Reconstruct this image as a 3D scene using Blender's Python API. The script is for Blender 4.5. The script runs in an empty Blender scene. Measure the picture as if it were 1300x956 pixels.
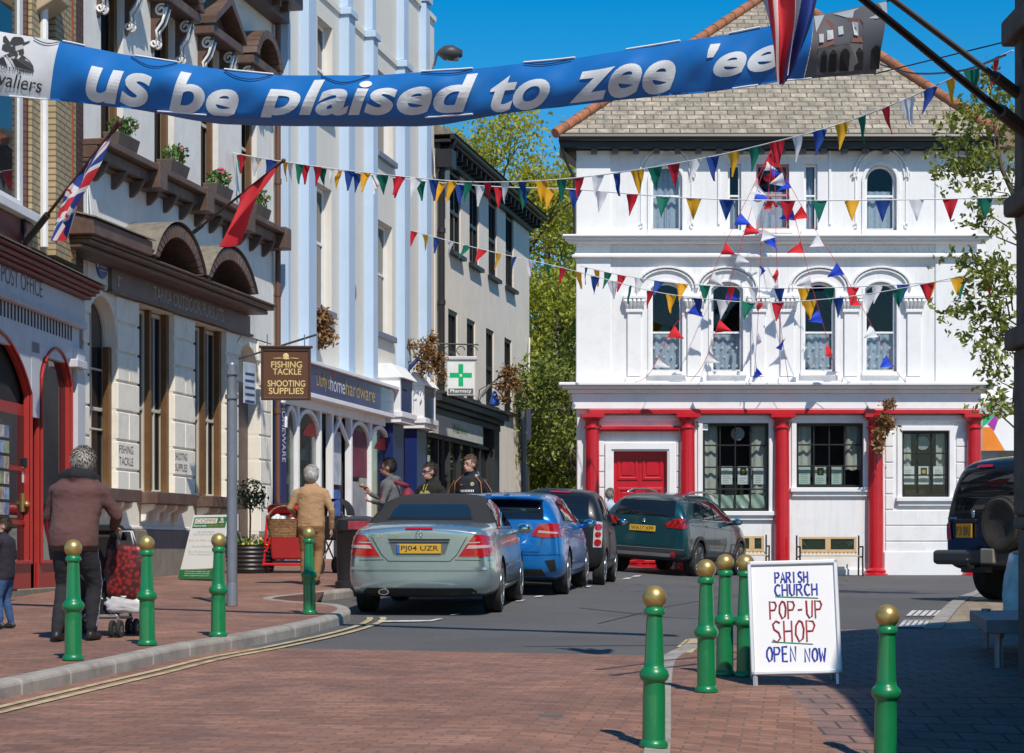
import bpy, bmesh, math, random
from mathutils import Vector, Matrix, noise
from mathutils.bvhtree import BVHTree
R = math.radians
rnd = random.Random(11)
scene = bpy.context.scene
COL = scene.collection
PI = math.pi
def V(*a): return Vector(a)
def lerp(a, b, t): return a + (b - a) * t
def sstep(t):
    t = max(0.0, min(1.0, t)); return t * t * (3 - 2 * t)

# ------------------------------------------------------------------ photo geometry
FPX = 2700.0; CAM = Vector((0, 0, 1.42))
def ray(x, y): return Vector(((x - 650) / FPX, 1.0, (700 - y) / FPX))
def at(x, y, Y): return CAM + ray(x, y) * Y
def gz(X, Y):
    z = .026667 * min(Y, 75.0)
    z -= .065 * max(0, min(X, 5.5)) * sstep((Y - 26) / 16)
    z -= .085 * max(0, min(X, 4)) * sstep((15.2 - Y) / 2.7)
    return z
def gnd(x, y, dz=0.0):
    d = ray(x, y); f = lambda t: CAM.z + d.z * t - gz(d.x * t, t) - dz
    lo, hi = 4.0, 90.0
    for _ in range(50):
        m = (lo + hi) / 2
        if f(m) > 0: lo = m
        else: hi = m
    return Vector((d.x * lo, lo, gz(d.x * lo, lo) + dz))
PAV = .12

# ------------------------------------------------------------------ materials
MATS = {}
def nt_new(name):
    m = bpy.data.materials.new(name); m.use_nodes = True
    nt = m.node_tree; b = nt.nodes['Principled BSDF']
    return m, nt, b
def setp(b, **k):
    names = {'rough': 'Roughness', 'metal': 'Metallic', 'spec': 'Specular IOR Level', 'coat': 'Coat Weight', 'trans': 'Transmission Weight', 'sheen': 'Sheen Weight', 'sub': 'Subsurface Weight'}
    for a, v in k.items(): b.inputs[names[a]].default_value = v
def nd(nt, t, **k):
    n = nt.nodes.new(t)
    for a, v in k.items(): setattr(n, a, v)
    return n
def mixc(nt, fac, a, b, mode='MIX'):
    n = nd(nt, 'ShaderNodeMix', data_type='RGBA', blend_type=mode)
    for s, v in ((0, fac), (6, a), (7, b)):
        if isinstance(v, (int, float)): n.inputs[s].default_value = v
        elif isinstance(v, tuple): n.inputs[s].default_value = (v + (1,))[:4]
        else: nt.links.new(v, n.inputs[s])
    return n.outputs[2]
def ramp(nt, fac, p0, p1, c0=(0, 0, 0, 1), c1=(1, 1, 1, 1)):
    n = nd(nt, 'ShaderNodeValToRGB'); e = n.color_ramp.elements
    e[0].position = p0; e[1].position = p1; e[0].color = c0; e[1].color = c1
    nt.links.new(fac, n.inputs[0]); return n.outputs[0]
def coord(nt, kind='Object', scale=(1, 1, 1), rot=(0, 0, 0)):
    t = nd(nt, 'ShaderNodeTexCoord'); mp = nd(nt, 'ShaderNodeMapping')
    mp.inputs['Scale'].default_value = scale; mp.inputs['Rotation'].default_value = rot
    nt.links.new(t.outputs[kind], mp.inputs[0]); return mp.outputs[0]
def noisen(nt, vec, scale, detail=4, rough=.6):
    n = nd(nt, 'ShaderNodeTexNoise'); n.inputs['Scale'].default_value = scale
    n.inputs['Detail'].default_value = detail; n.inputs['Roughness'].default_value = rough
    nt.links.new(vec, n.inputs['Vector']); return n.outputs[0]
def bumpn(nt, b, h, strength=.2, dist=.01):
    n = nd(nt, 'ShaderNodeBump'); n.inputs['Strength'].default_value = strength; n.inputs['Distance'].default_value = dist
    nt.links.new(h, n.inputs['Height']); nt.links.new(n.outputs[0], b.inputs['Normal'])
def sc(c, k): return tuple(min(1, v * k) for v in c[:3])
def mat(name, col, rough=.6, metal=0, var=.12, scale=2.0, bump=0, bscale=60, streak=0, dirt=None, dirtamt=0, **k):
    if name in MATS: return MATS[name]
    m, nt, b = nt_new(name); setp(b, rough=rough, metal=metal, **k)
    vec = coord(nt)
    n1 = noisen(nt, vec, scale, 5)
    c = mixc(nt, ramp(nt, n1, .3, .7), sc(col, 1 - var), sc(col, 1 + var))
    if streak:
        vs = coord(nt, scale=(6, 6, .35)); n2 = noisen(nt, vs, 1.6, 5, .7)
        c = mixc(nt, ramp(nt, n2, .5, .8, (0, 0, 0, 1), (streak, streak, streak, 1)), c, sc(col, .55))
    if dirt:
        n3 = noisen(nt, vec, scale * .7 + .4, 8, .75)
        c = mixc(nt, ramp(nt, n3, .49, .64, (0, 0, 0, 1), (dirtamt,) * 3 + (1,)), c, dirt)
    nt.links.new(c, b.inputs['Base Color'])
    if bump: bumpn(nt, b, noisen(nt, vec, bscale, 4), bump)
    MATS[name] = m; return m
def brickmat(name, c1, c2, mortar, bw, bh, ms=.01, kind='UV', rot=0, rough=.8, bump=.5, var=.25, dirt=None, dirtamt=.5, offset=.5, nsc=.5, dsc=1.3):
    if name in MATS: return MATS[name]
    m, nt, b = nt_new(name); setp(b, rough=rough)
    vec = coord(nt, kind, rot=(0, 0, rot))
    t = nd(nt, 'ShaderNodeTexBrick'); t.offset = offset
    nt.links.new(vec, t.inputs['Vector'])
    t.inputs['Color1'].default_value = c1 + (1,); t.inputs['Color2'].default_value = c2 + (1,); t.inputs['Mortar'].default_value = mortar + (1,)
    t.inputs['Scale'].default_value = 1; t.inputs['Mortar Size'].default_value = ms; t.inputs['Mortar Smooth'].default_value = .15
    t.inputs['Brick Width'].default_value = bw; t.inputs['Row Height'].default_value = bh; t.inputs['Bias'].default_value = -.1
    n = noisen(nt, vec, nsc, 8, .7)
    c = mixc(nt, var * 2, t.outputs[0], ramp(nt, n, .3, .75, (.55, .55, .55, 1), (1.25, 1.25, 1.25, 1)), 'MULTIPLY')
    nf = noisen(nt, vec, 9, 6, .7)
    c = mixc(nt, .5, c, ramp(nt, nf, .25, .75, (.6, .6, .6, 1), (1.25, 1.25, 1.25, 1)), 'MULTIPLY')
    if kind == 'Object':
        vo = nd(nt, 'ShaderNodeTexVoronoi'); vo.inputs['Scale'].default_value = 1.9; nt.links.new(vec, vo.inputs['Vector'])
        c = mixc(nt, ramp(nt, vo.outputs['Distance'], .035, .055, (.6, .6, .6, 1), (0, 0, 0, 1)), c, (.13, .11, .10))
    if dirt:
        n3 = noisen(nt, vec, dsc, 9, .8)
        c = mixc(nt, ramp(nt, n3, .44, .60, (0, 0, 0, 1), (dirtamt,) * 3 + (1,)), c, dirt)
    nt.links.new(c, b.inputs['Base Color'])
    inv = nd(nt, 'ShaderNodeMath', operation='SUBTRACT'); inv.inputs[0].default_value = 1
    nt.links.new(t.outputs['Fac'], inv.inputs[1]); bumpn(nt, b, inv.outputs[0], bump, .02)
    MATS[name] = m; return m
def leafmat(name, c1, c2, trans=.25):
    if name in MATS: return MATS[name]
    m, nt, b = nt_new(name); setp(b, rough=.55)
    g = nd(nt, 'ShaderNodeNewGeometry')
    c = mixc(nt, g.outputs['Random Per Island'], c1, c2)
    nt.links.new(c, b.inputs['Base Color'])
    tr = nd(nt, 'ShaderNodeBsdfTranslucent'); nt.links.new(c, tr.inputs[0])
    mx = nd(nt, 'ShaderNodeMixShader'); mx.inputs[0].default_value = trans
    out = nt.nodes['Material Output']
    nt.links.new(b.outputs[0], mx.inputs[1]); nt.links.new(tr.outputs[0], mx.inputs[2]); nt.links.new(mx.outputs[0], out.inputs[0])
    MATS[name] = m; return m
def clothmat(name, col, trans=.3, rough=.75, var=.06):
    if name in MATS: return MATS[name]
    m, nt, b = nt_new(name); setp(b, rough=rough)
    n = noisen(nt, coord(nt), 9, 4); c = mixc(nt, n, sc(col, 1 - var * 2), sc(col, 1 + var * 2))
    nt.links.new(c, b.inputs['Base Color'])
    tr = nd(nt, 'ShaderNodeBsdfTranslucent'); nt.links.new(c, tr.inputs[0])
    mx = nd(nt, 'ShaderNodeMixShader'); mx.inputs[0].default_value = trans
    nt.links.new(b.outputs[0], mx.inputs[1]); nt.links.new(tr.outputs[0], mx.inputs[2]); nt.links.new(mx.outputs[0], nt.nodes['Material Output'].inputs[0])
    MATS[name] = m; return m
def paintmat(name, col, metal=.55, rough=.32):
    if name in MATS: return MATS[name]
    m, nt, b = nt_new(name); setp(b, rough=rough, metal=metal, coat=.7); b.inputs['Coat Roughness'].default_value = .04
    vec = coord(nt); n = noisen(nt, vec, 3, 6, .7)
    c = mixc(nt, n, sc(col, .93), sc(col, 1.07))
    # road film gathers low on the body
    sp = nd(nt, 'ShaderNodeSeparateXYZ'); nt.links.new(vec, sp.inputs[0])
    f = ramp(nt, sp.outputs[2], .1, .42, (.4, .4, .4, 1), (0, 0, 0, 1))
    f2 = mixc(nt, 1.0, f, ramp(nt, noisen(nt, vec, 6, 8, .8), .35, .7), 'MULTIPLY')
    c = mixc(nt, f2, c, (.09, .08, .07))
    nt.links.new(c, b.inputs['Base Color'])
    r2 = nd(nt, 'ShaderNodeMapRange'); r2.inputs[3].default_value = rough; r2.inputs[4].default_value = .6
    nt.links.new(f2, r2.inputs[0]); nt.links.new(r2.outputs[0], b.inputs['Roughness'])
    MATS[name] = m; return m
def glassmat(name, tint=(.7, .75, .75), dark=None, rough=.02, wav=.04):
    """clear window glass (transparent + fresnel mirror) or, with dark, a deep-tinted pane"""
    if name in MATS: return MATS[name]
    m, nt, b = nt_new(name); vec = coord(nt)
    if dark:
        setp(b, rough=rough, spec=.8); b.inputs['Base Color'].default_value = dark + (1,)
        n = noisen(nt, vec, 1.4, 3); c = mixc(nt, n, sc(dark, .5), sc(dark, 1.5)); nt.links.new(c, b.inputs['Base Color'])
        bumpn(nt, b, noisen(nt, vec, 1.2, 1), wav, .05)
    else:
        tr = nd(nt, 'ShaderNodeBsdfTransparent'); tr.inputs[0].default_value = tint + (1,)
        gl = nd(nt, 'ShaderNodeBsdfGlossy'); gl.inputs['Roughness'].default_value = rough
        lw = nd(nt, 'ShaderNodeLayerWeight'); lw.inputs[0].default_value = .5
        pw = nd(nt, 'ShaderNodeMath', operation='POWER'); pw.inputs[1].default_value = 4.5; nt.links.new(lw.outputs['Facing'], pw.inputs[0])
        fr = nd(nt, 'ShaderNodeMapRange'); fr.inputs[3].default_value = .045; fr.inputs[4].default_value = 1; nt.links.new(pw.outputs[0], fr.inputs[0])
        mx = nd(nt, 'ShaderNodeMixShader')
        nt.links.new(fr.outputs[0], mx.inputs[0]); nt.links.new(tr.outputs[0], mx.inputs[1]); nt.links.new(gl.outputs[0], mx.inputs[2])
        nt.links.new(mx.outputs[0], nt.nodes['Material Output'].inputs[0])
        bp = nd(nt, 'ShaderNodeBump'); bp.inputs['Strength'].default_value = wav; bp.inputs['Distance'].default_value = .05
        nt.links.new(noisen(nt, vec, 1.2, 1), bp.inputs['Height']); nt.links.new(bp.outputs[0], gl.inputs['Normal'])
    MATS[name] = m; return m

# ------------------------------------------------------------------ mesh builder
class MB:
    def __init__(s, T=None): s.v = []; s.f = []; s.m = []; s.cm = 0; s.T = T; s.cuts = []
    def brk(s): s.cuts.append((len(s.v), len(s.f)))
    def each(s, name, *a, **k):
        c = s.cuts + [(len(s.v), len(s.f))]; o = None
        for (v0, f0), (v1, f1) in zip([(0, 0)] + c, c):
            if f1 == f0: continue
            q = MB(); q.v = s.v[v0:v1]; q.f = [tuple(i - v0 for i in f) for f in s.f[f0:f1]]; q.m = s.m[f0:f1]; o = q.build(name, *a, **k)
        return o
    def add(s, vs, fs, m=None):
        n = len(s.v)
        for p in vs:
            p = Vector(p); s.v.append(s.T(p) if s.T else p)
        for f in fs: s.f.append(tuple(n + i for i in f)); s.m.append(s.cm if m is None else m)
        return s
    def quad(s, *p, m=None): return s.add(p, [tuple(range(len(p)))], m)
    def box(s, a, b, m=None):
        x0, y0, z0 = a; x1, y1, z1 = b
        return s.add([(x0, y0, z0), (x1, y0, z0), (x1, y1, z0), (x0, y1, z0), (x0, y0, z1), (x1, y0, z1), (x1, y1, z1), (x0, y1, z1)],
                     [(0, 3, 2, 1), (4, 5, 6, 7), (0, 1, 5, 4), (1, 2, 6, 5), (2, 3, 7, 6), (3, 0, 4, 7)], m)
    def prism(s, pts, vec, m=None):
        n = len(pts); vec = Vector(vec); a = [Vector(p) for p in pts]
        return s.add(a + [p + vec for p in a], [tuple(range(n - 1, -1, -1)), tuple(range(n, 2 * n))] + [(i, (i + 1) % n, n + (i + 1) % n, n + i) for i in range(n)], m)
    def rings(s, rs, cap=True, m=None, close=True):
        n = len(rs[0]); vs = [p for r in rs for p in r]; fs = []
        for k in range(len(rs) - 1):
            for i in range(n if close else n - 1):
                j = (i + 1) % n; fs.append((k * n + i, k * n + j, (k + 1) * n + j, (k + 1) * n + i))
        if cap: fs += [tuple(range(n - 1, -1, -1)), tuple(range((len(rs) - 1) * n, len(rs) * n))]
        return s.add(vs, fs, m)
    def tube(s, pts, r, n=8, m=None, ell=1.0, up=None, cap=True):
        pts = [Vector(p) for p in pts]; k = len(pts)
        rr = r if isinstance(r, (list, tuple)) else [r] * k
        rs = []; ref = None
        for i, p in enumerate(pts):
            d = (pts[min(i + 1, k - 1)] - pts[max(i - 1, 0)])
            d = d.normalized() if d.length > 1e-9 else Vector((0, 0, 1))
            if ref is None: ref = Vector(up) if up else (Vector((0, 0, 1)) if abs(d.z) < .9 else Vector((1, 0, 0)))
            a = d.cross(ref); a = a.normalized() if a.length > 1e-6 else d.orthogonal().normalized()
            b = d.cross(a).normalized(); ref = -b if up is None else ref
            rs.append([p + (a * math.cos(t) * ell + b * math.sin(t)) * rr[i] for t in [2 * PI * q / n for q in range(n)]])
        return s.rings(rs, cap, m)
    def lathe(s, prof, n=20, M=None, m=None):
        M = M or Matrix(); rs = []
        for r, z in prof: rs.append([M @ Vector((max(r, 1e-4) * math.cos(2 * PI * q / n), max(r, 1e-4) * math.sin(2 * PI * q / n), z)) for q in range(n)])
        return s.rings(rs, True, m)
    def ball(s, c, r, n=12, m=None, sz=(1, 1, 1), M=None):
        k = max(5, n // 2 + 1); c = Vector(c); rs = []
        for i in range(k + 1):
            a = -PI / 2 + PI * i / k
            rs.append([c + (M or Matrix()) @ Vector((r * sz[0] * max(math.cos(a), .01) * math.cos(2 * PI * q / n), r * sz[1] * max(math.cos(a), .01) * math.sin(2 * PI * q / n), r * sz[2] * math.sin(a))) for q in range(n)])
        return s.rings(rs, True, m)
    def build(s, name, mats, parent=None, smooth=False, bevel=0, world=True, uv=None, kind=None, seg=2, recalc=True, solid=0):
        me = bpy.data.meshes.new(name)
        inv = None
        if parent is not None and world: inv = root_matrix(parent).inverted()
        vs = [inv @ p for p in s.v] if inv else s.v
        me.from_pydata([tuple(p) for p in vs], [], s.f)
        if not isinstance(mats, (list, tuple)): mats = [mats]
        for q in mats: me.materials.append(q)
        if len(mats) > 1: me.polygons.foreach_set('material_index', s.m)
        if uv:
            ul = me.uv_layers.new(name='UVMap')
            for lp in me.loops: ul.data[lp.index].uv = uv(s.v[lp.vertex_index])
        if recalc:
            bm = bmesh.new(); bm.from_mesh(me); bmesh.ops.recalc_face_normals(bm, faces=bm.faces); bm.to_mesh(me); bm.free()
        if smooth:
            me.polygons.foreach_set('use_smooth', [True] * len(me.polygons))
            if smooth is not True: me.set_sharp_from_angle(angle=R(smooth))
        o = bpy.data.objects.new(name, me); COL.objects.link(o)
        if parent is not None: o.parent = parent
        if bevel:
            b = o.modifiers.new('bevel', 'BEVEL'); b.width = bevel; b.segments = seg; b.limit_method = 'ANGLE'; b.angle_limit = R(40)
        if solid:
            b = o.modifiers.new('solid', 'SOLIDIFY'); b.thickness = solid; b.offset = -1
        if kind: o['kind'] = kind
        return o
ROOTM = {}
def root_matrix(o):
    while o.parent: o = o.parent
    return ROOTM.get(o.name, Matrix())
def thing(name, label, cat, loc=(0, 0, 0), rot=None, group=None):
    o = bpy.data.objects.new(name, None); COL.objects.link(o); o.empty_display_size = .3
    M = Matrix.Translation(Vector(loc))
    if rot is not None: M = M @ (rot if isinstance(rot, Matrix) else Matrix.Rotation(rot, 4, 'Z'))
    o.matrix_basis = M; ROOTM[o.name] = M.copy()
    return tag(o, label, cat, group)
def tag(o, label, cat, group=None):
    o['label'] = label; o['category'] = cat
    if group: o['group'] = group
    return o
def copy_thing(src, M, label=None):
    r = src.copy(); COL.objects.link(r); r.matrix_basis = M; ROOTM[r.name] = M.copy()
    if label: r['label'] = label
    for ch in src.children:
        c = ch.copy(); COL.objects.link(c); c.parent = r
        for g in ch.children:
            d = g.copy(); COL.objects.link(d); d.parent = c
    return r
def eval_mesh(o):
    dg = bpy.context.evaluated_depsgraph_get(); dg.update()
    return bpy.data.meshes.new_from_object(o.evaluated_get(dg))
# ------------------------------------------------------------------ lettering
TXT = {}
def text_geo(s, shear=0, off=0, sp=1.0):
    key = (s, shear, off, sp)
    if key in TXT: return TXT[key]
    cu = bpy.data.curves.new('t', 'FONT'); cu.body = s; cu.shear = shear; cu.offset = off; cu.space_character = sp; cu.space_line = .9; cu.align_x = 'CENTER'; cu.resolution_u = 5
    o = bpy.data.objects.new('t', cu); COL.objects.link(o)
    me = eval_mesh(o); vs = [v.co.copy() for v in me.vertices]; fs = [tuple(p.vertices) for p in me.polygons]
    bpy.data.objects.remove(o); bpy.data.curves.remove(cu); bpy.data.meshes.remove(me)
    x0 = min(v.x for v in vs); x1 = max(v.x for v in vs); y0 = min(v.y for v in vs); y1 = max(v.y for v in vs)
    vs = [((v.x - x0) / (x1 - x0), (v.y - y0) / (y1 - y0)) for v in vs]
    TXT[key] = (vs, fs, (x1 - x0) / (y1 - y0)); return TXT[key]
def text_on(mb, s, fn, m=None, **k):
    """fn maps (u,v) in the unit box of the text to a 3D point"""
    vs, fs, _ = text_geo(s, **k); mb.add([fn(u, v) for u, v in vs], fs, m)

# ------------------------------------------------------------------ facade frames
class Frame:
    def __init__(s, o, th):
        s.o = Vector((o[0], o[1], 0)); s.u = Vector((math.sin(th), math.cos(th), 0)); s.n = Vector((math.cos(th), -math.sin(th), 0))
    def p(s, u, w, z): return s.o + s.u * u + s.n * w + Vector((0, 0, z))
    def uz(s, x, y, w=0):
        d = ray(x, y); t = ((s.o + s.n * w - CAM).dot(s.n)) / d.dot(s.n); q = CAM + d * t
        return ((q - s.o).dot(s.u), q.z)
    def U(s, x, w=0): return s.uz(x, 500, w)[0]
    def H(s, x, y, w=0): return s.uz(x, y, w)[1]
    def uv(s, q): return ((q - s.o).dot(s.u), q.z)
    def T(s, q): return s.p(q.x, q.y, q.z)
    def mb(s): return MB(s.T)
def outline(u0, u1, z0, z1, rise=0, n=10):
    if rise <= 0: return [(u0, z0), (u1, z0), (u1, z1), (u0, z1)]
    c = (u1 - u0) / 2; r = (rise * rise + c * c) / (2 * rise); a = math.asin(min(1, c / r)); um = (u0 + u1) / 2; zc = z1 - r
    if rise > c: a = PI - a
    return [(u0, z0), (u1, z0)] + [(um + r * math.sin(lerp(a, -a, i / n)), zc + r * math.cos(lerp(a, -a, i / n))) for i in range(n + 1)]
def ringprism(mb, a, b, w0, w1, m=None):
    """frame-shaped ring between outlines a (outer) and b (inner), from depth w0 to w1; mb is in frame coords (u,w,z)"""
    n = len(a); vs = []
    for pts, w in ((a, w1), (b, w1), (a, w0), (b, w0)): vs += [(u, w, z) for u, z in pts]
    fs = []
    for i in range(n):
        j = (i + 1) % n
        fs += [(i, j, n + j, n + i), (2 * n + i, 3 * n + i, 3 * n + j, 2 * n + j), (i, 2 * n + i, 2 * n + j, j), (n + i, n + j, 3 * n + j, 3 * n + i)]
    mb.add(vs, fs, m)
def wall(mb, u0, u1, z0, z1, ops=(), w=0, depth=.25, m=None, mr=None):
    us = sorted(set([u0, u1] + [min(max(o[k], u0), u1) for o in ops for k in (0, 1)]))
    for a, b in zip(us, us[1:]):
        if b - a < 1e-4: continue
        mid = (a + b) / 2; cuts = sorted([(o[2], o[3]) for o in ops if o[0] < mid < o[1]]); z = z0
        for c0, c1 in cuts:
            if c0 > z: mb.quad((a, w, z), (b, w, z), (b, w, c0), (a, w, c0), m=m)
            z = max(z, c1)
        if z < z1: mb.quad((a, w, z), (b, w, z), (b, w, z1), (a, w, z1), m=m)
    for o in ops:
        rise = o[4] if len(o) > 4 else 0
        ol = outline(o[0], o[1], o[2], o[3], rise)
        if rise > 0:
            arc = ol[2:]; h = len(arc) // 2
            r_ = arc[:h + 1]; l_ = arc[h:]
            mb.add([(u, w, z) for u, z in r_] + [(o[1], w, o[3])], [tuple(range(len(r_) + 1))], m)
            mb.add([(u, w, z) for u, z in l_] + [(o[0], w, o[3])], [tuple(range(len(l_) + 1))], m)
        n = len(ol)
        for i in range(n):
            j = (i + 1) % n
            mb.quad((ol[i][0], w, ol[i][1]), (ol[j][0], w, ol[j][1]), (ol[j][0], w - depth, ol[j][1]), (ol[i][0], w - depth, ol[i][1]), m=mr if mr is not None else m)
def window(F, parent, u0, u1, z0, z1, w, fm, gm, rise=0, cols=2, rows=2, fw=.07, meet=None, bar=.03, th=.06, curtain=None, name='window', back=None, inner=None):
    mb = F.mb(); a = outline(u0, u1, z0, z1, rise); b = outline(u0 + fw, u1 - fw, z0 + fw, z1 - fw, max(0, rise - fw * .6) if rise else 0)
    ringprism(mb, a, b, w - th, w)
    def bar_v(u, za, zb, t=bar): mb.box((u - t / 2, w - th + .006, za), (u + t / 2, w - .008, zb))
    def bar_h(z, t=bar): mb.box((u0 + fw * .5, w - th + .004, z - t / 2), (u1 - fw * .5, w - .005, z + t / 2))
    for i in range(1, cols):
        u = lerp(u0 + fw, u1 - fw, i / cols)
        zt = z1 - fw * .5
        if rise:
            c = (u1 - u0) / 2; r = (rise * rise + c * c) / (2 * rise); zt = z1 - r + math.sqrt(max(0, r * r - (u - (u0 + u1) / 2) ** 2)) - fw * .5
        bar_v(u, z0 + fw * .5, zt)
    for i in range(1, rows): bar_h(lerp(z0, z1 - rise * .3, i / rows))
    if meet: bar_h(lerp(z0, z1, meet), fw * .9)
    o = mb.build(name, fm, parent, bevel=.006, seg=1)
    g = F.mb(); c2 = outline(u0 + fw * .5, u1 - fw * .5, z0 + fw * .5, z1 - fw * .5, max(0, rise - fw * .3) if rise else 0)
    g.add([(u, w - th * .55, z) for u, z in c2], [tuple(range(len(c2)))]); g.build('pane', gm, o)
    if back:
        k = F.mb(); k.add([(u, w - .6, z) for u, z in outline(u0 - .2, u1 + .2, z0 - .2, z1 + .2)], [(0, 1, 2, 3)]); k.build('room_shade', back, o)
    if curtain:
        cm, spans = curtain
        k = F.mb(); d = .16
        for ca, cb, za, zb in spans:
            n = max(10, int((cb - ca) / .025)); ph = rnd.random() * 6
            pts = [(lerp(ca, cb, i / n), w - d + .025 * math.sin(ph + i * .9) + .015 * math.sin(i * .37 + ph)) for i in range(n + 1)]
            k.add([(u, ww, za + .012 * math.sin(i * .8)) for i, (u, ww) in enumerate(pts)] + [(u, ww, zb) for u, ww in pts], [(i, i + 1, n + 2 + i, n + 1 + i) for i in range(n)])
        k.build('curtain', cm, o, smooth=True)
    return o
# ------------------------------------------------------------------ world, sun, camera
w_ = bpy.data.worlds.new("World"); scene.world = w_; w_.use_nodes = True
SUN = Vector((.21, -.60, .785)).normalized()
_el = math.asin(SUN.z); _az = math.atan2(SUN.x, SUN.y)
nt = w_.node_tree; bg = nt.nodes['Background']; sky = nd(nt, 'ShaderNodeTexSky', sky_type='NISHITA', sun_disc=False)
sky.sun_elevation = _el; sky.sun_rotation = _az; sky.altitude = 300; sky.air_density = 1.0; sky.dust_density = .15; sky.ozone_density = 2.0
hs_ = nd(nt, 'ShaderNodeHueSaturation'); hs_.inputs['Saturation'].default_value = 1.62; hs_.inputs['Hue'].default_value = .497; hs_.inputs['Value'].default_value = 1.0
nt.links.new(sky.outputs[0], hs_.inputs['Color']); nt.links.new(hs_.outputs[0], bg.inputs[0]); bg.inputs[1].default_value = .122
sl = bpy.data.lights.new('sun', 'SUN'); sl.energy = 4.4; sl.angle = R(.53); sl.color = (1, .93, .825)
so = bpy.data.objects.new('sun', sl); COL.objects.link(so); so.rotation_euler = SUN.to_track_quat('Z', 'Y').to_euler(); so.location = (5, -10, 40)
cam = bpy.data.cameras.new('camera'); co = bpy.data.objects.new('camera', cam); COL.objects.link(co)
co.location = CAM; co.rotation_euler = (PI / 2, 0, 0); cam.sensor_width = 36; cam.lens = FPX / 1300 * 36; cam.shift_y = 222 / 1300; cam.clip_end = 2000; cam.clip_start = .1
scene.camera = co
vs_ = scene.view_settings; vs_.view_transform = 'Standard'; vs_.look = 'None'; vs_.exposure = 0; vs_.gamma = 1; vs_.use_curve_mapping = False
scene.cycles.max_bounces = 8; scene.cycles.diffuse_bounces = 7; scene.cycles.transparent_max_bounces = 12

# ------------------------------------------------------------------ shared materials
def asphalt():
    m, nt, b = nt_new('asphalt'); setp(b, rough=.85); v = coord(nt)
    c = mixc(nt, ramp(nt, noisen(nt, v, .35, 6, .7), .3, .7), (.078, .076, .076), (.118, .113, .110))
    c = mixc(nt, .55, c, ramp(nt, noisen(nt, v, 45, 3, .8), .3, .7, (.5, .5, .5, 1), (1.5, 1.5, 1.5, 1)), 'MULTIPLY')
    c = mixc(nt, ramp(nt, noisen(nt, v, 1.7, 8, .75), .58, .72, (0, 0, 0, 1), (.5, .5, .5, 1)), c, (.055, .055, .06))
    nt.links.new(c, b.inputs[0]); bumpn(nt, b, noisen(nt, v, 90, 2), .35, .01); return m
M_asph = asphalt()
M_redpave = brickmat('red_paver', (.39, .195, .13), (.26, .125, .085), (.19, .125, .095), .215, .105, .008, 'Object', R(8), bump=.35, var=.4, dirt=(.10, .06, .055), dirtamt=.45, nsc=.8)
M_darkpave = brickmat('grey_paver', (.33, .19, .16), (.24, .145, .125), (.09, .065, .055), .3, .22, .012, 'Object', R(-3), bump=.4, dirt=(.08, .075, .075))
M_tanpave = brickmat('tan_paver', (.42, .33, .22), (.34, .26, .18), (.15, .12, .09), .32, .3, .02, 'Object', R(-18), bump=.4, dirt=(.2, .16, .12))
M_kerb = mat('kerb_concrete', (.33, .30, .265), .85, var=.2, scale=3, bump=.3, dirt=(.17, .15, .13), dirtamt=.6)
M_yellow = mat('worn_yellow_paint', (.50, .41, .23), .8, var=.25, scale=9, dirt=(.28, .18, .13), dirtamt=.95)
M_whitepaint = mat('worn_white_paint', (.62, .61, .58), .8, var=.15, scale=7, dirt=(.16, .16, .16), dirtamt=.8)
M_green = mat('green_gloss', (.005, .19, .06), .36, var=.05, scale=4, bump=.04, bscale=25, coat=.5, dirt=(.012, .12, .045), dirtamt=.5)
M_gold = mat('gold_paint', (.50, .36, .13), .38, metal=.65, var=.15, scale=9, bump=.08, bscale=30)
M_white = mat('white_render', (.80, .80, .80), .75, var=.03, scale=1.0, bump=.15, bscale=25, streak=.42, dirt=(.60, .585, .55), dirtamt=.35)
M_trimw = mat('white_trim', (.82, .82, .82), .6, var=.02, dirt=(.60, .575, .53), dirtamt=.25, scale=2.5)
M_red = mat('red_gloss', (.52, .006, .018), .35, var=.06, scale=3, coat=.3, dirt=(.36, .006, .014), dirtamt=.5)
M_black = mat('black_paint', (.012, .012, .013), .45, var=.2)
M_iron = mat('black_iron', (.02, .02, .022), .5, var=.2, bump=.1)
M_rubber = mat('rubber', (.02, .02, .02), .85, var=.25, scale=8, bump=.2)
M_chrome = mat('chrome', (.75, .75, .76), .16, metal=1, var=.05)
M_alloy = mat('alloy', (.55, .55, .56), .3, metal=.9, var=.1)
M_darkglass = glassmat('dark_glass', dark=(.012, .014, .016))
M_leftglass = glassmat('shop_glass', dark=(.02, .022, .024), wav=.05)
M_clear = glassmat('clear_glass', tint=(.72, .78, .77))
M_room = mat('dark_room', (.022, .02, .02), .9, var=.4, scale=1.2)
M_lace = mat('lace_curtain', (.50, .55, .68), .9, var=.1, scale=14, bump=.2)
M_lacew = mat('cream_curtain', (.55, .53, .48), .9, var=.12, scale=6)
M_darktrim = mat('dark_grey_timber', (.035, .036, .04), .55, var=.25, scale=4, bump=.1)
M_greypole = mat('galvanised_grey', (.22, .24, .27), .45, metal=.35, var=.12, scale=5)
M_plastic = mat('black_plastic', (.018, .018, .02), .4, var=.2)
M_wood = mat('weathered_wood', (.36, .25, .13), .65, var=.25, scale=6, streak=.2)
M_paper = mat('paper', (.80, .82, .80), .8, var=.02)
M_ink = mat('dark_ink', (.03, .03, .035), .7)

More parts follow.
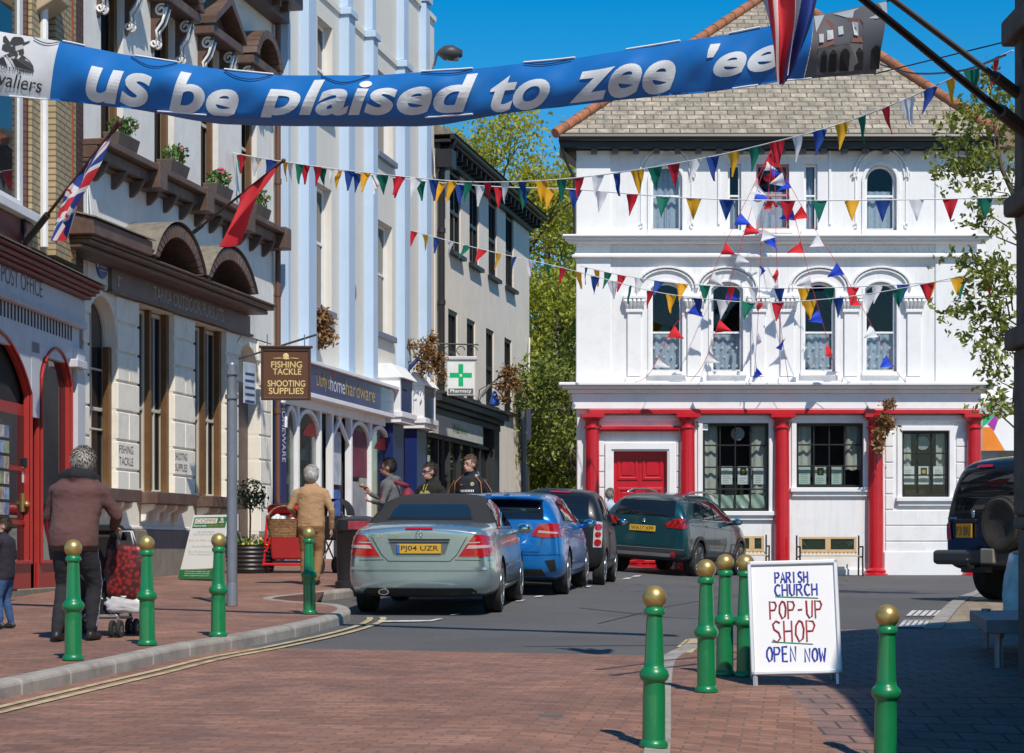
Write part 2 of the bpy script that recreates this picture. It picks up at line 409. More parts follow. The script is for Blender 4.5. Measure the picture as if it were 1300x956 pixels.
# ------------------------------------------------------------------ ground
def axis(segs):
    o = [];
    for a, b, s in segs:
        n = max(1, round((b - a) / s)); o += [lerp(a, b, i / n) for i in range(n)]
    return o + [segs[-1][1]]
def ground_grid():
    mb = MB(); xs = axis([(-400, -40, 40), (-40, -12, 4), (-12, 12, .5), (12, 40, 4), (40, 400, 40)]); ys = axis([(-40, 8, 4), (8, 50, .5), (50, 90, 4), (90, 900, 60)])
    nx = len(xs)
    mb.add([(x, y, gz(x, y)) for y in ys for x in xs], [(j * nx + i, j * nx + i + 1, (j + 1) * nx + i + 1, (j + 1) * nx + i) for j in range(len(ys) - 1) for i in range(nx - 1)])
    return mb.build('road', M_asph, kind='structure', smooth=True, recalc=False)
ground_grid()
def cut_sheet(poly, step=.5):
    bm = bmesh.new(); f = bm.faces.new([bm.verts.new((p[0], p[1], 0)) for p in poly])
    bmesh.ops.triangulate(bm, faces=bm.faces[:])
    for ax in (0, 1):
        lo = min(p[ax] for p in poly); hi = max(p[ax] for p in poly); k = math.floor(lo / step) + 1
        while k * step < hi:
            co_ = [0, 0, 0]; co_[ax] = k * step; no = [0, 0, 0]; no[ax] = 1
            bmesh.ops.bisect_plane(bm, geom=bm.verts[:] + bm.edges[:] + bm.faces[:], plane_co=co_, plane_no=no); k += 1
    return bm
def sheet(name, poly, dz, m, kind='structure', skirt=0, step=.5):
    bm = cut_sheet(poly, step)
    for v in bm.verts: v.co.z = gz(v.co.x, v.co.y) + dz
    for f in bm.faces:
        if f.normal.z < 0: f.normal_flip()
    if skirt:
        es = [e for e in bm.edges if e.is_boundary]; r = bmesh.ops.extrude_edge_only(bm, edges=es)
        for v in [g for g in r['geom'] if isinstance(g, bmesh.types.BMVert)]: v.co.z -= skirt
    me = bpy.data.meshes.new(name); bm.to_mesh(me); bm.free(); me.materials.append(m)
    o = bpy.data.objects.new(name, me); COL.objects.link(o)
    if kind: o['kind'] = kind
    return o
def smooth_line(pts, n=6):
    out = []
    for i in range(len(pts) - 1):
        p0, p1, p2, p3 = [Vector(pts[max(0, min(len(pts) - 1, i + k))]) for k in (-1, 0, 1, 2)]
        for q in range(n):
            t = q / n; out.append(.5 * ((2 * p1) + (p2 - p0) * t + (2 * p0 - 5 * p1 + 4 * p2 - p3) * t * t + (3 * p1 - p0 - 3 * p2 + p3) * t ** 3))
    return out + [Vector(pts[-1])]
def resample(pts, d):
    out = [pts[0]]; acc = 0
    for a, b in zip(pts, pts[1:]):
        L = (b - a).length; t = d - acc
        while t <= L: out.append(a.lerp(b, t / L)); t += d
        acc = (acc + L) % d if L + acc >= d else acc + L
    return out
def offset_line(pts, d):
    o = []
    for i, p in enumerate(pts):
        t = (pts[min(i + 1, len(pts) - 1)] - pts[max(i - 1, 0)]).normalized(); o.append(Vector((p.x - t.y * d, p.y + t.x * d)))
    return o
# kerb line of the left pavement with its build-out, then the parking bay beside it
k1 = smooth_line([(-4.1, 11.5), (-3.62, 14.2), (-3.29, 16.0), (-3.08, 17.1), (-2.86, 18.4), (-2.5, 19.7), (-2.08, 21.6), (-1.86, 23.2), (-1.85, 24.4), (-2.1, 25.4), (-2.7, 26.1), (-3.0, 26.9), (-2.62, 28.2), (-2.1, 30), (-.9, 36), (1.1, 46), (4, 61), (8, 80)], 5)
k1 = resample([Vector((p[0], p[1])) for p in k1], .3)
inner = offset_line(k1, .15)
sheet('left_pavement', [(p.x, p.y) for p in inner[::2]] + [(-2, 80), (-9, 80), (-9, 8), (-4.6, 8)], PAV - .004, M_redpave, skirt=.15)
def kerb(name, line, width, top, m, L=.9, sgn=1):
    mb = MB(); o2 = offset_line(line, width * sgn); n = max(1, round(L / .3))
    for i in range(0, len(line) - 1, n):
        j = min(i + n, len(line) - 1)
        if j == i: continue
        rs = []
        for k in range(i, j + 1):
            a, b = line[k], o2[k]
            if k == i: a = a.lerp(line[k + 1], .02); b = b.lerp(o2[k + 1], .02)
            if k == j: a = a.lerp(line[k - 1], .02); b = b.lerp(o2[k - 1], .02)
            za = gz(a.x, a.y); zb = gz(b.x, b.y); c = a.lerp(b, .18)
            rs.append([Vector((a.x, a.y, za - .15)), Vector((a.x, a.y, za + top - .03)), Vector((c.x, c.y, za + top)), Vector((b.x, b.y, zb + top)), Vector((b.x, b.y, zb - .15))])
        mb.rings(rs)
    return mb.build(name, m, kind='structure', bevel=.01, seg=1)
kerb('left_kerb', k1, .16, PAV, M_kerb)
# red block paving across the street in the foreground, and round to the right-hand side
sheet('brick_crossing', [(-3.9, 7.5), (-4.1, 11.5), (-3.66, 14.2), (-3.33, 16.0), (-3.12, 17.1), (-2.9, 18.4), (-2.54, 19.7), (-1.66, 19.5), (.2, 19.0), (1.25, 18.7), (1.05, 16.2), (.8, 13), (.55, 7.5)], .004, M_redpave)
# flush kerb between crossing and the right-hand paving
kr = resample([Vector(p) for p in smooth_line([(.42, 8), (.82, 13), (1.05, 16), (1.3, 18.5), (1.75, 20.4)], 6)], .3)
sheet('right_kerb', [(p.x, p.y) for p in kr] + [(p.x + .15, p.y) for p in reversed(kr)], .012, M_kerb, skirt=.02)
sheet('right_brick_margin', [(p.x + .15, p.y) for p in kr] + [(2.1, 20.2), (2.0, 16), (1.9, 8)], .008, M_redpave)
_a, _b = gnd(1173, 799.5), gnd(1236, 752); _c = _b + (_b - _a).normalized() * 7
sheet('right_pavement', [(1.9, 8), (2.0, 16), (2.1, 20.2), (3.0, _a.y - .02), (4.6, _a.y - .02), (9.5, _a.y - .02), (8.5, 8)], .006, M_darkpave)
sheet('parking_bay', [(_a.x + .19, _a.y), (_b.x + .19, _b.y), (_c.x + .19, _c.y), (13, _c.y), (9.5, _a.y)], .008, M_tanpave)
sheet('parking_bay_edge', [(_a.x, _a.y), (_b.x, _b.y), (_c.x, _c.y), (_c.x + .18, _c.y), (_b.x + .18, _b.y), (_a.x + .18, _a.y)], .02, M_kerb, skirt=.03)
def stripe(name, pts, wd, m, dz=.010):
    pts = [Vector((p[0], p[1])) for p in pts]; a = offset_line(pts, wd / 2); b = offset_line(pts, -wd / 2)
    return [(p.x, p.y) for p in a] + [(p.x, p.y) for p in reversed(b)]
def gp(x, y): q = gnd(x, y); return (q.x, q.y)
def marks(name, polys, m, dz):
    me_ = bmesh.new()
    for pl in polys:
        b = cut_sheet(pl, 1.0)
        for v in b.verts: v.co.z = gz(v.co.x, v.co.y) + dz
        t = bpy.data.meshes.new('t'); b.to_mesh(t); b.free(); me_.from_mesh(t); bpy.data.meshes.remove(t)
    me = bpy.data.meshes.new(name); me_.to_mesh(me); me_.free(); me.materials.append(m)
    o = bpy.data.objects.new(name, me); COL.objects.link(o); o['kind'] = 'structure'; return o
yl = [p for p in k1 if 10.5 < p.y < 24.6]
lines = []
for d in (-.22, -.37):
    o2 = [p for p in offset_line(yl, d)]
    lines.append(stripe('', o2, .07, None))
marks('double_yellow_lines', lines + [stripe('', [gp(862, 830), gp(880, 812)], .08, None), stripe('', [gp(873, 830), gp(891, 812)], .08, None), stripe('', [gp(862, 823), gp(874, 813)], .05, None)], M_yellow, .011)
wl = [[gp(480, 791), gp(548, 790), gp(563, 786.5), gp(556, 786.5), gp(546, 788.4), gp(480, 789.2)]]
for x, y in ((578, 781), (660, 763.5), (684, 758), (713, 752.5), (745, 745.5), (796, 735), (808, 732)):
    wl.append([gp(x - 7, y + 1.2), gp(x + 3, y + .6), gp(x + 7, y - 1.2), gp(x - 2, y - .6)])
# worn white lettering on the road at the right
for k, (x0, x1, y0, y1) in enumerate(((1140, 1176, 797, 788), (1150, 1192, 783, 776))):
    for q in range(5):
        a = lerp(x0, x1, q / 5) ; b = lerp(x0, x1, (q + .72) / 5); sk = 8
        wl.append([gp(a, y0), gp(b, y0), gp(b + sk, y1), gp(a + sk, y1)])
wl.append([gp(1140, 797.5), gp(1178, 797.5), gp(1179, 796.3), gp(1141, 796.3)]); wl.append([gp(1148, 789), gp(1184, 789), gp(1185, 788), gp(1149, 788)])
marks('white_road_markings', wl, M_whitepaint, .012)
# patched seams on the asphalt
marks('asphalt_seams', [stripe('', [gp(735, 772), gp(850, 784), gp(960, 790)], .035, None), stripe('', [gp(760, 792), gp(850, 770), gp(1000, 752)], .02, None)], mat('tar_seam', (.03, .03, .032), .6), .006)
# ------------------------------------------------------------------ left-hand terrace
L = Frame((.1926 * 30 - 12.15, 30), math.atan(.1926))
P0 = Frame((.07 * 26 - 8.37, 26), math.atan(.07))
def shell(mb, u0, u1, z0, z1, d=9, m=None, front=.3):
    mb.box((u0, -d, z0), (u1, -front, z1), m)
    for u in (u0, u1): mb.quad((u, -front, z0), (u, 0, z0), (u, 0, z1), (u, -front, z1), m=m)
    mb.quad((u0, -front, z1), (u1, -front, z1), (u1, 0, z1), (u0, 0, z1), m=m)
M_tk = mat('grey_white_stucco', (.80, .775, .73), .85, var=.05, scale=1.2, bump=.2, bscale=30, streak=.28, dirt=(.58, .55, .50), dirtamt=.4)
M_cream = mat('cream_paint_block', (.88, .83, .71), .7, var=.05, scale=1.5, bump=.15, bscale=30, streak=.15, dirt=(.5, .45, .36), dirtamt=.35)
M_brown = mat('brown_paint', (.115, .066, .048), .5, var=.2, scale=3, bump=.15, dirt=(.19, .145, .12), dirtamt=.5)
M_brownlit = mat('brown_window_frame', (.15, .072, .025), .5, var=.2, scale=4)
M_slate = mat('weathered_slate', (.19, .17, .14), .85, var=.3, scale=8, bump=.4, bscale=15, dirt=(.30, .25, .13), dirtamt=.6)
M_plinth = mat('plinth_stone', (.25, .22, .18), .85, var=.2, scale=2, bump=.3, dirt=(.13, .135, .07), dirtamt=.7)
M_creamframe = mat('cream_window_paint', (.55, .50, .40), .6, var=.1)

# ---- outfitters with rusticated ground floor
tu0, tu1 = L.U(105), L.U(345)
tk = thing('shop_building', 'cream stone shop with brown window pediments and brown arched hood boards', 'shop building', L.p((tu0 + tu1) / 2, 0, .9))
ZG0, ZG1 = 2.35, 5.26
up = [(L.U(x), L.U(x) + .9, 7.42, 10.05) for x in (128, 196, 255, 306.5)]
g_arch = (L.U(114), L.U(150), 2.35, 5.22, .558); g_w1 = (L.U(177), L.U(222), ZG0, ZG1); g_w2 = (L.U(248), L.U(288), ZG0, ZG1)
g_door = (L.U(303), L.U(331), .8, 5.15, .64)
mb = L.mb(); wall(mb, tu0, tu1, 5.3, 11.4, up, 0, .27); shell(mb, tu0, tu1, .4, 11.4); mb.build('wall', M_tk, tk)
mb = L.mb(); wall(mb, tu0, tu1, .4, 5.3, [g_arch, g_w1, g_w2, g_door], -.035, .3)
ops = [g_arch, g_w1, g_w2, g_door]; edges = [tu0 + .02] + [e for o in ops for e in (o[0], o[1])] + [tu1 - .02]
for k in range(0, 8):
    z0 = 1.78 + .447 * k; z1 = min(z0 + .415, 5.28)
    for i in range(0, len(edges), 2):
        a, b = edges[i] + (-.003 if i else 0), edges[i + 1] + .003
        # keep blocks clear of the round heads
        for o in (g_arch, g_door):
            sp = o[3] - o[4]
            if z1 > sp and abs(b - o[0]) < .1: b = (o[0] + o[1]) / 2 - math.sqrt(max(0, o[4] ** 2 - (max(0, z0 - sp)) ** 2)) - .0 if z0 - sp < o[4] else b
            if z1 > sp and abs(a - o[1]) < .1: a = (o[0] + o[1]) / 2 + math.sqrt(max(0, o[4] ** 2 - (max(0, z0 - sp)) ** 2)) if z0 - sp < o[4] else a
        if b - a < .12: continue
        if k % 2 == 0 or b - a < .35: mb.box((a, -.28, z0), (b, 0, z1))
        else: c = lerp(a, b, .52); mb.box((a, -.28, z0), (c - .008, 0, z1)); mb.box((c + .008, -.281, z0), (b, 0, z1))
mb.build('rusticated_wall', M_cream, tk, bevel=.012, seg=1)
mb = L.mb(); mb.box((tu0, -.2, .4), (g_door[0], .05, 1.76)); mb.box((g_door[1], -.2, .4), (tu1, .05, 1.76)); mb.build('plinth', M_plinth, tk, bevel=.02)
# apron under windows with hairline string course
mb = L.mb(); mb.box((tu0, -.03, 1.765), (g_door[0] - .4, .02, 1.81)); mb.build('string_course', M_cream, tk, bevel=.008)
for i, o in enumerate(up):
    wn = window(L, tk, o[0], o[1], o[2], o[3], -.17, M_creamframe, M_darkglass, cols=1, rows=1, meet=.5)
    f = L.mb(); f.box((o[1] - .12, -.17, o[2]), (o[1] - .002, -.10, o[3])); f.build('frame', M_brownlit, wn)
    # console brackets, scrolled, each side of the opening
    cu_, cz = (o[0] + o[1]) / 2, 10.0
    for s in (-1, 1):
        c = L.mb(); uu = cu_ + s * .56
        c.prism([(uu - .06, 0, cz + .12), (uu - .06, 0, cz - .72), (uu - .06, .05, cz - .60), (uu - .06, .09, cz - .3), (uu - .06, .27, cz - .05), (uu - .06, .27, cz + .12)], (.12, 0, 0))
        br = c.build('console', M_brown, tk, bevel=.01)
        sp = L.mb()
        def spiral(c0, r0, turns, sgn, du):
            return [(uu - .075 + du, c0[0] + r0 * (1 - t * .8) * math.cos(sgn * t * turns * 2 * PI + 1), c0[1] + r0 * (1 - t * .8) * math.sin(sgn * t * turns * 2 * PI + 1)) for t in [q / 22 for q in range(23)]]
        for du in (0, .15):
            sp.tube(spiral((.18, cz - .06), .10, 1.4, 1, du), .022, 5); sp.tube(spiral((.06, cz - .58), .07, 1.3, -1, du), .02, 5)
            sp.tube([(uu - .075 + du, .27, cz - .02), (uu - .075 + du, .2, cz - .25), (uu - .075 + du, .10, cz - .38), (uu - .075 + du, .12, cz - .54)], .024, 5)
        sp.build('scroll', M_trimw, br, smooth=True)
    # pediment
    p = L.mb(); a, b = cu_ - .8, cu_ + .8; z = 10.06
    p.box((a, 0, z), (b, .34, z + .16))
    if i % 2 == 0:
        for s in (0, 1):
            q = [(a - .03, z + .16), (cu_, z + .66), (cu_, z + .84), (a - .03, z + .30)] if s == 0 else [(b + .03, z + .16), (b + .03, z + .30), (cu_, z + .84), (cu_, z + .66)]
            p.prism([(u, 0, zz) for u, zz in q], (0, .40, 0))
        p.prism([(a + .1, 0, z + .16), (b - .1, 0, z + .16), (cu_, 0, z + .66)], (0, .12, 0))
    else:
        ao = outline(a - .03, b + .03, z + .16, z + .74, .57, 14)[2:]; ai = outline(a + .18, b - .18, z + .16, z + .58, .41, 14)[2:]
        for q in range(len(ao) - 1): p.prism([(ao[q][0], 0, ao[q][1]), (ao[q + 1][0], 0, ao[q + 1][1]), (ai[q + 1][0], 0, ai[q + 1][1]), (ai[q][0], 0, ai[q][1])], (0, .40, 0))
        p.prism([(u, 0, zz) for u, zz in ai], (0, .10, 0))
    p.build('pediment', M_brown, tk, bevel=.012, seg=1)
# top cornice
mb = L.mb(); mb.box((tu0, -.3, 11.3), (tu1 + .15, .30, 11.55)); mb.box((tu0, -.3, 11.55), (tu1 + .2, .55, 11.75)); mb.box((tu0, -9, 11.75), (tu1 + .2, .62, 11.9))
u = tu0 + .2
while u < tu1: mb.box((u, .05, 11.38), (u + .1, .45, 11.547)); u += .5
mb.build('eaves_cornice', M_brown, tk, bevel=.01, seg=1)
# sill band with brackets
mb = L.mb(); mb.box((tu0, -.02, 7.12), (tu1, .22, 7.30)); mb.box((tu0, -.02, 7.30), (tu1, .36, 7.40)); mb.box((tu0, -.02, 7.06), (tu1, .10, 7.12))
u = tu0 + .35
while u < tu1: mb.prism([(u, 0, 7.11), (u, .25, 7.11), (u, .18, 6.98), (u, .06, 6.86), (u, 0, 6.84)], (.09, 0, 0)); u += .74
for o in up: mb.box((o[1] + .55, -.02, 7.03), (o[1] + .9, .385, 7.43))
mb.build('sill_band', M_brown, tk, bevel=.012, seg=1)
# hood over the shop front: raised box, moulded cornice, two segmental pediments
mb = L.mb(); hw = .62
h0, h1 = L.U(118, .62), L.U(352, .62)
z = 5.52
mb.box((h0, -.02, z + .13), (h1, .45, z + .2)); mb.box((h0, -.02, z + .20), (h1, hw - .05, z + .26)); mb.box((h0, -.02, z + .26), (h1, hw, z + .3))
hb1 = L.U(190, .62); mb.prism([(h0 - .1, 0, z + .3), (h0 - .1, hw + .05, z + .3), (h0 - .1, hw + .05, z + .52), (h0 - .1, 0, z + .7)], (hb1 - h0 + .1, 0, 0))
for x0, x1 in ((193, 257), (261, 323)):
    a, b = L.U(x0, .62), L.U(x1, .62)
    ao = outline(a, b, z + .3, z + .95, .62, 18)[2:]; ai = outline(a + .22, b - .22, z + .3, z + .74, .42, 18)[2:]
    for q in range(len(ao) - 1): mb.prism([(ao[q][0], 0, ao[q][1]), (ao[q + 1][0], 0, ao[q + 1][1]), (ai[q + 1][0], 0, ai[q + 1][1]), (ai[q][0], 0, ai[q][1])], (0, hw + .04, 0))
hood = mb.build('shop_hood', M_brown, tk, bevel=.015, seg=1)
rf = L.mb()
for x0, x1 in ((193, 257), (261, 323)):
    a, b = L.U(x0, .62), L.U(x1, .62); ao = outline(a - .03, b + .03, z + .3, z + .98, .65, 16)[2:]
    rf.add([(u, 0, zz + .012) for u, zz in ao] + [(u, hw + .07, zz + .012) for u, zz in ao], [(i, i + 1, len(ao) + i + 1, len(ao) + i) for i in range(len(ao) - 1)])
rf.prism([(h0 - .13, 0, z + .705), (h0 - .13, hw + .09, z + .525), (h0 - .13, hw + .09, z + .545), (h0 - .13, 0, z + .73)], (hb1 - h0 + .16, 0, 0))
rf.build('slate_covering', M_slate, hood)
# fascia board and lettering
M_fascia = mat('dark_fascia_board', (.16, .128, .118), .55, var=.25, scale=1.5, dirt=(.15, .13, .12), dirtamt=.5)
mb = L.mb(); fu0, fu1 = L.U(142, .06), L.U(318, .06); mb.box((fu0, -.02, 5.335), (fu1, .06, 5.66)); fb = mb.build('fascia_board', M_fascia, tk, bevel=.008)
M_worn = mat('worn_pale_lettering', (.52, .47, .42), .7, var=.3, scale=14, dirt=(.2, .17, .15), dirtamt=.7)
mb = L.mb(); a, b = L.U(195, .065), L.U(284, .065); text_on(mb, 'TARKA OUTDOOR PURSUITS', lambda u, v: (lerp(a, b, u), .066, lerp(5.385, 5.60, v)))
a2 = L.U(150, .065); mb.box((a2, .062, 5.40), (a2 + .04, .067, 5.58)); mb.box((a2, .062, 5.53), (a2 + .13, .0665, 5.555))
mb.build('lettering', M_worn, fb)
mb = L.mb(); mb.box((fu0 - .05, -.01, 5.29), (fu1 + .1, .09, 5.332)); mb.build('fascia_moulding', M_brown, tk)
# ground floor windows: pairs of tall brown-framed sashes
M_brownpost = mat('dark_brown_post', (.055, .028, .014), .5, var=.2)
for o in (g_w1, g_w2):
    um = (o[0] + o[1]) / 2
    for a, b in ((o[0] + .03, um - .05), (um + .05, o[1] - .03)):
        window(L, tk, a, b, o[2], o[3] - .02, -.20, M_creamframe, M_leftglass, cols=2, rows=1, meet=.46, fw=.06)
    f = L.mb(); f.box((um - .05, -.24, o[2]), (um + .05, -.12, o[3] - .003)); f.box((o[1] - .13, -.19, o[2]), (o[1] - .004, -.10, o[3] - .003)); f.box((o[0] + .004, -.19, o[2]), (o[0] + .06, -.12, o[3] - .003)); f.build('window_post', M_brownlit, tk)
wa = window(L, tk, g_arch[0] + .01, g_arch[1] - .01, g_arch[2], g_arch[3] - .01, -.20, M_creamframe, M_leftglass, rise=.54, cols=2, rows=3, fw=.06, meet=.42)
f = L.mb(); f.box((g_arch[1] - .14, -.19, g_arch[2]), (g_arch[1] - .012, -.1, 4.5)); f.build('window_post', M_brownlit, tk)
for i, o in enumerate((g_arch, g_w1, g_w2)):
    s = L.mb(); s.box((o[0] - .12, -.1, 2.16), (o[1] + .12, .34, 2.345)); sl_ = s.build('sill', M_brown, tk, bevel=.012)
    s = L.mb(); n = 4
    for q in range(n):
        uu = lerp(o[0] + .05, o[1] - .05, q / (n - 1))
        s.brk(); s.prism([(uu - .05, .02, 2.158), (uu - .05, .24, 2.158), (uu - .05, .22, 2.08), (uu - .05, .12, 2.03), (uu - .05, .09, 1.9), (uu - .05, .02, 1.88)], (.1, 0, 0))
    s.each('sill_bracket', M_cream, sl_, bevel=.008)
# recessed arched doorway
d = L.mb(); d.box((g_door[0] + .02, -.29, .8), (g_door[1] - .02, -.24, 4.5)); dr = d.build('door', M_brown, tk)
d = L.mb(); d.add([(u, -.26, zz) for u, zz in outline(g_door[0] + .02, g_door[1] - .02, 3.6, 5.13, .62)], [tuple(range(13))]); d.build('fanlight', M_creamframe, tk)
# cut lettering on the corner blocks
ink = L.mb()
for (x0, x1), t1, t2 in (((151.5, 171), 'FISHING', 'TACKLE'), ((222.5, 241), 'SHOOTING', 'SUPPLIES')):
    a, b = L.U(x0, .004), L.U(x1, .004); b = min(b, a + .58)
    text_on(ink, t1, lambda u, v: (lerp(a, b, u), .0045, lerp(2.915, 3.035, v)))
    text_on(ink, t2, lambda u, v: (lerp(a, b, u), .0045, lerp(2.735, 2.855, v)))
ink.build('cut_lettering', M_fascia, tk)
# brown rainwater pipe at the party wall
mb = L.mb(); uu = tu1 + .10; mb.tube([(uu, .09, .9), (uu, .09, 11.3)], .055, 8)
for zz in (2, 4, 6.2, 8.3, 10.3): mb.tube([(uu, .09, zz), (uu, .09, zz + .1)], .07, 8)
mb.build('rainwater_pipe', mat('brown_pipe', (.14, .06, .03), .5), tk, smooth=40)
mb = L.mb(); uu = tu0 + .25; mb.tube([(uu - .12, .04, 6.75), (uu - .05, .05, 6.3), (uu + .15, .06, 6.1), (uu + .2, .05, 5.6)], .012, 5); mb.tube([(uu - .15, .03, 6.9), (uu - .14, .03, 5.3)], .012, 5); mb.build('cable', M_trimw, tk)
# blue plaque
mb = L.mb(); uu, zz = L.uz(130, 335, .02); M_ = Matrix(((1, 0, 0, uu), (0, 0, 1, .0), (0, 1, 0, zz), (0, 0, 0, 1)))
mb.lathe([(0, 0), (.22, 0), (.22, .025), (.20, .032), (0, .032)], 28, M_); pq = mb.build('plaque', mat('plaque_blue', (.03, .10, .36), .35), None, bevel=0)
tag(pq, 'small round blue plaque at the left end of the dark fascia', 'plaque')
mb = L.mb()
for q in range(5): text_on(mb, ('HISTORIC', 'SITE', 'TOWN', 'INN', '1646')[q], lambda u, v: (uu + (u - .5) * .24, .034, zz + .12 - q * .06 + (v - .5) * .035)) if False else mb.box((uu - .13, .031, zz + .11 - q * .055), (uu + .13, .0335, zz + .122 - q * .055))
mb.build('plaque_mark', M_trimw, pq)
# window boxes
M_box = mat('brown_grey_trough', (.11, .085, .07), .7, var=.2)
M_geran = leafmat('bedding_leaf', (.05, .13, .02), (.12, .22, .04))
M_petal = mat('pink_petal', (.7, .12, .2), .6)
def leaves(mb, c, rad, n, s, m=None, r_=rnd):
    for _ in range(n):
        while True:
            q = Vector((r_.uniform(-1, 1), r_.uniform(-1, 1), r_.uniform(-1, 1)))
            if q.length < 1: break
        p = Vector(c) + Vector((q.x * rad[0], q.y * rad[1], q.z * rad[2])); leaf(mb, p, s * r_.uniform(.6, 1.3), m, r_)
def leaf(mb, p, s, m=None, r_=rnd):
    a = Vector((r_.gauss(0, 1), r_.gauss(0, 1), r_.gauss(0, 1))).normalized(); b = a.orthogonal().normalized(); b = (Matrix.Rotation(r_.random() * 6.28, 3, a) @ b); c = a.cross(b)
    mb.add([p - b * s, p + c * s * .45, p + b * s, p - c * s * .45], [(0, 1, 2, 3)], m)
for i, (o, lab) in enumerate(zip(up, ('window box of green leaves just below the banner, nearest the brick post office', 'brown window box with trailing green plants between two bare window bays', 'brown window box with a pink flower and leafy plants', 'small window box of greenery beside the brown rainwater pipe'))):
    ub = (o[0] + o[1]) / 2 - .05
    t = thing('window_box', lab, 'window box', L.p(ub, .2, 7.42), group='window boxes on the brown sill band')
    b = L.mb(); b.rings([[(ub - .38, .06, 7.41), (ub + .38, .06, 7.41), (ub + .38, .26, 7.41), (ub - .38, .26, 7.41)], [(ub - .42, .03, 7.63), (ub + .42, .03, 7.63), (ub + .42, .31, 7.63), (ub - .42, .31, 7.63)]]); b.build('trough', M_box, t, bevel=.012)
    b = L.mb(); leaves(b, (ub, .17, 7.74), (.4, .16, .16), 150, .05); leaves(b, (ub + .2, .2, 7.84), (.2, .14, .14), 60, .05)
    b.build('plants', M_geran, t, recalc=False)
    b = L.mb(); [b.ball((ub + rnd.uniform(-.35, .35), .2 + rnd.uniform(-.1, .12), 7.8 + rnd.uniform(-.05, .14)), .03, 6) for _ in range(6 if i == 2 else 2)]; b.build('flower', M_petal, t)

# ---- blue and cream striped building
bu0, bu1 = L.U(346), L.U(551)
M_bcream = mat('pale_cream_stucco', (.76, .72, .65), .85, var=.03, scale=1.2, bump=.2, bscale=30, streak=.12)
M_bblue = mat('pale_blue_paint', (.47, .60, .76), .75, var=.04, scale=1.5, bump=.1, streak=.12)
M_navy = mat('navy_shop_paint', (.008, .022, .12), .4, var=.15)
bl = thing('shop_building', 'tall cream building with pale blue vertical stripes above a blue hardware shopfront', 'shop building', L.p((bu0 + bu1) / 2, 0, 1.1))
bo = []
for (xa, xb) in ((402, 421), (476, 498)): bo += [(L.U(xa), L.U(xb), 6.33, 8.85), (L.U(xa + 1), L.U(xb + 1), 10.35, 12.2)]
mb = L.mb(); wall(mb, bu0, bu1, 4.9, 14.6, bo, 0, .25); shell(mb, bu0, bu1, .4, 14.6); mb.box((bu0, -.3, 14.6), (bu1, .06, 14.72)); mb.build('wall', M_bcream, bl)
mb = L.mb()
for x0, x1, w in ((355, 369, .2), (381, 402, .2), (432, 451, .2), (463, 480, .2), (503, 521, .2), (531, 548, .2)):
    mb.brk(); a, b = L.U(x0 + 11, w), L.U(x1, w)
    mb.box((a, -.01, 4.9), (b, w, 12.62)); mb.prism([(a - .05, -.01, 12.62), (a - .05, w + .06, 12.62), (a - .05, w + .06, 12.76), (a - .05, -.01, 12.8)], (b - a + .1, 0, 0)); mb.box((a + .04, -.01, 12.8), (b - .04, w - .03, 14.7)); mb.box((a, -.02, 14.72), (b, w + .03, 14.9))
mb.each('blue_pilaster', M_bblue, bl, bevel=.01, seg=1)
mb = L.mb(); mb.box((bu0, -.005, 12.63), (bu1, .04, 12.75)); mb.build('parapet_moulding', M_bcream, bl)
for o in bo:
    window(L, bl, o[0] + .01, o[1] - .01, o[2] + .01, o[3] - .01, -.17, M_trimw, M_leftglass, cols=1, rows=1, meet=.55 if o[2] < 9 else .5, fw=.07)
    s = L.mb(); s.box((o[0] - .08, -.2, o[2] - .13), (o[1] + .08, .10, o[2])); s.build('sill', mat('blue_grey_sill', (.2, .23, .3), .7), bl, bevel=.01)
# alarm box and fire mark belong to the wall's fittings
t = thing('alarm_box', 'blue and white alarm box high on the striped wall', 'alarm box', L.p(*L.uz(447, 462, .0)[:1], 0, L.H(447, 462)))
uu, zz = L.uz(447, 462, .06); mb = L.mb(); mb.box((uu - .13, 0, zz - .28), (uu + .13, .1, zz + .28)); mb.build('case', mat('alarm_white', (.75, .76, .8), .5), t, bevel=.04)
mb = L.mb(); mb.box((uu - .131, .02, zz - .285), (uu + .131, .103, zz - .02)); mb.build('band', M_navy, t, bevel=.03)
mb = L.mb(); uu, zz = L.uz(450, 371, .03); mb.lathe([(0, 0), (.13, 0), (.15, .02), (.1, .05), (0, .06)], 16, Matrix(((1, 0, 0, uu), (0, 0, 1, 0), (0, 1.5, 0, zz), (0, 0, 0, 1)))); tag(mb.build('wall_emblem', mat('emblem_red', (.45, .09, .06), .5, dirt=(.55, .4, .3), dirtamt=.7, scale=12), None), 'small red oval emblem fixed to the pale striped wall', 'emblem')
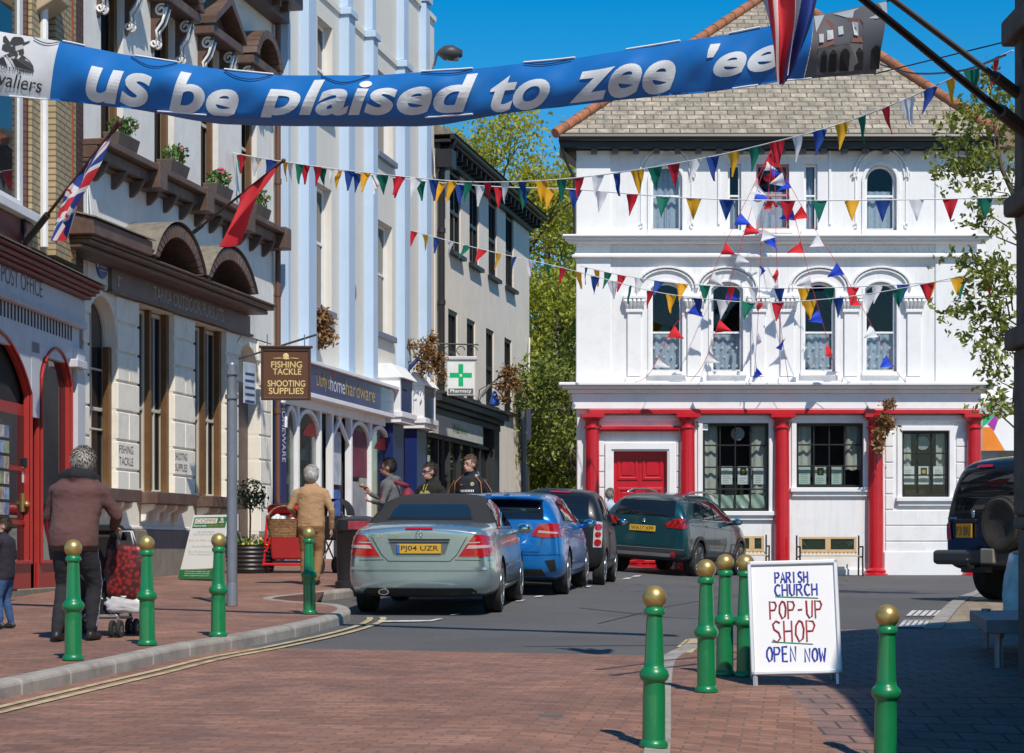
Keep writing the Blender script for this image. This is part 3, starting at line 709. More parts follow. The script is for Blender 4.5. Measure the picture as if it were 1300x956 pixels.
# shopfront
gz_ = 1.2
M_vinyl = mat('indigo_sign_vinyl', (.045, .06, .19), .25, var=.3, scale=.6, coat=.4)
M_shopin = mat('shop_interior', (.04, .038, .036), .9, var=.5, scale=2)
sf0, sf1 = L.U(373, .4), L.U(500, .4)
mb = L.mb(); mb.box((sf0, -.02, 4.47), (sf1, .40, 5.02)); sg = mb.build('shop_sign', M_vinyl, bl, bevel=.008)
mb = L.mb(); mb.box((sf0, -.02, 5.02), (sf1 + .9, .48, 5.09)); mb.box((sf0, -.02, 4.38), (sf1, .43, 4.468)); mb.build('sign_moulding', M_trimw, bl, bevel=.008)
M_yl = mat('sign_gold', (.50, .36, .09), .5); M_sil = mat('sign_silver', (.68, .69, .75), .5)
for tx, x0, x1, m_ in (("Duffy's", 402, 418.5, M_yl), ('home', 419.5, 438, M_sil), ('hardware', 439, 476, M_yl)):
    mb = L.mb(); a, b = L.U(x0, .405), L.U(x1, .405); dz = -.06 if tx == "Duffy's" else 0
    text_on(mb, tx, lambda u, v: (lerp(a, b, u), .4045, lerp(4.61 + dz, 4.92, v))); mb.build('lettering', m_, sg)
mb = L.mb(); a = L.U(455, .405); mb.box((L.U(421, .405), .401, 4.9), (L.U(425, .405), .4055, 4.98)); mb.build('sign_mark', M_red, sg)
posts = [381, 409, 424, 448, 473, 498]
mb = L.mb(); pu = [L.U(x, .22) for x in posts]
for u in pu: mb.box((u - .06, .06, 1.0), (u + .06, .20, 4.38))
mb.box((sf0, .05, 4.2), (sf1, .21, 4.379))
def spand(a, b):   # open arched bracket between two posts
    n = 10; c = (a + b) / 2; r = (b - a) / 2
    for q in range(n):
        t0, t1 = PI * q / n, PI * (q + 1) / n
        mb.prism([(c + r * math.cos(t0), .09, 3.75 + .45 * math.sin(t0)), (c + r * math.cos(t1), .09, 3.75 + .45 * math.sin(t1)), (c + (r - .09) * math.cos(t1), .09, 3.75 + .37 * math.sin(t1)), (c + (r - .09) * math.cos(t0), .09, 3.75 + .37 * math.sin(t0))], (0, .09, 0))
pl = L.U(366, .22)
spand(pl, pu[0]); spand(pu[0], pu[1]); spand(pu[3], pu[4]); spand(pu[4], pu[5])
n = 6
for a, b, s in ((pu[2], pu[2] + .8, 1), (pu[3], pu[3] - .9, 1)):
    mb.prism([(a, .1, 3.7), (a, .1, 3.6), (b, .1, 4.15), (b, .1, 4.25)], (0, .07, 0))
for a, b in ((pl, pu[1]), (pu[3], sf1)): mb.box((a, .0, 1.0), (b, .17, 1.35)); mb.box((a, 0, 1.35), (b, .24, 1.42))
mb.build('white_shopfront_frame', M_trimw, bl, bevel=.008, seg=1)
for a, b in ((pl, pu[0]), (pu[0], pu[1]), (pu[3], pu[4]), (pu[4], pu[5])):
    g = L.mb(); g.box((a + .06, .10, 1.42), (b - .06, .115, 4.2)); g.build('shop_window', M_clear, bl)
r_ = L.mb(); r_.box((sf0, -.29, 1.0), (sf1, -.02, 4.37)); r_.build('shop_interior', M_shopin, bl)
# goods seen behind the glass
for k in range(34):
    a, b = rnd.choice([(pl, pu[0]), (pu[0], pu[1]), (pu[3], pu[4]), (pu[4], pu[5])]); u = rnd.uniform(a + .15, b - .25); zz = rnd.choice([1.45, 1.45, 2.1, 2.7, 3.2]); h = rnd.uniform(.15, .45)
    q = L.mb(); q.box((u, -.015, zz), (u + rnd.uniform(.1, .3), .06, zz + h)); q.build('goods', mat('goods_%d' % (k % 7), [(.5, .5, .52), (.45, .06, .05), (.08, .15, .4), (.5, .42, .1), (.12, .3, .15), (.3, .2, .14), (.55, .5, .45)][k % 7], .6), bl, bevel=.01)
a = L.U(446, .1)
q = L.mb(); q.box((pu[3] + .1, .118, 3.0), (pu[4] - .1, .122, 4.0)); q.build('poster', mat('maroon_poster', (.16, .03, .06), .6, var=.3), bl)
q = L.mb(); q.box((pu[3] + .2, .118, 1.9), (pu[4] - .15, .121, 2.9)); q.build('poster', mat('grey_poster', (.32, .33, .36), .6, var=.3), bl)
q = L.mb(); q.box((pu[2] + .12, .02, 2.0), (pu[3] - .35, .05, 2.7)); q.build('poster', mat('blue_poster', (.05, .12, .4), .6, var=.6, scale=6), bl)
q = L.mb(); q.box((pu[2] + .1, .02, 2.8), (pu[3] - .3, .05, 3.9)); q.build('poster', mat('pale_poster', (.45, .5, .56), .6, var=.3, scale=4), bl)
for (xa, xb) in ((381, 409), (473, 498)):
    a, b = L.U(xa, .1) + .1, L.U(xb, .1) - .1; q = L.mb(); q.add([(u, .119, zz) for u, zz in outline(a, b, 3.68, 3.95, .26, 8)], [tuple(range(11))]); q.build('window_sticker', mat('sale_red', (.6, .05, .03), .5), bl)
# navy end pilasters with boxed heads
for x0, x1 in ((346, 364),):
    q = L.mb(); q.box((L.U(356.5, .15), 0, 1.0), (L.U(x1, .15), .15, 4.6)); np_ = q.build('navy_pilaster', M_navy, bl, bevel=.01)
    q = L.mb(); a, b = L.U(357, .152), L.U(363.5, .152); text_on(q, 'HOMEWARE', lambda u, v: (lerp(a + .05, b - .05, v), .1545, lerp(4.2, 3.1, u))); q.build('lettering', M_sil, np_)
for x0, x1 in ((497, 522), (527, 550)):
    a, b = L.U(x0 + 9, .45), L.U(x1, .45)
    q = L.mb(); q.box((a + .1, 0, 1.1), (b - .1, .3, 4.3)); q.box((a, 0, 4.55), (b, .48, 5.3)); q.build('navy_pilaster', M_navy, bl, bevel=.01)
    q = L.mb(); q.box((a - .06, 0, 4.3), (b + .06, .52, 4.42)); q.box((a - .1, 0, 4.42), (b + .1, .56, 4.548))
    for uu in (a, b): q.box((uu - .05, .0, 4.55), (uu + .05, .50, 5.3))
    q.prism([(a - .1, 0, 5.3), (a - .1, .58, 5.3), (a - .1, .3, 5.62), (a - .1, 0, 5.62)], (b - a + .2, 0, 0)); q.build('pilaster_cap', M_trimw, bl, bevel=.01)
q = L.mb(); a, b = L.U(526, .2), L.U(533, .2); q.box((L.U(518, .1), .02, 4.5), (L.U(540, .1), .2, 5.1)); q.build('number_board', M_navy, bl)
q = L.mb(); text_on(q, '8', lambda u, v: (a - .1 + u * .25, .205, 4.62 + v * .36)); q.build('lettering', M_yl, bl)
q = L.mb(); q.box((L.U(522, 0), .01, 1.1), (L.U(530, 0), .06, 4.3)); q.build('side_door', M_navy, bl)

# ---- beige pharmacy building with black windows
M_beige = mat('beige_stucco', (.86, .78, .68), .9, var=.05, scale=1.0, bump=.35, bscale=22, streak=.3, dirt=(.68, .61, .52), dirtamt=.4)
pu0, pu1 = L.U(552.5), L.U(672)
ph = thing('pharmacy_building', 'beige rendered building with tall black windows over a pharmacy', 'shop building', L.p((pu0 + pu1) / 2, 0, 1.4))
po = []
for xc, hw_ in ((578, 7), (602, 6), (625.5, 5.2), (647, 5)):
    a, b = L.U(xc - hw_), L.U(xc + hw_); po.append((a, b, 9.17, 11.3))
for xc, hw_ in ((575, 6), (598, 5.3), (622, 5), (645, 4.6)):
    a, b = L.U(xc - hw_), L.U(xc + hw_); po.append((a, b, 5.5, 7.66))
mb = L.mb(); wall(mb, pu0, pu1, .5, 11.65, po, 0, .2); shell(mb, pu0, pu1, .5, 11.65, front=.25); mb.build('wall', M_beige, ph)
for o in po:
    window(L, ph, o[0], o[1], o[2], o[3], -.04, M_black, M_darkglass, cols=2, rows=1, meet=.5, fw=.12, th=.1)
    s = L.mb(); s.box((o[0] - .12, -.05, o[2] - .1), (o[1] + .12, .14, o[2])); s.build('sill', M_black, ph)
mb = L.mb(); mb.box((pu0, -.1, 11.3), (pu1 + .1, .12, 11.62)); mb.box((pu0 - .1, -.1, 11.62), (pu1 + .35, .42, 11.70)); mb.tube([(pu0 - .1, .46, 11.75), (pu1 + .4, .46, 11.75)], .07, 8)
u = pu0 + .3
while u < pu1: mb.box((u, .1, 11.42), (u + .1, .36, 11.617)); u += .6
mb.build('eaves', M_iron, ph, bevel=.01, seg=1)
mb = L.mb(); mb.prism([(pu0 - .1, .55, 11.82), (pu0 - .1, -4.5, 14.4), (pu0 - .1, -9, 11.8)], (pu1 - pu0 + .45, 0, 0)); mb.build('roof', M_slate, ph)
mb = L.mb(); uu = L.U(559.5, .1); mb.tube([(uu, .12, 1.5), (uu, .12, 10.9), (uu - .05, .3, 11.4), (uu - .05, .5, 11.7)], .085, 8); mb.box((uu - .28, .05, 11.0), (uu + .22, .45, 11.45))
for zz in (3.2, 5.6, 7.6, 9.4): mb.tube([(uu, .12, zz), (uu, .12, zz + .12)], .105, 8)
mb.build('rainwater_pipe', M_iron, ph, smooth=40)
# shopfront of the pharmacy
s0, s1 = L.U(553, .4), L.U(632, .4)
mb = L.mb()
for k, (w, z0, z1) in enumerate(((.30, 4.62, 4.78), (.42, 4.78, 4.9), (.55, 4.9, 5.06), (.62, 5.06, 5.14))): mb.box((s0, -.02, z0 + .16), (s1 + .9, w, z1 + .16))
mb.box((s1, -.02, 1.2), (s1 + .75, .3, 4.78)); mb.box((s0, -.02, 4.2), (s1, .18, 4.3)); mb.box((s0, -.02, 1.2), (s1, .2, 1.6))
for k in range(7): u = lerp(s0, s1, k / 6); mb.box((u - .07, -.02, 1.6), (u + .07, .18, 4.2))
mb.build('dark_shopfront', M_darktrim, ph, bevel=.012, seg=1)
mb = L.mb(); mb.box((s0 + .05, 0, 4.3), (L.U(613, .32), .32, 4.77)); sg = mb.build('shop_sign', mat('pale_grey_sign', (.55, .55, .54), .6), ph)
mb = L.mb(); a, b = L.U(574.5, .325), L.U(593.5, .325); mid = lerp(a, b, .5)
text_on(mb, 'Well', lambda u, v: (lerp(a, mid - .1, u), .3245, lerp(4.42, 4.66, v)), off=.02); mb.build('lettering', mat('dark_green_sign', (.05, .13, .04), .5), sg)
mb = L.mb(); text_on(mb, 'pharmacy', lambda u, v: (lerp(mid, b, u), .3245, lerp(4.40, 4.62, v)), off=.01); mb.build('lettering', mat('lime_green_sign', (.16, .34, .06), .5), sg)
mb = L.mb(); mb.box((s0 + .1, -.02, 1.6), (s1 - .1, .08, 4.2)); mb.build('shop_window', M_leftglass, ph)
mb = L.mb(); mb.tube([(L.U(668), .08, 1.5), (L.U(668), .08, 6.5), (L.U(669), .08, 8)], .025, 6); mb.build('cable', M_beige, ph)

# ---- post office
pv0, pv1 = P0.U(-70), P0.U(106)
po_ = thing('post_office_building', 'brick post office with grey fascia, red arched shopfront and dark red cornice', 'post office', P0.p((pv0 + pv1) / 2, 0, .8))
M_cbrick = brickmat('cream_brick', (.52, .40, .22), (.46, .36, .20), (.20, .15, .10), .24, .085, .012, 'UV', bump=.4, var=.3)
M_rbrick = brickmat('brown_brick', (.15, .07, .05), (.11, .05, .04), (.06, .04, .035), .24, .085, .012, 'UV', bump=.4, var=.3)
M_pog = mat('blue_grey_paint', (.60, .60, .63), .65, var=.05, scale=2, bump=.08, streak=.15, dirt=(.46, .46, .46), dirtamt=.4)
M_dred = mat('dark_red_paint', (.15, .018, .016), .45, var=.2, scale=3, dirt=(.09, .03, .025), dirtamt=.5)
M_pored = mat('bright_red_paint', (.38, .034, .028), .4, var=.08, scale=3, dirt=(.35, .02, .02), dirtamt=.4)
M_terra = mat('terracotta', (.38, .10, .03), .6, var=.25, scale=5, dirt=(.2, .05, .025), dirtamt=.5)
W0a, W0b = P0.U(-66), P0.U(34)
zs = P0.H(15, 262)
mb = P0.mb(); wall(mb, pv0, pv1, 5.4, 13, [(W0a, W0b, zs, 9.6)], 0, .2); shell(mb, pv0, pv1, .4, 13, front=.25); mb.build('wall', M_rbrick, po_, uv=P0.uv)
mb = P0.mb()
for xa, xb, w in ((36, 56, .05), (58, 84, .14)):
    a, b = P0.U(xa, 0), P0.U(xb, 0); mb.box((a, -.01, 5.45), (b, w, 13))
mb.build('cream_brick_pier', M_cbrick, po_, uv=P0.uv)
mb = P0.mb(); uu = P0.U(88, .1); mb.tube([(uu, .09, 5.5), (uu, .09, 13)], .07, 10); mb.build('terracotta_shaft', M_terra, po_, smooth=40)
mb = P0.mb(); uu = P0.U(56, .1); mb.tube([(uu, .1, 5.5), (uu, .1, 13)], .055, 8); mb.build('rainwater_pipe', M_trimw, po_, smooth=40)
mb = P0.mb(); a = P0.U(66, .2); mb.prism([(a - .2, 0, 8.6), (a - .2, .34, 8.8), (a - .2, .34, 9.2), (a - .2, 0, 9.6)], (.55, 0, 0)); mb.brk(); mb.box((pv1 - .75, 0, 10.2), (pv1, .2, 10.6)); mb.each('stone_corbel', mat('buff_stone', (.45, .36, .24), .8, var=.2, bump=.3), po_, bevel=.02)
wn = window(P0, po_, W0a, W0b, zs, 9.6, -.05, M_trimw, M_leftglass, cols=2, rows=1, meet=.52, fw=.16, bar=.10)
mb = P0.mb(); mb.box((W0a - .1, -.1, zs - .12), (W0b + .1, .16, zs)); mb.build('sill', M_trimw, po_, bevel=.01)
mb = P0.mb(); mb.box((W0a - .1, -.02, zs - .75), (W0b + .05, .05, zs - .125)); mb.build('red_apron', M_dred, po_)
# cornice
cz0 = P0.H(0, 330, .22); c1 = P0.U(134, .42)
mb = P0.mb()
for w, a, b in ((.22, 0, .05), (.29, .05, .09), (.34, .09, .15), (.42, .15, .19)): mb.box((pv0, -.02, cz0 + a), (c1, w, cz0 + b))
cn = mb.build('cornice', M_dred, po_, bevel=.012, seg=1)
mb = P0.mb(); mb.prism([(pv0, 0, cz0 + .29), (pv0, .45, cz0 + .195), (pv0, .45, cz0 + .21), (pv0, 0, cz0 + .31)], (c1 - pv0 + .03, 0, 0)); mb.build('slate_covering', M_slate, cn)
fz0 = P0.H(40, 383, .12)
mb = P0.mb(); mb.box((pv0, -.02, fz0), (P0.U(108, .12), .12, cz0 - .002)); mb.box((pv0, -.02, 4.05), (P0.U(100, .05), .06, fz0 - .1)); mb.box((pv0, -.02, fz0 - .1), (P0.U(106, .1), .16, fz0 - .001)); fa = mb.build('grey_fascia', M_pog, po_, bevel=.01)
mb = P0.mb(); a, b = P0.U(2, .125), P0.U(54, .125); zc = P0.H(28, 356, .12); text_on(mb, 'POST OFFICE', lambda u, v: (lerp(a, b, u), .1245, zc - .125 + .225 * v)); mb.build('lettering', mat('faded_grey_lettering', (.13, .13, .15), .6), fa)
# row of small arched slots in the frieze, then two big red arches
mb = P0.mb(); u = pv0
u1_ = P0.U(92, .07); n = 0
sl0 = P0.H(50, 418, .07); slh = .34
while u < u1_:
    mb.add([(q, .0625, zz) for q, zz in outline(u, u + .075, sl0, sl0 + slh, .036, 6)], [tuple(range(9))]); u += .145; n += 1
mb.build('frieze_slot', mat('slot_shadow', (.03, .032, .038), .8), po_)
mb = P0.mb(); u = pv0
while u < u1_ + .1:
    mb.box((u, .161, fz0 - .085), (u + .03, .17, fz0 - .02)); u += .06
mb.build('dentil', M_pog, po_)
A1a, A1b = P0.U(-62, .1), P0.U(44, .1); A2a, A2b = P0.U(54, .1), P0.U(95, .1); base = .55
zA = P0.H(72, 436, .1)
mb = P0.mb(); mb.box((P0.U(96, .1), -.02, base), (P0.U(106, .1), .13, 4.3)); mb.box((P0.U(94, .15), -.02, 4.0), (P0.U(107, .15), .2, 4.12)); mb.build('grey_column', M_pog, po_, bevel=.015)
mb = P0.mb()
mb.box((A1b + .001, -.02, 3.2), (A2a - .001, .06, 4.2))
for a, b, rs_ in ((A1a, A1b, .75), (A2a, A2b, .5)):
    # grey spandrel above the arch
    ol = outline(a, b, base, zA, rs_, 14)[2:]
    mb.add([(u, .055, zz) for u, zz in ol] + [(u, .055, 4.2) for u, zz in ol], [(i, i + 1, len(ol) + i + 1, len(ol) + i) for i in range(len(ol) - 1)])
mb.build('grey_spandrel', M_pog, po_)
mb = P0.mb()
for a, b, rs_ in ((A1a, A1b, .75), (A2a, A2b, .5)):
    ringprism(mb, outline(a, b, base, zA, rs_, 14), outline(a + .10, b - .10, base + .75, zA - .10, rs_ - .06, 14), -.02, .05)
    ringprism(mb, outline(a + .04, b - .04, base + .7, zA - .04, rs_ - .02, 14), outline(a + .08, b - .08, base + .75, zA - .08, rs_ - .05, 14), .055, .09)
mb.build('red_arch', M_pored, po_, bevel=.008, seg=1)
g = P0.mb(); g.add([(u, -.01, zz) for u, zz in outline(A2a + .05, A2b - .05, base + .7, zA - .05, .45, 14)], [tuple(range(17))]); g.build('shop_window', M_leftglass, po_)
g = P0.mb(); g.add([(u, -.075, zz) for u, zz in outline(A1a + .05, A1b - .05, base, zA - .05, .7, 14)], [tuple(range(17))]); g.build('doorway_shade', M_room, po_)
g = P0.mb(); g.box((A2a, .0, base), (A2b, .02, base + .72)); g.build('stall_riser', M_darktrim, po_)
mb = P0.mb(); mb.box((pv0, -.02, .4), (P0.U(106, .16), .16, .93)); mb.build('doorstep', M_plinth, po_, bevel=.01)
# red door leaf, glazed, standing in the arch
d0, d1 = P0.U(-30, .0), P0.U(40, .0); dz1 = 3.35
mb = P0.mb(); mb.box((d0, -.07, .94), (d1, -.02, dz1)); dr = mb.build('door', M_pored, po_, bevel=.006)
mb = P0.mb()
for z0, z1 in ((1.05, 1.75), (1.85, 2.45), (2.55, 3.2)): mb.box((d0 + .15, -.025, z0), (d1 - .22, -.014, z1))
mb.build('door_glass', M_leftglass, dr)
mb = P0.mb()
for z0 in (1.03, 1.77, 2.47): mb.box((d0 + .1, -.02, z0), (d1 - .18, .0, z0 + .05))
mb.build('door_rail', M_pored, dr)
mb = P0.mb(); u, zz = P0.uz(30, 638, 0); mb.box((u - .04, -.02, zz - .12), (u + .04, .012, zz + .12)); mb.ball((u, .04, zz - .02), .04, 10); mb.build('handle', M_gold, dr)
mb = P0.mb(); u, zz = P0.uz(33, 587, 0); mb.box((u - .06, -.02, zz - .06), (u + .06, .03, zz + .06)); mb.build('letter_lock', M_plastic, dr, bevel=.005)
mb = P0.mb(); u, zz = P0.uz(31, 603, 0); mb.box((u - .06, -.02, zz - .1), (u + .06, -.012, zz + .1)); mb.build('notice', M_paper, dr)
# postcard rack by the door
t = thing('postcard_rack', 'black rack of small picture postcards by the red door', 'postcard rack', P0.p(P0.U(6, .3), .3, .9))
u = P0.U(9, .33); mb = P0.mb(); mb.box((u - .5, .28, 1.15), (u + .16, .31, 3.0)); mb.tube([(u - .17, .3, .93), (u - .17, .3, 1.2)], .03, 8); mb.box((u - .45, .2, .93), (u + .12, .42, .96)); mb.build('frame', M_plastic, t)
for r in range(9):
    for c in range(3):
        zz = 1.3 + r * .19; mb = P0.mb(); mb.box((u - .46 + c * .2, .312, zz), (u - .28 + c * .2, .318, zz + .15)); mb.build('postcard', mat('postcard_%d' % ((r * 2 + c) % 5), [(.28, .4, .6), (.3, .38, .22), (.5, .48, .45), (.16, .24, .4), (.45, .35, .25)][(r * 2 + c) % 5], .3, var=.6, scale=11), t)
# ------------------------------------------------------------------ white three-storey inn at the end of the square
WY = 47.1
Wf = Frame((0, WY), PI / 2)     # u = +X, n = -Y (towards the camera)
def wx(x, w=0): return Wf.U(x, w)
def wz(y, w=0): return Wf.H(700, y, w)
inn = thing('white_building', 'white three storey building with red columns and a hipped slate roof', 'building', (wx(985), WY, gz(5.5, WY)))
ZB = wz(745)
x0, x1 = wx(733), wx(1238)
arch2 = [(wx(826), wx(866), wz(293), wz(209), (wx(866) - wx(826)) / 2), (wx(1098), wx(1138), wz(293), wz(209), (wx(1138) - wx(1098)) / 2)]
rect2 = [(wx(924), wx(941), wz(293), wz(208)), (wx(960), wx(1002), wz(291), wz(208)), (wx(1021), wx(1038), wz(293), wz(208))]
first = [(wx(a), wx(b), wz(472), wz(358), .16) for a, b in ((826, 866), (903, 943), (1020, 1060), (1098, 1138))]
gw = [(wx(892), wx(976), wz(649), wz(537)), (wx(1011), wx(1096), wz(619), wz(537)), (wx(1145), wx(1205), wz(631), wz(547))]
door = (wx(779), wx(847), ZB, wz(573))
mb = Wf.mb(); wall(mb, x0, x1, ZB, wz(176), arch2 + rect2 + first + gw + [door], 0, .22)
shell(mb, x0 + .4, x1, ZB, wz(176), 9, front=.7)
mb.quad((x0, -.7, ZB), (x0, 0, ZB), (x0, 0, wz(176)), (x0, -.7, wz(176)))
mb.build('wall', M_white, inn)
# corner pilaster strips, cornices
mb = Wf.mb()
mb.box((x0 - .03, -.02, wz(497)), (wx(775), .05, wz(176))); mb.box((wx(1187), -.02, wz(497)), (x1 + .03, .05, wz(176)))
def band(y0, y1, w, xa=733, xb=1238, e=.0): mb.box((wx(xa) - e, -.02, wz(y0)), (wx(xb) + e, w, wz(y1)))
band(303, 300, .34, e=.34); band(306, 303, .28, e=.28); band(310, 306, .20, e=.2); band(328, 324, .16, e=.12); band(324, 322, .10, e=.07)
band(491, 487, .42, e=.42); band(495, 491, .34, e=.34); band(500, 495, .22, e=.22)
mb.box((x0 - .12, -.02, wz(520)), (x1 + .1, .14, wz(500)))
band(535, 527, .06, 745, 1240)
band(740, 700, .06, 1122, 1230); band(740, 722, .05, 884, 983); band(740, 722, .05, 1003, 1103)
mb.build('cornice', M_trimw, inn, bevel=.015, seg=1)
# frieze of interlaced strips
mb = Wf.mb(); u = wx(776)
while u < wx(1186):
    for s in (0, 1): mb.prism([(u + (.09 if s else 0), 0, wz(321.5)), (u + (.09 if s else 0) + .02, 0, wz(321.5)), (u + (0 if s else .09) + .02, 0, wz(311)), (u + (0 if s else .09), 0, wz(311))], (0, .02 + s * .006, 0))
    u += .13
mb.build('frieze', M_trimw, inn)
# hood mouldings
mb = Wf.mb()
def arcband(xc, yt, ys, half, wd, w=.07, n=20, legs=None):
    r = half; a0 = 0
    for q in range(n):
        t0, t1 = PI * q / n, PI * (q + 1) / n
        c, zc, rz = wx(xc), wz(ys), wz(yt) - wz(ys)
        mb.prism([(c + r * math.cos(t0), 0, zc + rz * math.sin(t0)), (c + r * math.cos(t1), 0, zc + rz * math.sin(t1)), (c + (r - wd) * math.cos(t1), 0, zc + (rz - wd) * math.sin(t1)), (c + (r - wd) * math.cos(t0), 0, zc + (rz - wd) * math.sin(t0))], (0, w, 0))
    if legs:
        for s in (-1, 1): mb.box((wx(xc) + s * (half - wd / 2) - wd / 2, 0, wz(legs)), (wx(xc) + s * (half - wd / 2) + wd / 2, w, wz(ys)))
for xc in (846, 1118):
    mb.brk(); arcband(xc, 186, 226, .62, .035); arcband(xc, 190, 226, .54, .03, .05)
    for s in (-1, 1):
        mb.tube([(wx(xc) + s * (.6 + .05 * math.cos(t)), .04, wz(222) + .06 * math.sin(t)) for t in [q * .6 for q in range(10)]], .02, 5)
        mb.box((wx(xc) + s * .56 - .015, 0, wz(285)), (wx(xc) + s * .56 + .015, .03, wz(226)))
        mb.tube([(wx(xc) + s * (.56 + .04 * math.cos(t)), .03, wz(286) + .05 * math.sin(t)) for t in [q * .6 for q in range(10)]], .016, 5)
mb.brk()
for a, b in ((911, 914), (1052, 1055)): mb.box((wx(a), 0, wz(285)), (wx(b), .04, wz(190)))
mb.box((wx(911), 0, wz(192)), (wx(1055), .06, wz(189))); mb.box((wx(916), 0, wz(198)), (wx(1050), .04, wz(196)))
for xc in (846, 923, 1040, 1118):
    mb.brk(); arcband(xc, 338, 366, .68, .045, .09); arcband(xc, 342, 366, .60, .035, .06)
mb.brk()
for o in arch2:
    mb.brk(); ringprism(mb, outline(o[0] - .07, o[1] + .07, o[2] - .01, o[3] + .07, o[4] + .07, 14), outline(o[0], o[1], o[2], o[3], o[4], 14), -.01, .045)
for o in first:
    mb.brk(); ringprism(mb, outline(o[0] - .06, o[1] + .06, o[2] - .01, o[3] + .05, .19, 12), outline(o[0], o[1], o[2], o[3], o[4], 12), -.01, .035)
mb.each('hood_moulding', M_trimw, inn, bevel=.006, seg=1)
# pilasters with leafy capitals between the first floor windows
mb = Wf.mb()
caps = [805, 881, 962, 999, 1080, 1160]
for xc in caps:
    mb.brk(); c = wx(xc); mb.box((c - .15, -.02, wz(478)), (c + .15, .07, wz(396))); mb.box((c - .19, -.02, wz(397)), (c + .19, .11, wz(393))); mb.box((c - .25, -.02, wz(380)), (c + .25, .19, wz(376)))
    for q in range(-2, 3):
        mb.tube([(c + q * .075, .06, wz(393)), (c + q * .085, .12, wz(388)), (c + q * .095, .17, wz(383)), (c + q * .1, .13, wz(380))], [.035, .045, .045, .03], 6)
    for s in (-1, 1): mb.ball((c + s * .21, .13, wz(382)), .055, 8)
    mb.box((c - .19, -.02, wz(486)), (c + .19, .1, wz(479)))
mb.each('pilaster', M_trimw, inn, bevel=.008, seg=1)
# windows
def halfc(o, lo, hi, c=M_lace): return (c, [(o[0] + .05, (o[0] + o[1]) / 2 + .03, lo, hi), ((o[0] + o[1]) / 2 - .02, o[1] - .05, lo, hi)])
for o in arch2:
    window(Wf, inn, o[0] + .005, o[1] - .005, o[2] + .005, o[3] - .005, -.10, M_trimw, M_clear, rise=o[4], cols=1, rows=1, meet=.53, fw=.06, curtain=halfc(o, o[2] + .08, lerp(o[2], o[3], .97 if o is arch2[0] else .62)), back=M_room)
for i, o in enumerate(rect2):
    fm = mat('pink_red_frame', (.55, .25, .25), .6) if i == 1 else M_trimw
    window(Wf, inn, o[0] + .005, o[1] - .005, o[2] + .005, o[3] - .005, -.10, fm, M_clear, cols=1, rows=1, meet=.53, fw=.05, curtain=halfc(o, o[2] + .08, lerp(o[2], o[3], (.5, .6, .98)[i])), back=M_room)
for o in first:
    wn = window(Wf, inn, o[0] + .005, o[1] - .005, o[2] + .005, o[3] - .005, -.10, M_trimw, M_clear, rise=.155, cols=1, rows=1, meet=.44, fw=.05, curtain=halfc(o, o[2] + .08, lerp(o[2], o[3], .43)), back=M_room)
    k = Wf.mb()
    for q in range(16): k.lathe([(0, 0), (.028, 0), (0, .004)], 8, Matrix.Translation((0, 0, 0)) @ Matrix(((1, 0, 0, lerp(o[0] + .1, o[1] - .1, (q % 4) / 3 + (.1 if (q // 4) % 2 else -.02))), (0, 0, 1, -.215), (0, 1, 0, lerp(o[2] + .15, lerp(o[2], o[3], .38), (q // 4) / 3)), (0, 0, 0, 1))))
    k.build('curtain_dot', M_paper, wn)
mb = Wf.mb()
for o in arch2 + rect2 + first: mb.box((o[0] - .08, -.12, o[2] - .09), (o[1] + .08, .09, o[2]))
mb.build('sill', M_trimw, inn, bevel=.01)
# ground floor windows, black glazing bars
for i, (o, cols, rows) in enumerate(zip(gw, (4, 4, 3), (3, 3, 3))):
    cur = [(o[0] + .03, lerp(o[0], o[1], .24), o[2] + .4, o[3] - .02), (lerp(o[0], o[1], .76), o[1] - .03, o[2] + .4, o[3] - .02)]
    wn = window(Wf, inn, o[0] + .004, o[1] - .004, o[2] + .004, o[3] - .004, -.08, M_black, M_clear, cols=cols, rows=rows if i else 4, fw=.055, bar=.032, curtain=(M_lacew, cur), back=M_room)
    for q, f in enumerate(((.38, .63, .87), (.14, .38, .63), (.18, .5, .82))[i]):
        u = lerp(o[0], o[1], f); zc = wz(603); p = Wf.mb(); p.box((u - .125, -.205, zc - .20), (u + .125, -.2, zc + .20)); n = p.build('notice', M_paper if i != 1 else mat('pale_green_paper', (.58, .70, .62), .8), wn)
        p = Wf.mb()
        if q == 1: p.box((u - .07, -.199, zc + .0), (u + .07, -.197, zc + .17)); p.build('notice_picture', M_ink, n); p = Wf.mb(); p.lathe([(0, 0), (.045, 0), (0, .002)], 14, Matrix(((1, 0, 0, u), (0, 0, 1, -.196), (0, 1, 0, zc + .08), (0, 0, 0, 1)))); p.build('notice_emblem', mat('emblem_yellow', (.7, .5, .04), .5), n); p = Wf.mb()
        for k in range(7 if q != 1 else 3): p.box((u - .09, -.199, zc - .16 + k * .045), (u + rnd.uniform(.03, .09), -.198, zc - .148 + k * .045))
        p.build('printed_lines', mat('grey_print', (.3, .3, .32), .8), n)
    if i != 1:
        u = wx((938, 0, 1174)[i]); k = Wf.mb(); k.lathe([(.09, 0), (.15, 0), (.15, .03), (.09, .03)], 20, Matrix(((1, 0, 0, u), (0, 0, 1, -.25), (0, 1, 0, wz((550, 0, 562)[i])), (0, 0, 0, 1)))); k.build('extractor_fan', mat('fan_grey', (.4, .4, .4), .5), wn)
o = gw[0]; k = Wf.mb(); n = 40
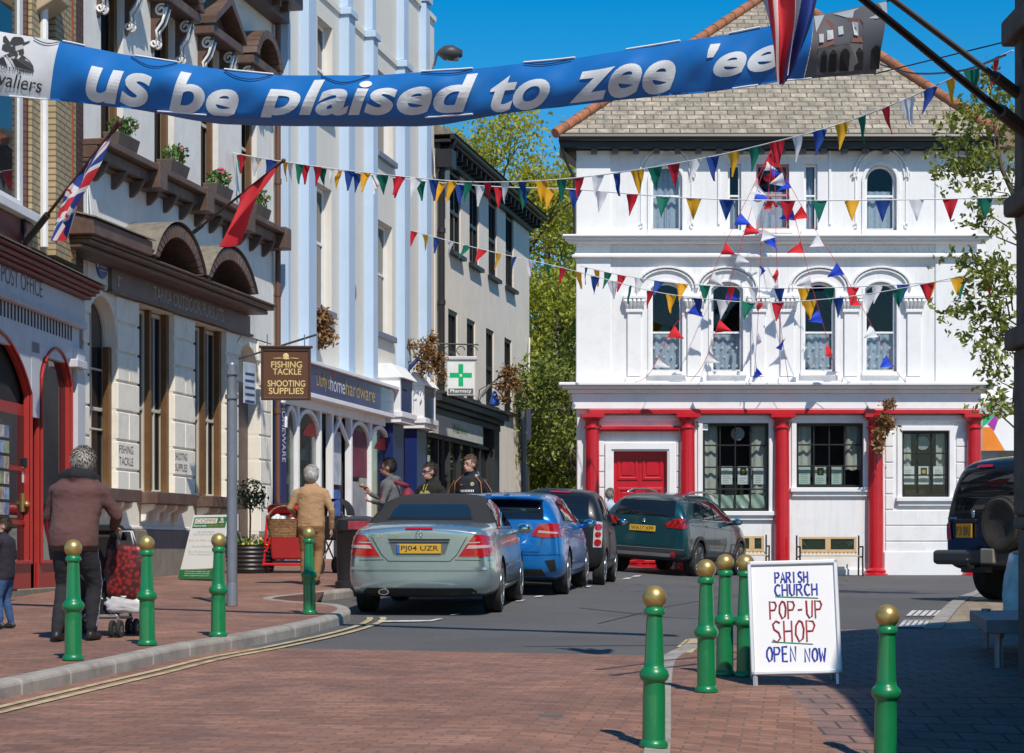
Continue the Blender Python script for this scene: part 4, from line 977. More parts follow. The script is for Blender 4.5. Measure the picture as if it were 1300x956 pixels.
k.add([(lerp(o[0] + .06, o[1] - .06, i / n), -.15 + .03 * math.sin(i * .8 + j) + .02 * math.sin(i * .3), lerp(o[2] + .07, o[2] + .42 - .06 * math.sin(PI * i / n), j / 6)) for j in range(7) for i in range(n + 1)], [(j * (n + 1) + i, j * (n + 1) + i + 1, (j + 1) * (n + 1) + i + 1, (j + 1) * (n + 1) + i) for j in range(6) for i in range(n)])
k.build('green_cloth', mat('pale_green_cloth', (.38, .47, .40), .9, var=.1), inn, smooth=True)
k = Wf.mb(); k.box((wx(890), -.06, wz(546)), (wx(899), -.05, wz(538))); k.build('notice', M_paper, inn)
mb = Wf.mb()
for o in gw:
    mb.box((o[0] - .14, -.02, o[2] - .10), (o[1] + .14, .13, o[2] - .001)); mb.box((o[0] - .10, -.02, o[2] - .2), (o[1] + .10, .07, o[2] - .10))
    ringprism(mb, outline(o[0] - .11, o[1] + .11, o[2], o[3] + .11), outline(o[0], o[1], o[2], o[3]), -.01, .04)
ringprism(mb, outline(wx(768), wx(857), ZB, wz(562)), outline(wx(776), wx(849), ZB, wz(571)), -.01, .07); ringprism(mb, outline(wx(776), wx(849), ZB, wz(571)), outline(door[0], door[1], ZB, door[3]), -.01, .04)
mb.build('window_surround', M_trimw, inn, bevel=.01, seg=1)
# rusticated blocks beside the door and at the right-hand window
mb = Wf.mb()
for a, b, ys in ((757, 767, range(560, 740, 20)), (859, 865, range(560, 740, 20)), (1124, 1134, range(548, 636, 20)), (1214, 1229, range(548, 636, 20))):
    for y in ys: mb.box((wx(a), -.01, wz(y + 18.6)), (wx(b), .03, wz(y)))
for y in range(648, 735, 20): mb.box((wx(1124), -.01, wz(y + 18.9)), (wx(1229), .03, wz(y)))
mb.build('rustication', M_white, inn, bevel=.012, seg=1)
# red door, double, with panels
mb = Wf.mb(); mb.box((door[0], -.20, ZB), (door[1], -.16, door[3])); dr = mb.build('door', M_red, inn)
mb = Wf.mb(); um = (door[0] + door[1]) / 2
for a, b in ((door[0] + .09, um - .05), (um + .05, door[1] - .09)):
    for za, zb in ((wz(609), wz(580)), (wz(655), wz(619)), (wz(715), wz(662))):
        ringprism(mb, outline(a, b, za, zb), outline(a + .06, b - .06, za + .06, zb - .06), -.161, -.135)
        mb.box((a + .1, -.162, za + .1), (b - .1, -.14, zb - .1))
mb.box((um - .02, -.162, ZB), (um + .02, -.15, door[3])); mb.build('door_panel', M_red, dr, bevel=.008)
mb = Wf.mb(); mb.box((wx(760), -.02, wz(546)), (wx(864), .2, wz(541))); mb.box((wx(763), -.02, wz(548)), (wx(861), .14, wz(546))); mb.build('door_hood', M_red, inn, bevel=.01)
# red columns and red architrave
mb = Wf.mb(); mb.box((x0 + .25, -.02, wz(526)), (x1 + .05, .2, wz(520.3))); mb.build('red_architrave', M_red, inn, bevel=.01)
for xc, kind in ((752, 1), (873, 0), (993, 0), (1112, 0), (1237, 1)):
    c = wx(xc, .16); zt = wz(526.3); r = .165 if kind else .172
    mb = MB(); T = Matrix.Translation(Wf.p(c, .12, 0))
    mb.lathe([(r + .10, ZB), (r + .10, ZB + .28), (r + .05, ZB + .31), (r + .06, ZB + .36), (r, ZB + .42), (r, ZB + 1.4), (r * .92, zt - .5), (r * .92, zt - .33), (r + .02, zt - .31), (r + .02, zt - .28), (r * .92, zt - .26), (r * .95, zt - .16), (r + .06, zt - .08)], 24, T)
    p = Wf.p(c, .12, 0); mb.box((p.x - r - .09, p.y - r - .09, zt - .08), (p.x + r + .09, p.y + r + .09, zt)); mb.box((p.x - r - .12, p.y - r - .12, ZB - .02), (p.x + r + .12, p.y + r + .12, ZB + .2))
    mb.build('column', M_red, inn, smooth=35)
mb = Wf.mb(); mb.box((wx(775), 0, ZB - .1), (wx(851), .9, wz(722))); mb.build('doorstep', M_red, inn, bevel=.02)
# eaves: black soffit with blocks, gutter, slate hips with terracotta ridge tiles
ez = wz(176, .5)
mb = Wf.mb(); mb.box((x0 - .38, -.8, ez - .16), (x1 + .35, .35, ez + .02)); mb.box((x0 + .3, -9.4, ez - .16), (x1 + .35, -.8, ez + .02)); mb.box((x0 - .05, -.02, wz(192)), (x1 + .03, .1, ez - .161)); mb.tube([(x0 - .42, .42, ez + .05), (x1 + .4, .42, ez + .05)], .085, 8); mb.prism([(x0 - .38, .35, ez - .16), (x0 - .01, .02, ez - .42), (x0 - .01, -.7, ez - .42), (x0 - .38, -.8, ez - .16)], (0.001, 0, -.01))
mb.build('eaves', M_black, inn, bevel=.01, seg=1)
mb = Wf.mb(); u = x0 + .3
while u < x1: mb.brk(); mb.box((u, .101, ez - .27), (u + .13, .26, ez - .163)); u += .46
mb.each('eaves_block', mat('eaves_grey', (.10, .10, .105), .6), inn)
M_wslate = brickmat('lichened_slate', (.56, .48, .37), (.38, .325, .25), (.12, .10, .08), .37, .19, .015, 'UV', rough=.9, bump=.8, var=.45, dirt=(.17, .155, .125), dirtamt=.85, nsc=2.2, dsc=2.6)
ap = at(985, -6, 51.9); ra, rb = ap.x - .2, ap.x + .2; rz_ = ap.z
A = [(x0 - .45, .45, ez + .08), (x1 + .42, .45, ez + .08), (x1 + .42, -9.6, ez + .08), (x0 + .9, -9.6, ez + .08)]
mb = Wf.mb(); mb.add(A + [(ra, -4.8, rz_), (rb, -4.8, rz_)], [(0, 1, 5, 4), (1, 2, 5), (2, 3, 4, 5), (3, 0, 4)])
mb.build('roof', M_wslate, inn, uv=lambda q: (q.x, q.z * 1.45))
mb = Wf.mb()
def ridge(a, b, n):
    a, b = Vector(a), Vector(b)
    for q in range(n):
        p, r2 = a.lerp(b, q / n), a.lerp(b, (q + 1.06) / n); mb.tube([p, r2], [.115, .10], 10)
ridge((x0 - .5, .48, ez + .12), (ra, -4.8, rz_ + .05), 22); mb.brk(); ridge((x1 + .46, .48, ez + .12), (rb, -4.8, rz_ + .05), 22)
mb.each('ridge_tile', mat('terracotta_ridge', (.36, .135, .065), .8, var=.3, scale=5, bump=.3, dirt=(.14, .09, .06), dirtamt=.6), inn, smooth=40)
mb = Wf.mb(); mb.tube([(x0 - .4, .38, ez), (x0 - .25, .2, ez - .45), (x0 - .07, .1, ez - .8), (x0 - .07, .1, wz(303))], .035, 6); mb.build('rainwater_pipe', M_iron, inn)

# ---- neighbour to the right with the shop awning sign
nb = thing('white_building', 'plain white building partly hidden behind leafy branches, right of the red columns', 'building', (13, 52.5, gz(6, 52)))
NF = Frame((0, 51.5), PI / 2)
a, b = NF.U(1232), NF.U(1420); zt = NF.H(1260, 190)
mb = NF.mb(); mb.box((a, -8, .2), (b, 0, zt)); mb.box((a, 0, NF.H(1260, 252)), (b, .12, NF.H(1260, 248))); mb.box((a, 0, NF.H(1260, 512)), (b, .25, NF.H(1260, 505))); mb.build('wall', M_white, nb)
mb = NF.mb(); mb.prism([(a - .2, .4, zt), (a - .2, -4, zt + 1.6), (a - .2, -8, zt)], (b - a, 0, 0)); mb.build('roof', mat('brown_roof', (.2, .12, .08), .8, var=.2), nb)
sa, sb = NF.U(1247, .35), NF.U(1340, .35); z0, z1 = NF.H(1260, 572, .35), NF.H(1260, 524, .35)
mb = NF.mb(); mb.box((sa, 0, z0), (sb, .35, z1)); sg = mb.build('shop_sign', M_trimw, nb)
def tri(name, pts, m): q = NF.mb(); q.add([(lerp(sa, sa + (NF.U(1287, .35) - sa), u), .356, lerp(z0, z1, v)) for u, v in pts], [tuple(range(len(pts)))]); q.build(name, m, sg)
tri('sign_triangle', [(0, 0), (.72, 0), (.28, .62), (0, .62)], mat('sign_orange', (.75, .22, .02), .5)); tri('sign_triangle', [(0, .62), (.16, .72), (.45, .98), (.02, .98)], mat('sign_green', (.02, .42, .16), .5)); tri('sign_triangle', [(.16, .7), (.38, .52), (.58, .98), (.45, .98)], mat('sign_purple', (.35, .03, .35), .5))
q = NF.mb(); q.box((sa, .0, NF.H(1260, 595)), (sb, .1, z0)); q.build('lintel', mat('mid_grey_paint', (.3, .3, .3), .7), nb); q = NF.mb(); q.box((NF.U(1268, .1), .1, NF.H(1260, 640)), (sb, .12, NF.H(1260, 577))); q.build('shop_window', M_darkglass, nb)
q = NF.mb(); q.box((sa - .2, .0, .6), (NF.U(1268), .06, NF.H(1260, 577))); q.build('pier', M_plinth, nb)

# ---- town hall on the right: only its far corner is in the picture, its shade covers the paving
th = thing('arcaded_hall', 'dark stone and timber corner of an arcaded hall at the far right', 'hall', (3.95, 16.7, gz(3.9, 16.7)))
M_hall = mat('weathered_dark_stone', (.13, .105, .085), .9, var=.3, scale=3, bump=.5, bscale=12, dirt=(.06, .05, .045), dirtamt=.6)
M_brickr = mat('dull_brick_red', (.20, .075, .05), .85, var=.3, scale=6, bump=.4)
mb = MB(); HX, HY = 3.92, 16.75
zg = gz(HX, HY)
# pier at the corner with plinth, shaft, impost, then wall above with mouldings
mb.box((HX + .06, HY - .75, zg - .5), (HX + .95, HY, zg + 1.15)); mb.box((HX + .03, HY - .8, zg + 1.15), (HX + .98, HY + .03, zg + 1.25)); mb.box((HX + .02, HY - .72, zg + 1.25), (HX + .9, HY - .02, zg + 2.55)); mb.box((HX - .04, HY - .8, zg + 2.55), (HX + 1, HY + .04, zg + 2.72))
mb.box((HX + .04, HY - .74, zg + 2.72), (HX + .9, HY - .02, zg + 3.6)); mb.box((HX - .05, HY - 6, zg + 3.6), (HX + 5, HY + .03, zg + 3.75))
pr = mb.build('corner_pier', M_hall, th, bevel=.03)
mb = MB(); mb.box((HX + .05, HY - 14, zg + 3.75), (HX + 9, HY - .04, 5.85)); mb.build('upper_wall', M_brickr, th)
mb = MB()
for k in range(3): mb.box((HX + .03 + .0 * k, HY - .25 - k * .28, zg + 3.75), (HX + .3, HY - .02 - k * .28, 5.85)) if k == 0 else None
mb.prism([(HX - .05, HY - .9, 4.55), (HX + .3, HY + .02, 4.55), (HX + .3, HY + .02, 4.9), (HX - .12, HY - .9, 4.9)], (0, 0, .22)); mb.box((HX - .06, HY - 6, 5.4), (HX + 5, HY + .05, 5.6)); mb.box((HX - .10, HY - 14, 5.85), (HX + 9, HY + .1, 6.0)); mb.build('stone_dressing', M_hall, th, bevel=.03)
mb = MB(); mb.prism([(HX - .08, HY + .1, 6.0), (HX + 9, HY + .1, 6.0), (HX + 4.5, HY + .1, 10.6)], (0, -14, 0)); mb.build('roof', M_slate, th)
for q in range(4):
    yy = HY - 2.9 - q * 2.8; mb = MB(); mb.box((HX + .06, yy - .7, gz(HX, yy) - .4), (HX + .95, yy, zg + 3.6)); mb.build('arcade_pier', M_hall, th, bevel=.03)
mb = MB(); mb.box((HX + 3.2, HY - 14, zg - .6), (HX + 9, HY - .3, zg + 3.75)); mb.build('inner_wall', M_hall, th)
# flagpoles sloping up and out from the hall
M_pole1 = mat('black_flagpole', (.02, .017, .018), .4); M_pole2 = mat('grey_flagpole', (.13, .125, .13), .5)
fl = []
for lab, m_, (xa, ya, Ya), (xb, yb, Yb), r in (('black flagpole sloping out from the dark hall corner', M_pole1, (1293, 160, 16.3), (1060, -30, 13.2), .032), ('slimmer grey flagpole above the black one', M_pole2, (1288, 116, 16.6), (1105, -22, 14.2), .026)):
    a, b = at(xa, ya, Ya), at(xb, yb, Yb); d = (b - a).normalized(); e = a + d * 3.6
    t = thing('flagpole', lab, 'flagpole', a, group='flagpoles on the dark hall')
    q = MB(); q.tube([a - d * .3, e], [r, r * .8], 10); q.build('pole', m_, t, smooth=40)
    q = MB(); q.tube([a - d * .5, a + d * .45], r * 1.7, 8); q.build('socket', M_hall, t, smooth=40); q = MB(); q.ball(e, r * 1.8, 10); q.build('finial', m_, t, smooth=40); fl.append((a, d))
# ------------------------------------------------------------------ vehicles
# car space: x forward, y left, z up, origin on the ground under the middle of the car
def sec(x, zb, w, zm, wb, zbelt, wr, zr, low=None):
    # tail of the section folds into the deck where roof ~ belt height
    return (x, [(0, zb), (w * .62, zb), (w * .93, zb + .02), (w * .995, zb + .17), (w, zm), (wb, zbelt), (lerp(wb, wr, .45), lerp(zbelt, zr, .5)), (wr, zr - .035), (wr * .66, zr), (0, zr + .012)])
class Car:
    def __init__(s, name, label, cat, pos, heading, group=None, k=1):
        px, py = pos; f = Vector((math.sin(heading), math.cos(heading), 0)); l = Vector((-f.y, f.x, 0))
        zf = gz(px + f.x * 1.3, py + f.y * 1.3); zr = gz(px - f.x * 1.3, py - f.y * 1.3)
        zl = gz(px + l.x * .7, py + l.y * .7); zr2 = gz(px - l.x * .7, py - l.y * .7)
        f = Vector((f.x, f.y, (zf - zr) / 2.6)).normalized(); l = Vector((l.x, l.y, (zl - zr2) / 1.4)); l = (l - f * l.dot(f)).normalized(); u = f.cross(l)
        M = Matrix((f, l, u)).transposed().to_4x4() @ Matrix.Scale(k, 4)
        s.root = thing(name, label, cat, (px, py, (zf + zr) / 2), M, group)
    def body(s, stations, paint, axles, wr_, wy, split=None, level=3):
        rings = []
        for x, pts in stations: rings.append([Vector((x, y, z)) for y, z in pts] + [Vector((x, -y, z)) for y, z in pts[-2:0:-1]])
        n = len(stations[0][1]); N = 2 * n - 2; mb = MB(); mb.rings(rings, cap=False)
        for base in (0, (len(rings) - 1) * N):
            q = lambda i: base + (N - i) % N
            mb.f.append((base, base + 1, q(1))); mb.m.append(0)
            for i in range(1, n - 2): mb.f.append((base + i, base + i + 1, q(i + 1), q(i))); mb.m.append(0)
            mb.f.append((base + n - 2, base + n - 1, q(n - 2))); mb.m.append(0)
        o = mb.build('tmp', paint); m_ = o.modifiers.new('s', 'SUBSURF'); m_.levels = level; m_.render_levels = level
        me = eval_mesh(o); bpy.data.objects.remove(o)
        bm = bmesh.new(); bm.from_mesh(me); s.bvh = BVHTree.FromBMesh(bm); bm.free()
        o = bpy.data.objects.new('body', me); COL.objects.link(o); cuts = []
        for ax in axles:
            for sy in (-1, 1):
                c = MB(); c.lathe([(wr_ * 1.13, -.16), (wr_ * 1.13, .2)], 40, Matrix.Translation((ax, sy * (wy - .0), wr_ + .02)) @ Matrix.Rotation(PI / 2, 4, 'X'))
                co_ = c.build('cut', paint); cuts.append(co_)
                b = o.modifiers.new('b', 'BOOLEAN'); b.object = co_; b.operation = 'DIFFERENCE'; b.solver = 'EXACT'
        me2 = eval_mesh(o); bpy.data.objects.remove(o)
        for c in cuts: bpy.data.objects.remove(c)
        me2.materials.clear(); me2.materials.append(paint); me2.materials.append(M_plastic)
        if split: me2.materials.append(split[0])
        for p in me2.polygons:
            c = p.center; i = 0
            for ax in axles:
                if math.hypot(c.x - ax, c.z - wr_ - .02) < wr_ * 1.135 and abs(abs(c.y) - wy) < .24 and (abs(p.normal.y) < .35 or abs(c.y) < wy - .05): i = 1
            if split and split[1](c): i = 2
            if c.z < stations[len(stations) // 2][1][0][1] + .03: i = 1
            p.material_index = i
        me2.polygons.foreach_set('use_smooth', [True] * len(me2.polygons)); me2.set_sharp_from_angle(angle=R(50))
        if split:
            bm = bmesh.new(); bm.from_mesh(me2); bm2 = bm.copy()
            bmesh.ops.delete(bm, geom=[f for f in bm.faces if f.material_index == 2], context='FACES'); bm.to_mesh(me2); bm.free()
            bmesh.ops.delete(bm2, geom=[f for f in bm2.faces if f.material_index != 2], context='FACES'); m3 = bpy.data.meshes.new(split[2]); bm2.to_mesh(m3); bm2.free(); m3.materials.append(split[0])
            m3.polygons.foreach_set('material_index', [0] * len(m3.polygons)); m3.polygons.foreach_set('use_smooth', [True] * len(m3.polygons))
            t = bpy.data.objects.new(split[2], m3); COL.objects.link(t); t.parent = s.root
        s.b = bpy.data.objects.new('body', me2); COL.objects.link(s.b); s.b.parent = s.root
        return s.b
    def patch(s, name, poly, view, m, off=.004, parent=None, step=.07, mirror=False, smooth=True, clamp=True):
        """lay a trim outline on the body: view 'rear' takes (y,z), 'side' takes (x,z), 'top' takes (x,y)"""
        res = []
        for sg in ((1, -1) if mirror else (1,)):
            pts = [(a * (sg if view != 'side' else 1), b) for a, b in poly]
            bm = cut_sheet(pts, step); bm.verts.index_update(); ok = {}
            for v in bm.verts:
                a, b = v.co.x, v.co.y
                if view == 'rear': o_, d = Vector((-8, a, b)), Vector((1, 0, 0))
                elif view == 'front': o_, d = Vector((8, a, b)), Vector((-1, 0, 0))
                elif view == 'side': o_, d = Vector((a, -8 * sg, b)), Vector((0, sg, 0))
                else: o_, d = Vector((a, b, 8)), Vector((0, 0, -1))
                h = s.bvh.ray_cast(o_, d)
                if h[0] is not None:
                    nn = h[1] if h[1].dot(d) < 0 else -h[1]
                    v.co = h[0] + nn * off - d * off * .5; ok[v.index] = 1
                else: ok[v.index] = 0
            bmesh.ops.delete(bm, geom=[v for v in bm.verts if not ok.get(v.index, 1)], context='VERTS')
            me = bpy.data.meshes.new(name); bm.to_mesh(me); bm.free(); me.materials.append(m)
            me.polygons.foreach_set('use_smooth', [True] * len(me.polygons))
            o = bpy.data.objects.new(name, me); COL.objects.link(o); o.parent = parent or s.root; res.append(o)
        return res[0]
    def line(s, name, pts, view, m, wd=.009, off=.003, parent=None, mirror=False):
        pl = [Vector(p) for p in pts]; a = offset_line(pl, wd / 2); b = offset_line(pl, -wd / 2)
        return s.patch(name, [(p.x, p.y) for p in a] + [(p.x, p.y) for p in reversed(b)], view, m, off, parent or s.b, .1, mirror)
    def mb(s): return MB()
    def add(s, name, mb, m, parent=None, **k): return mb.build(name, m, parent or s.root, world=False, **k)
    def wheels(s, axles, r, y, wdt=.2, spokes=5, rimr=.7, twin=True, steer=0):
        for ax in axles:
            for sy in (-1, 1):
                M = Matrix.Translation((ax, sy * y, r)) @ Matrix.Rotation(-sy * PI / 2, 4, 'X')
                if steer and ax > 0: M = Matrix.Translation((ax, sy * y, r)) @ Matrix.Rotation(steer, 4, 'Z') @ Matrix.Rotation(-sy * PI / 2, 4, 'X')
                t = MB(); h = wdt / 2; q = r * rimr
                t.lathe([(q * .97, -h), (r * .93, -h), (r * .985, -h * .8), (r, -h * .5), (r, -.012), (r * .985, -.01), (r * .985, .01), (r, .012), (r, h * .5), (r * .985, h * .8), (r * .93, h), (q * 1.02, h), (q * .97, h * .8)], 36, M)
                w = s.add('wheel', t, M_rubber, smooth=40)
                t = MB(); t.lathe([(q, h * .97), (q * .94, h * .97), (q * .9, h * .5), (q * .3, h * .25), (.001, h * .25)], 32, M, 0); t.m = [1] * len(t.m)
                for k in range(spokes):
                    for dd in ((-.09, .09) if twin else (0,)):
                        a = 2 * PI * k / spokes + .3
                        p0 = Vector((q * .16 * math.cos(a), q * .16 * math.sin(a), h * .62)); p1 = Vector((q * .95 * math.cos(a + dd * 1.6), q * .95 * math.sin(a + dd * 1.6), h * .9)); pm = p0.lerp(p1, .6) + Vector((0, 0, .01))
                        t.tube([M @ p0, M @ pm, M @ p1], [q * .1, q * .07, q * .08], 6, 0)
                t.lathe([(q * .22, h * .5), (q * .2, h * .75), (.001, h * .78)], 16, M, 0)
                t.lathe([(q * 1.01, h * .9), (q * 1.0, h * 1.02), (q * .93, h * .98), (q * .92, h * .7)], 32, M, 0)
                t.build('rim', [M_alloy, M_plastic], w, smooth=40, world=False)
    def plate(s, y, z, txt, w=.52, h=.111, m=None, tilt=0, band=False, xoff=.012):
        h_ = s.bvh.ray_cast(Vector((-8, y, z)), Vector((1, 0, 0))); x = h_[0].x - xoff
        t = MB(); t.box((x - .008, y - w / 2, z - h / 2), (x + .02, y + w / 2, z + h / 2)); pl = s.add('number_plate', t, m or M_plate, bevel=.004)
        if txt:
            t = MB(); a, b = y + w * (.40 if band else .44), y - w * .44
            text_on(t, txt, lambda u, v: (x - .0105, lerp(a, b, u), z + (v - .5) * h * .66), off=.006); s.add('plate_lettering', t, M_ink, pl)
        if band:
            t = MB(); t.box((x - .0095, y + w * .43, z - h * .47), (x - .007, y + w * .495, z + h * .47)); s.add('plate_band', t, mat('plate_blue', (.02, .13, .5), .4), pl)
        return pl
    def mirrors(s, x, y, z, paint, glass=None, size=1.0):
        for sy in (-1, 1):
            t = MB(); t.ball((x, sy * (y + .12), z), .1 * size, 14, None, (.62, 1.05, .68)); t.tube([(x + .01, sy * (y - .05), z - .05), (x, sy * (y + .08), z - .03)], .03, 8)
            mi = s.add('mirror', t, paint, smooth=True)
            t = MB(); t.ball((x - .045 * size, sy * (y + .12), z), .085 * size, 14, None, (.25, 1.05, .66)); s.add('mirror_glass', t, M_mirror, mi, smooth=True)
    def interior(s, x0, x1, y, z0, z1): pass
M_plate = mat('yellow_plate', (.62, .36, .025), .45, var=.04)
M_mirror = mat('mirror_glass', (.5, .55, .6), .05, metal=1, var=.02)
M_lamp = mat('red_lamp', (.42, .008, .012), .12, coat=1.0, var=.1, scale=30)
M_lampw = mat('clear_lamp', (.52, .36, .36), .15, coat=1.0, var=.1, scale=20)
M_gap = mat('panel_gap', (.008, .008, .009), .8)
M_cglass = glassmat('car_glass', dark=(.008, .010, .013), wav=.0)
M_cgblue = glassmat('blue_car_glass', dark=(.012, .022, .034), wav=.0)

# ---- silver-blue convertible, seen from behind
pr = gnd(545, 776)
HD = math.atan(.195)
def at_rear(xpx, ypx, Lh, hd): g = gnd(xpx, ypx); return (g.x + math.sin(hd) * Lh, g.y + math.cos(hd) * Lh)
M_silver = paintmat('silver_blue_paint', (.40, .52, .55), .75, .22)
M_soft = mat('black_soft_top', (.022, .021, .021), .9, var=.15, scale=40, bump=.25, bscale=400)
c = Car('parked_car', 'silver blue convertible with black soft top parked nearest the camera', 'car', at_rear(547, 776.5, 1.27, R(5.2)), R(5.2), 'cars parked along the left kerb')
st = [sec(-2.33, .42, .60, .66, .60, .93, .56, 1.0), sec(-2.31, .30, .76, .64, .72, .95, .62, 1.03), sec(-2.2, .23, .855, .60, .80, .96, .66, 1.06), sec(-1.8, .20, .89, .60, .83, .98, .69, 1.085), sec(-1.36, .19, .895, .62, .83, .985, .70, 1.10), sec(-1.22, .19, .895, .62, .83, .99, .665, 1.20),
      sec(-.75, .19, .895, .62, .83, .99, .61, 1.385), sec(-.3, .19, .895, .62, .83, .98, .59, 1.44), sec(.3, .19, .895, .62, .83, .97, .585, 1.42), sec(.8, .19, .895, .62, .84, .96, .62, 1.22), sec(1.2, .19, .895, .6, .84, .93, .68, .99), sec(1.8, .2, .88, .58, .80, .82, .62, .88), sec(2.15, .23, .82, .55, .74, .72, .58, .78), sec(2.32, .32, .6, .52, .55, .62, .4, .66)]
c.body(st, M_silver, (-1.27, 1.44), .315, .80, split=(M_soft, lambda q: q.z > 1.075 + .0 * q.x and -1.5 < q.x < .55 and q.z > 1.04, 'soft_top'))
c.wheels((-1.27, 1.44), .315, .765, .215)
RW = M_cgblue
c.patch('rear_window', [(-.50, 1.135), (.50, 1.135), (.47, 1.23), (.41, 1.295), (-.41, 1.295), (-.47, 1.23)], 'rear', RW, .008, step=.05)
c.line('window_seal', [(-.52, 1.125), (.52, 1.125)], 'rear', M_gap, .012, .008)
for sg, nm in ((1, 'tail_light'),):
    lp = c.patch('tail_light', [(.46, .70), (.80, .70), (.845, .72), (.845, .80), (.80, .93), (.72, .955), (.64, .95), (.55, .83)], 'rear', M_lamp, .008, mirror=True, step=.04)
    c.patch('lamp_band', [(.55, .79), (.81, .80), (.81, .832), (.58, .832)], 'rear', M_lampw, .012, mirror=True, step=.04)
    c.line('lamp_line', [(.56, .86), (.82, .87)], 'rear', M_lampw, .012, .012, mirror=True)
c.patch('plate_recess', [(-.36, .895), (.36, .895), (.30, .72), (-.30, .72)], 'rear', mat('shaded_recess', (.10, .125, .135), .5), .004, step=.05)
c.line('grip_strip', [(-.36, .895), (.36, .895)], 'rear', M_gap, .02, .02)
c.plate(.0, .79, 'PJ04 UZR', band=True, xoff=.02)
c.patch('brake_light', [(-.16, 1.012), (.16, 1.012), (.16, 1.03), (-.16, 1.03)], 'rear', M_lamp, .012, step=.08)
c.line('boot_gap', [(.60, 1.0), (.44, .72), (.36, .645), (-.36, .645), (-.44, .72), (-.60, 1.0)], 'rear', M_gap, .008, .004)
c.line('bumper_gap', [(-.84, .655), (-.42, .66)], 'rear', M_gap, .007, .004, mirror=True)
c.line('bumper_rub', [(-.80, .56), (.80, .56)], 'rear', M_silver, .03, .012)
c.patch('rear_valance', [(-.72, .255), (.72, .255), (.62, .33), (-.62, .33)], 'rear', M_plastic, .006, step=.06)
t = MB(); hx = c.bvh.ray_cast(Vector((-8, .40, .31)), Vector((1, 0, 0)))[0]; x_ = hx.x if hx else -2.25
t.lathe([(.035, 0), (.045, 0), (.05, .01), (.05, .3), (.035, .3)], 18, Matrix.Translation((x_ - .03, .42, .285)) @ Matrix.Rotation(PI / 2, 4, 'Y') @ Matrix.Diagonal((.8, 1.4, 1, 1))); ex = c.add('exhaust', t, M_chrome, smooth=40); t = MB(); t.lathe([(.001, -.002), (.036, -.002), (.036, .0)], 18, Matrix.Translation((x_ - .032, .42, .285)) @ Matrix.Rotation(PI / 2, 4, 'Y') @ Matrix.Diagonal((.8, 1.4, 1, 1))); c.add('exhaust_bore_shade', t, M_gap, ex)  # flat black disc paints in the shade inside the tailpipe
hx = c.bvh.ray_cast(Vector((-8, 0, .95)), Vector((1, 0, 0)))[0]; t = MB(); RY = Matrix.Translation((hx.x - .012, 0, .955)) @ Matrix.Rotation(-PI / 2, 4, 'Y')
t.tube([RY @ Vector((.038 * math.cos(a), .038 * math.sin(a), 0)) for a in [q * PI / 10 for q in range(21)]], .005, 6, cap=False)
for k in range(3): t.tube([RY @ Vector((0, 0, 0)), RY @ Vector((.036 * math.cos(k * 2.094), .036 * math.sin(k * 2.094), 0))], .005, 5)
c.add('star_emblem', t, M_chrome, smooth=True)
for tx, a, b in (('CLK', .55, .40), ('320', .36, .24)):
    t = MB()
    def f_(u, v): y = lerp(a, b, u); z = .925 + v * .045; h = c.bvh.ray_cast(Vector((-8, y, z)), Vector((1, 0, 0)))[0]; return (h.x - .006, y, z)
    text_on(t, tx, f_, off=.01); c.add('badge_lettering', t, M_chrome)
# side glass and trim
c.patch('side_window', [(-1.12, 1.03), (.62, 1.02), (.28, 1.33), (-.2, 1.37), (-.75, 1.30)], 'side', M_cglass, .008, mirror=True, step=.08)
c.line('window_trim', [(-1.2, 1.02), (.7, 1.005)], 'side', M_chrome, .018, .012, mirror=True)
c.line('window_bar', [(-.42, 1.03), (-.36, 1.36)], 'side', M_gap, .025, .012, mirror=True)
c.line('door_gap', [(-.52, .33), (-.50, .98)], 'side', M_gap, .008, .004, mirror=True); c.line('door_gap', [(.98, .33), (.92, .98)], 'side', M_gap, .008, .004, mirror=True); c.line('sill_gap', [(-.8, .33), (.98, .33)], 'side', M_gap, .008, .004, mirror=True)
c.line('rub_strip', [(-.9, .56), (1.0, .55)], 'side', M_silver, .05, .012, mirror=True)
c.line('handle', [(-.4, .86), (-.2, .86)], 'side', M_chrome, .03, .02, mirror=True)
c.patch('windscreen', [(.50, -.5), (1.05, -.6), (1.05, .6), (.50, .5)], 'top', M_cglass, .006)
c.mirrors(.62, .86, .98, M_silver)

# ---- bright blue hatchback
M_blue = paintmat('bright_blue_paint', (.01, .20, .58), .5, .28)
c = Car('parked_car', 'bright blue hatchback parked in front of the silver convertible', 'car', at_rear(645, 753, 1.32, R(7.5)), R(7.5), 'cars parked along the left kerb')
st = [sec(-2.14, .42, .66, .66, .66, .95, .60, 1.08), sec(-2.10, .30, .82, .64, .78, .98, .64, 1.16), sec(-1.95, .22, .885, .62, .83, 1.0, .64, 1.30), sec(-1.6, .19, .90, .62, .84, 1.01, .62, 1.415), sec(-1.2, .19, .90, .62, .845, 1.0, .61, 1.445), sec(-.4, .19, .90, .62, .85, .98, .61, 1.46), sec(.2, .19, .90, .62, .85, .96, .61, 1.44), sec(.75, .19, .90, .62, .85, .95, .63, 1.25), sec(1.2, .19, .90, .6, .84, .93, .70, 1.02), sec(1.8, .2, .87, .58, .78, .85, .62, .9), sec(2.1, .24, .78, .55, .70, .74, .55, .78), sec(2.2, .34, .55, .52, .5, .64, .4, .66)]
c.body(st, M_blue, (-1.32, 1.38), .32, .80); c.wheels((-1.32, 1.38), .32, .77, .22)
c.patch('rear_window', [(-.60, 1.08), (.60, 1.08), (.575, 1.20), (.53, 1.345), (-.53, 1.345), (-.575, 1.20)], 'rear', M_cglass, .008, step=.05)
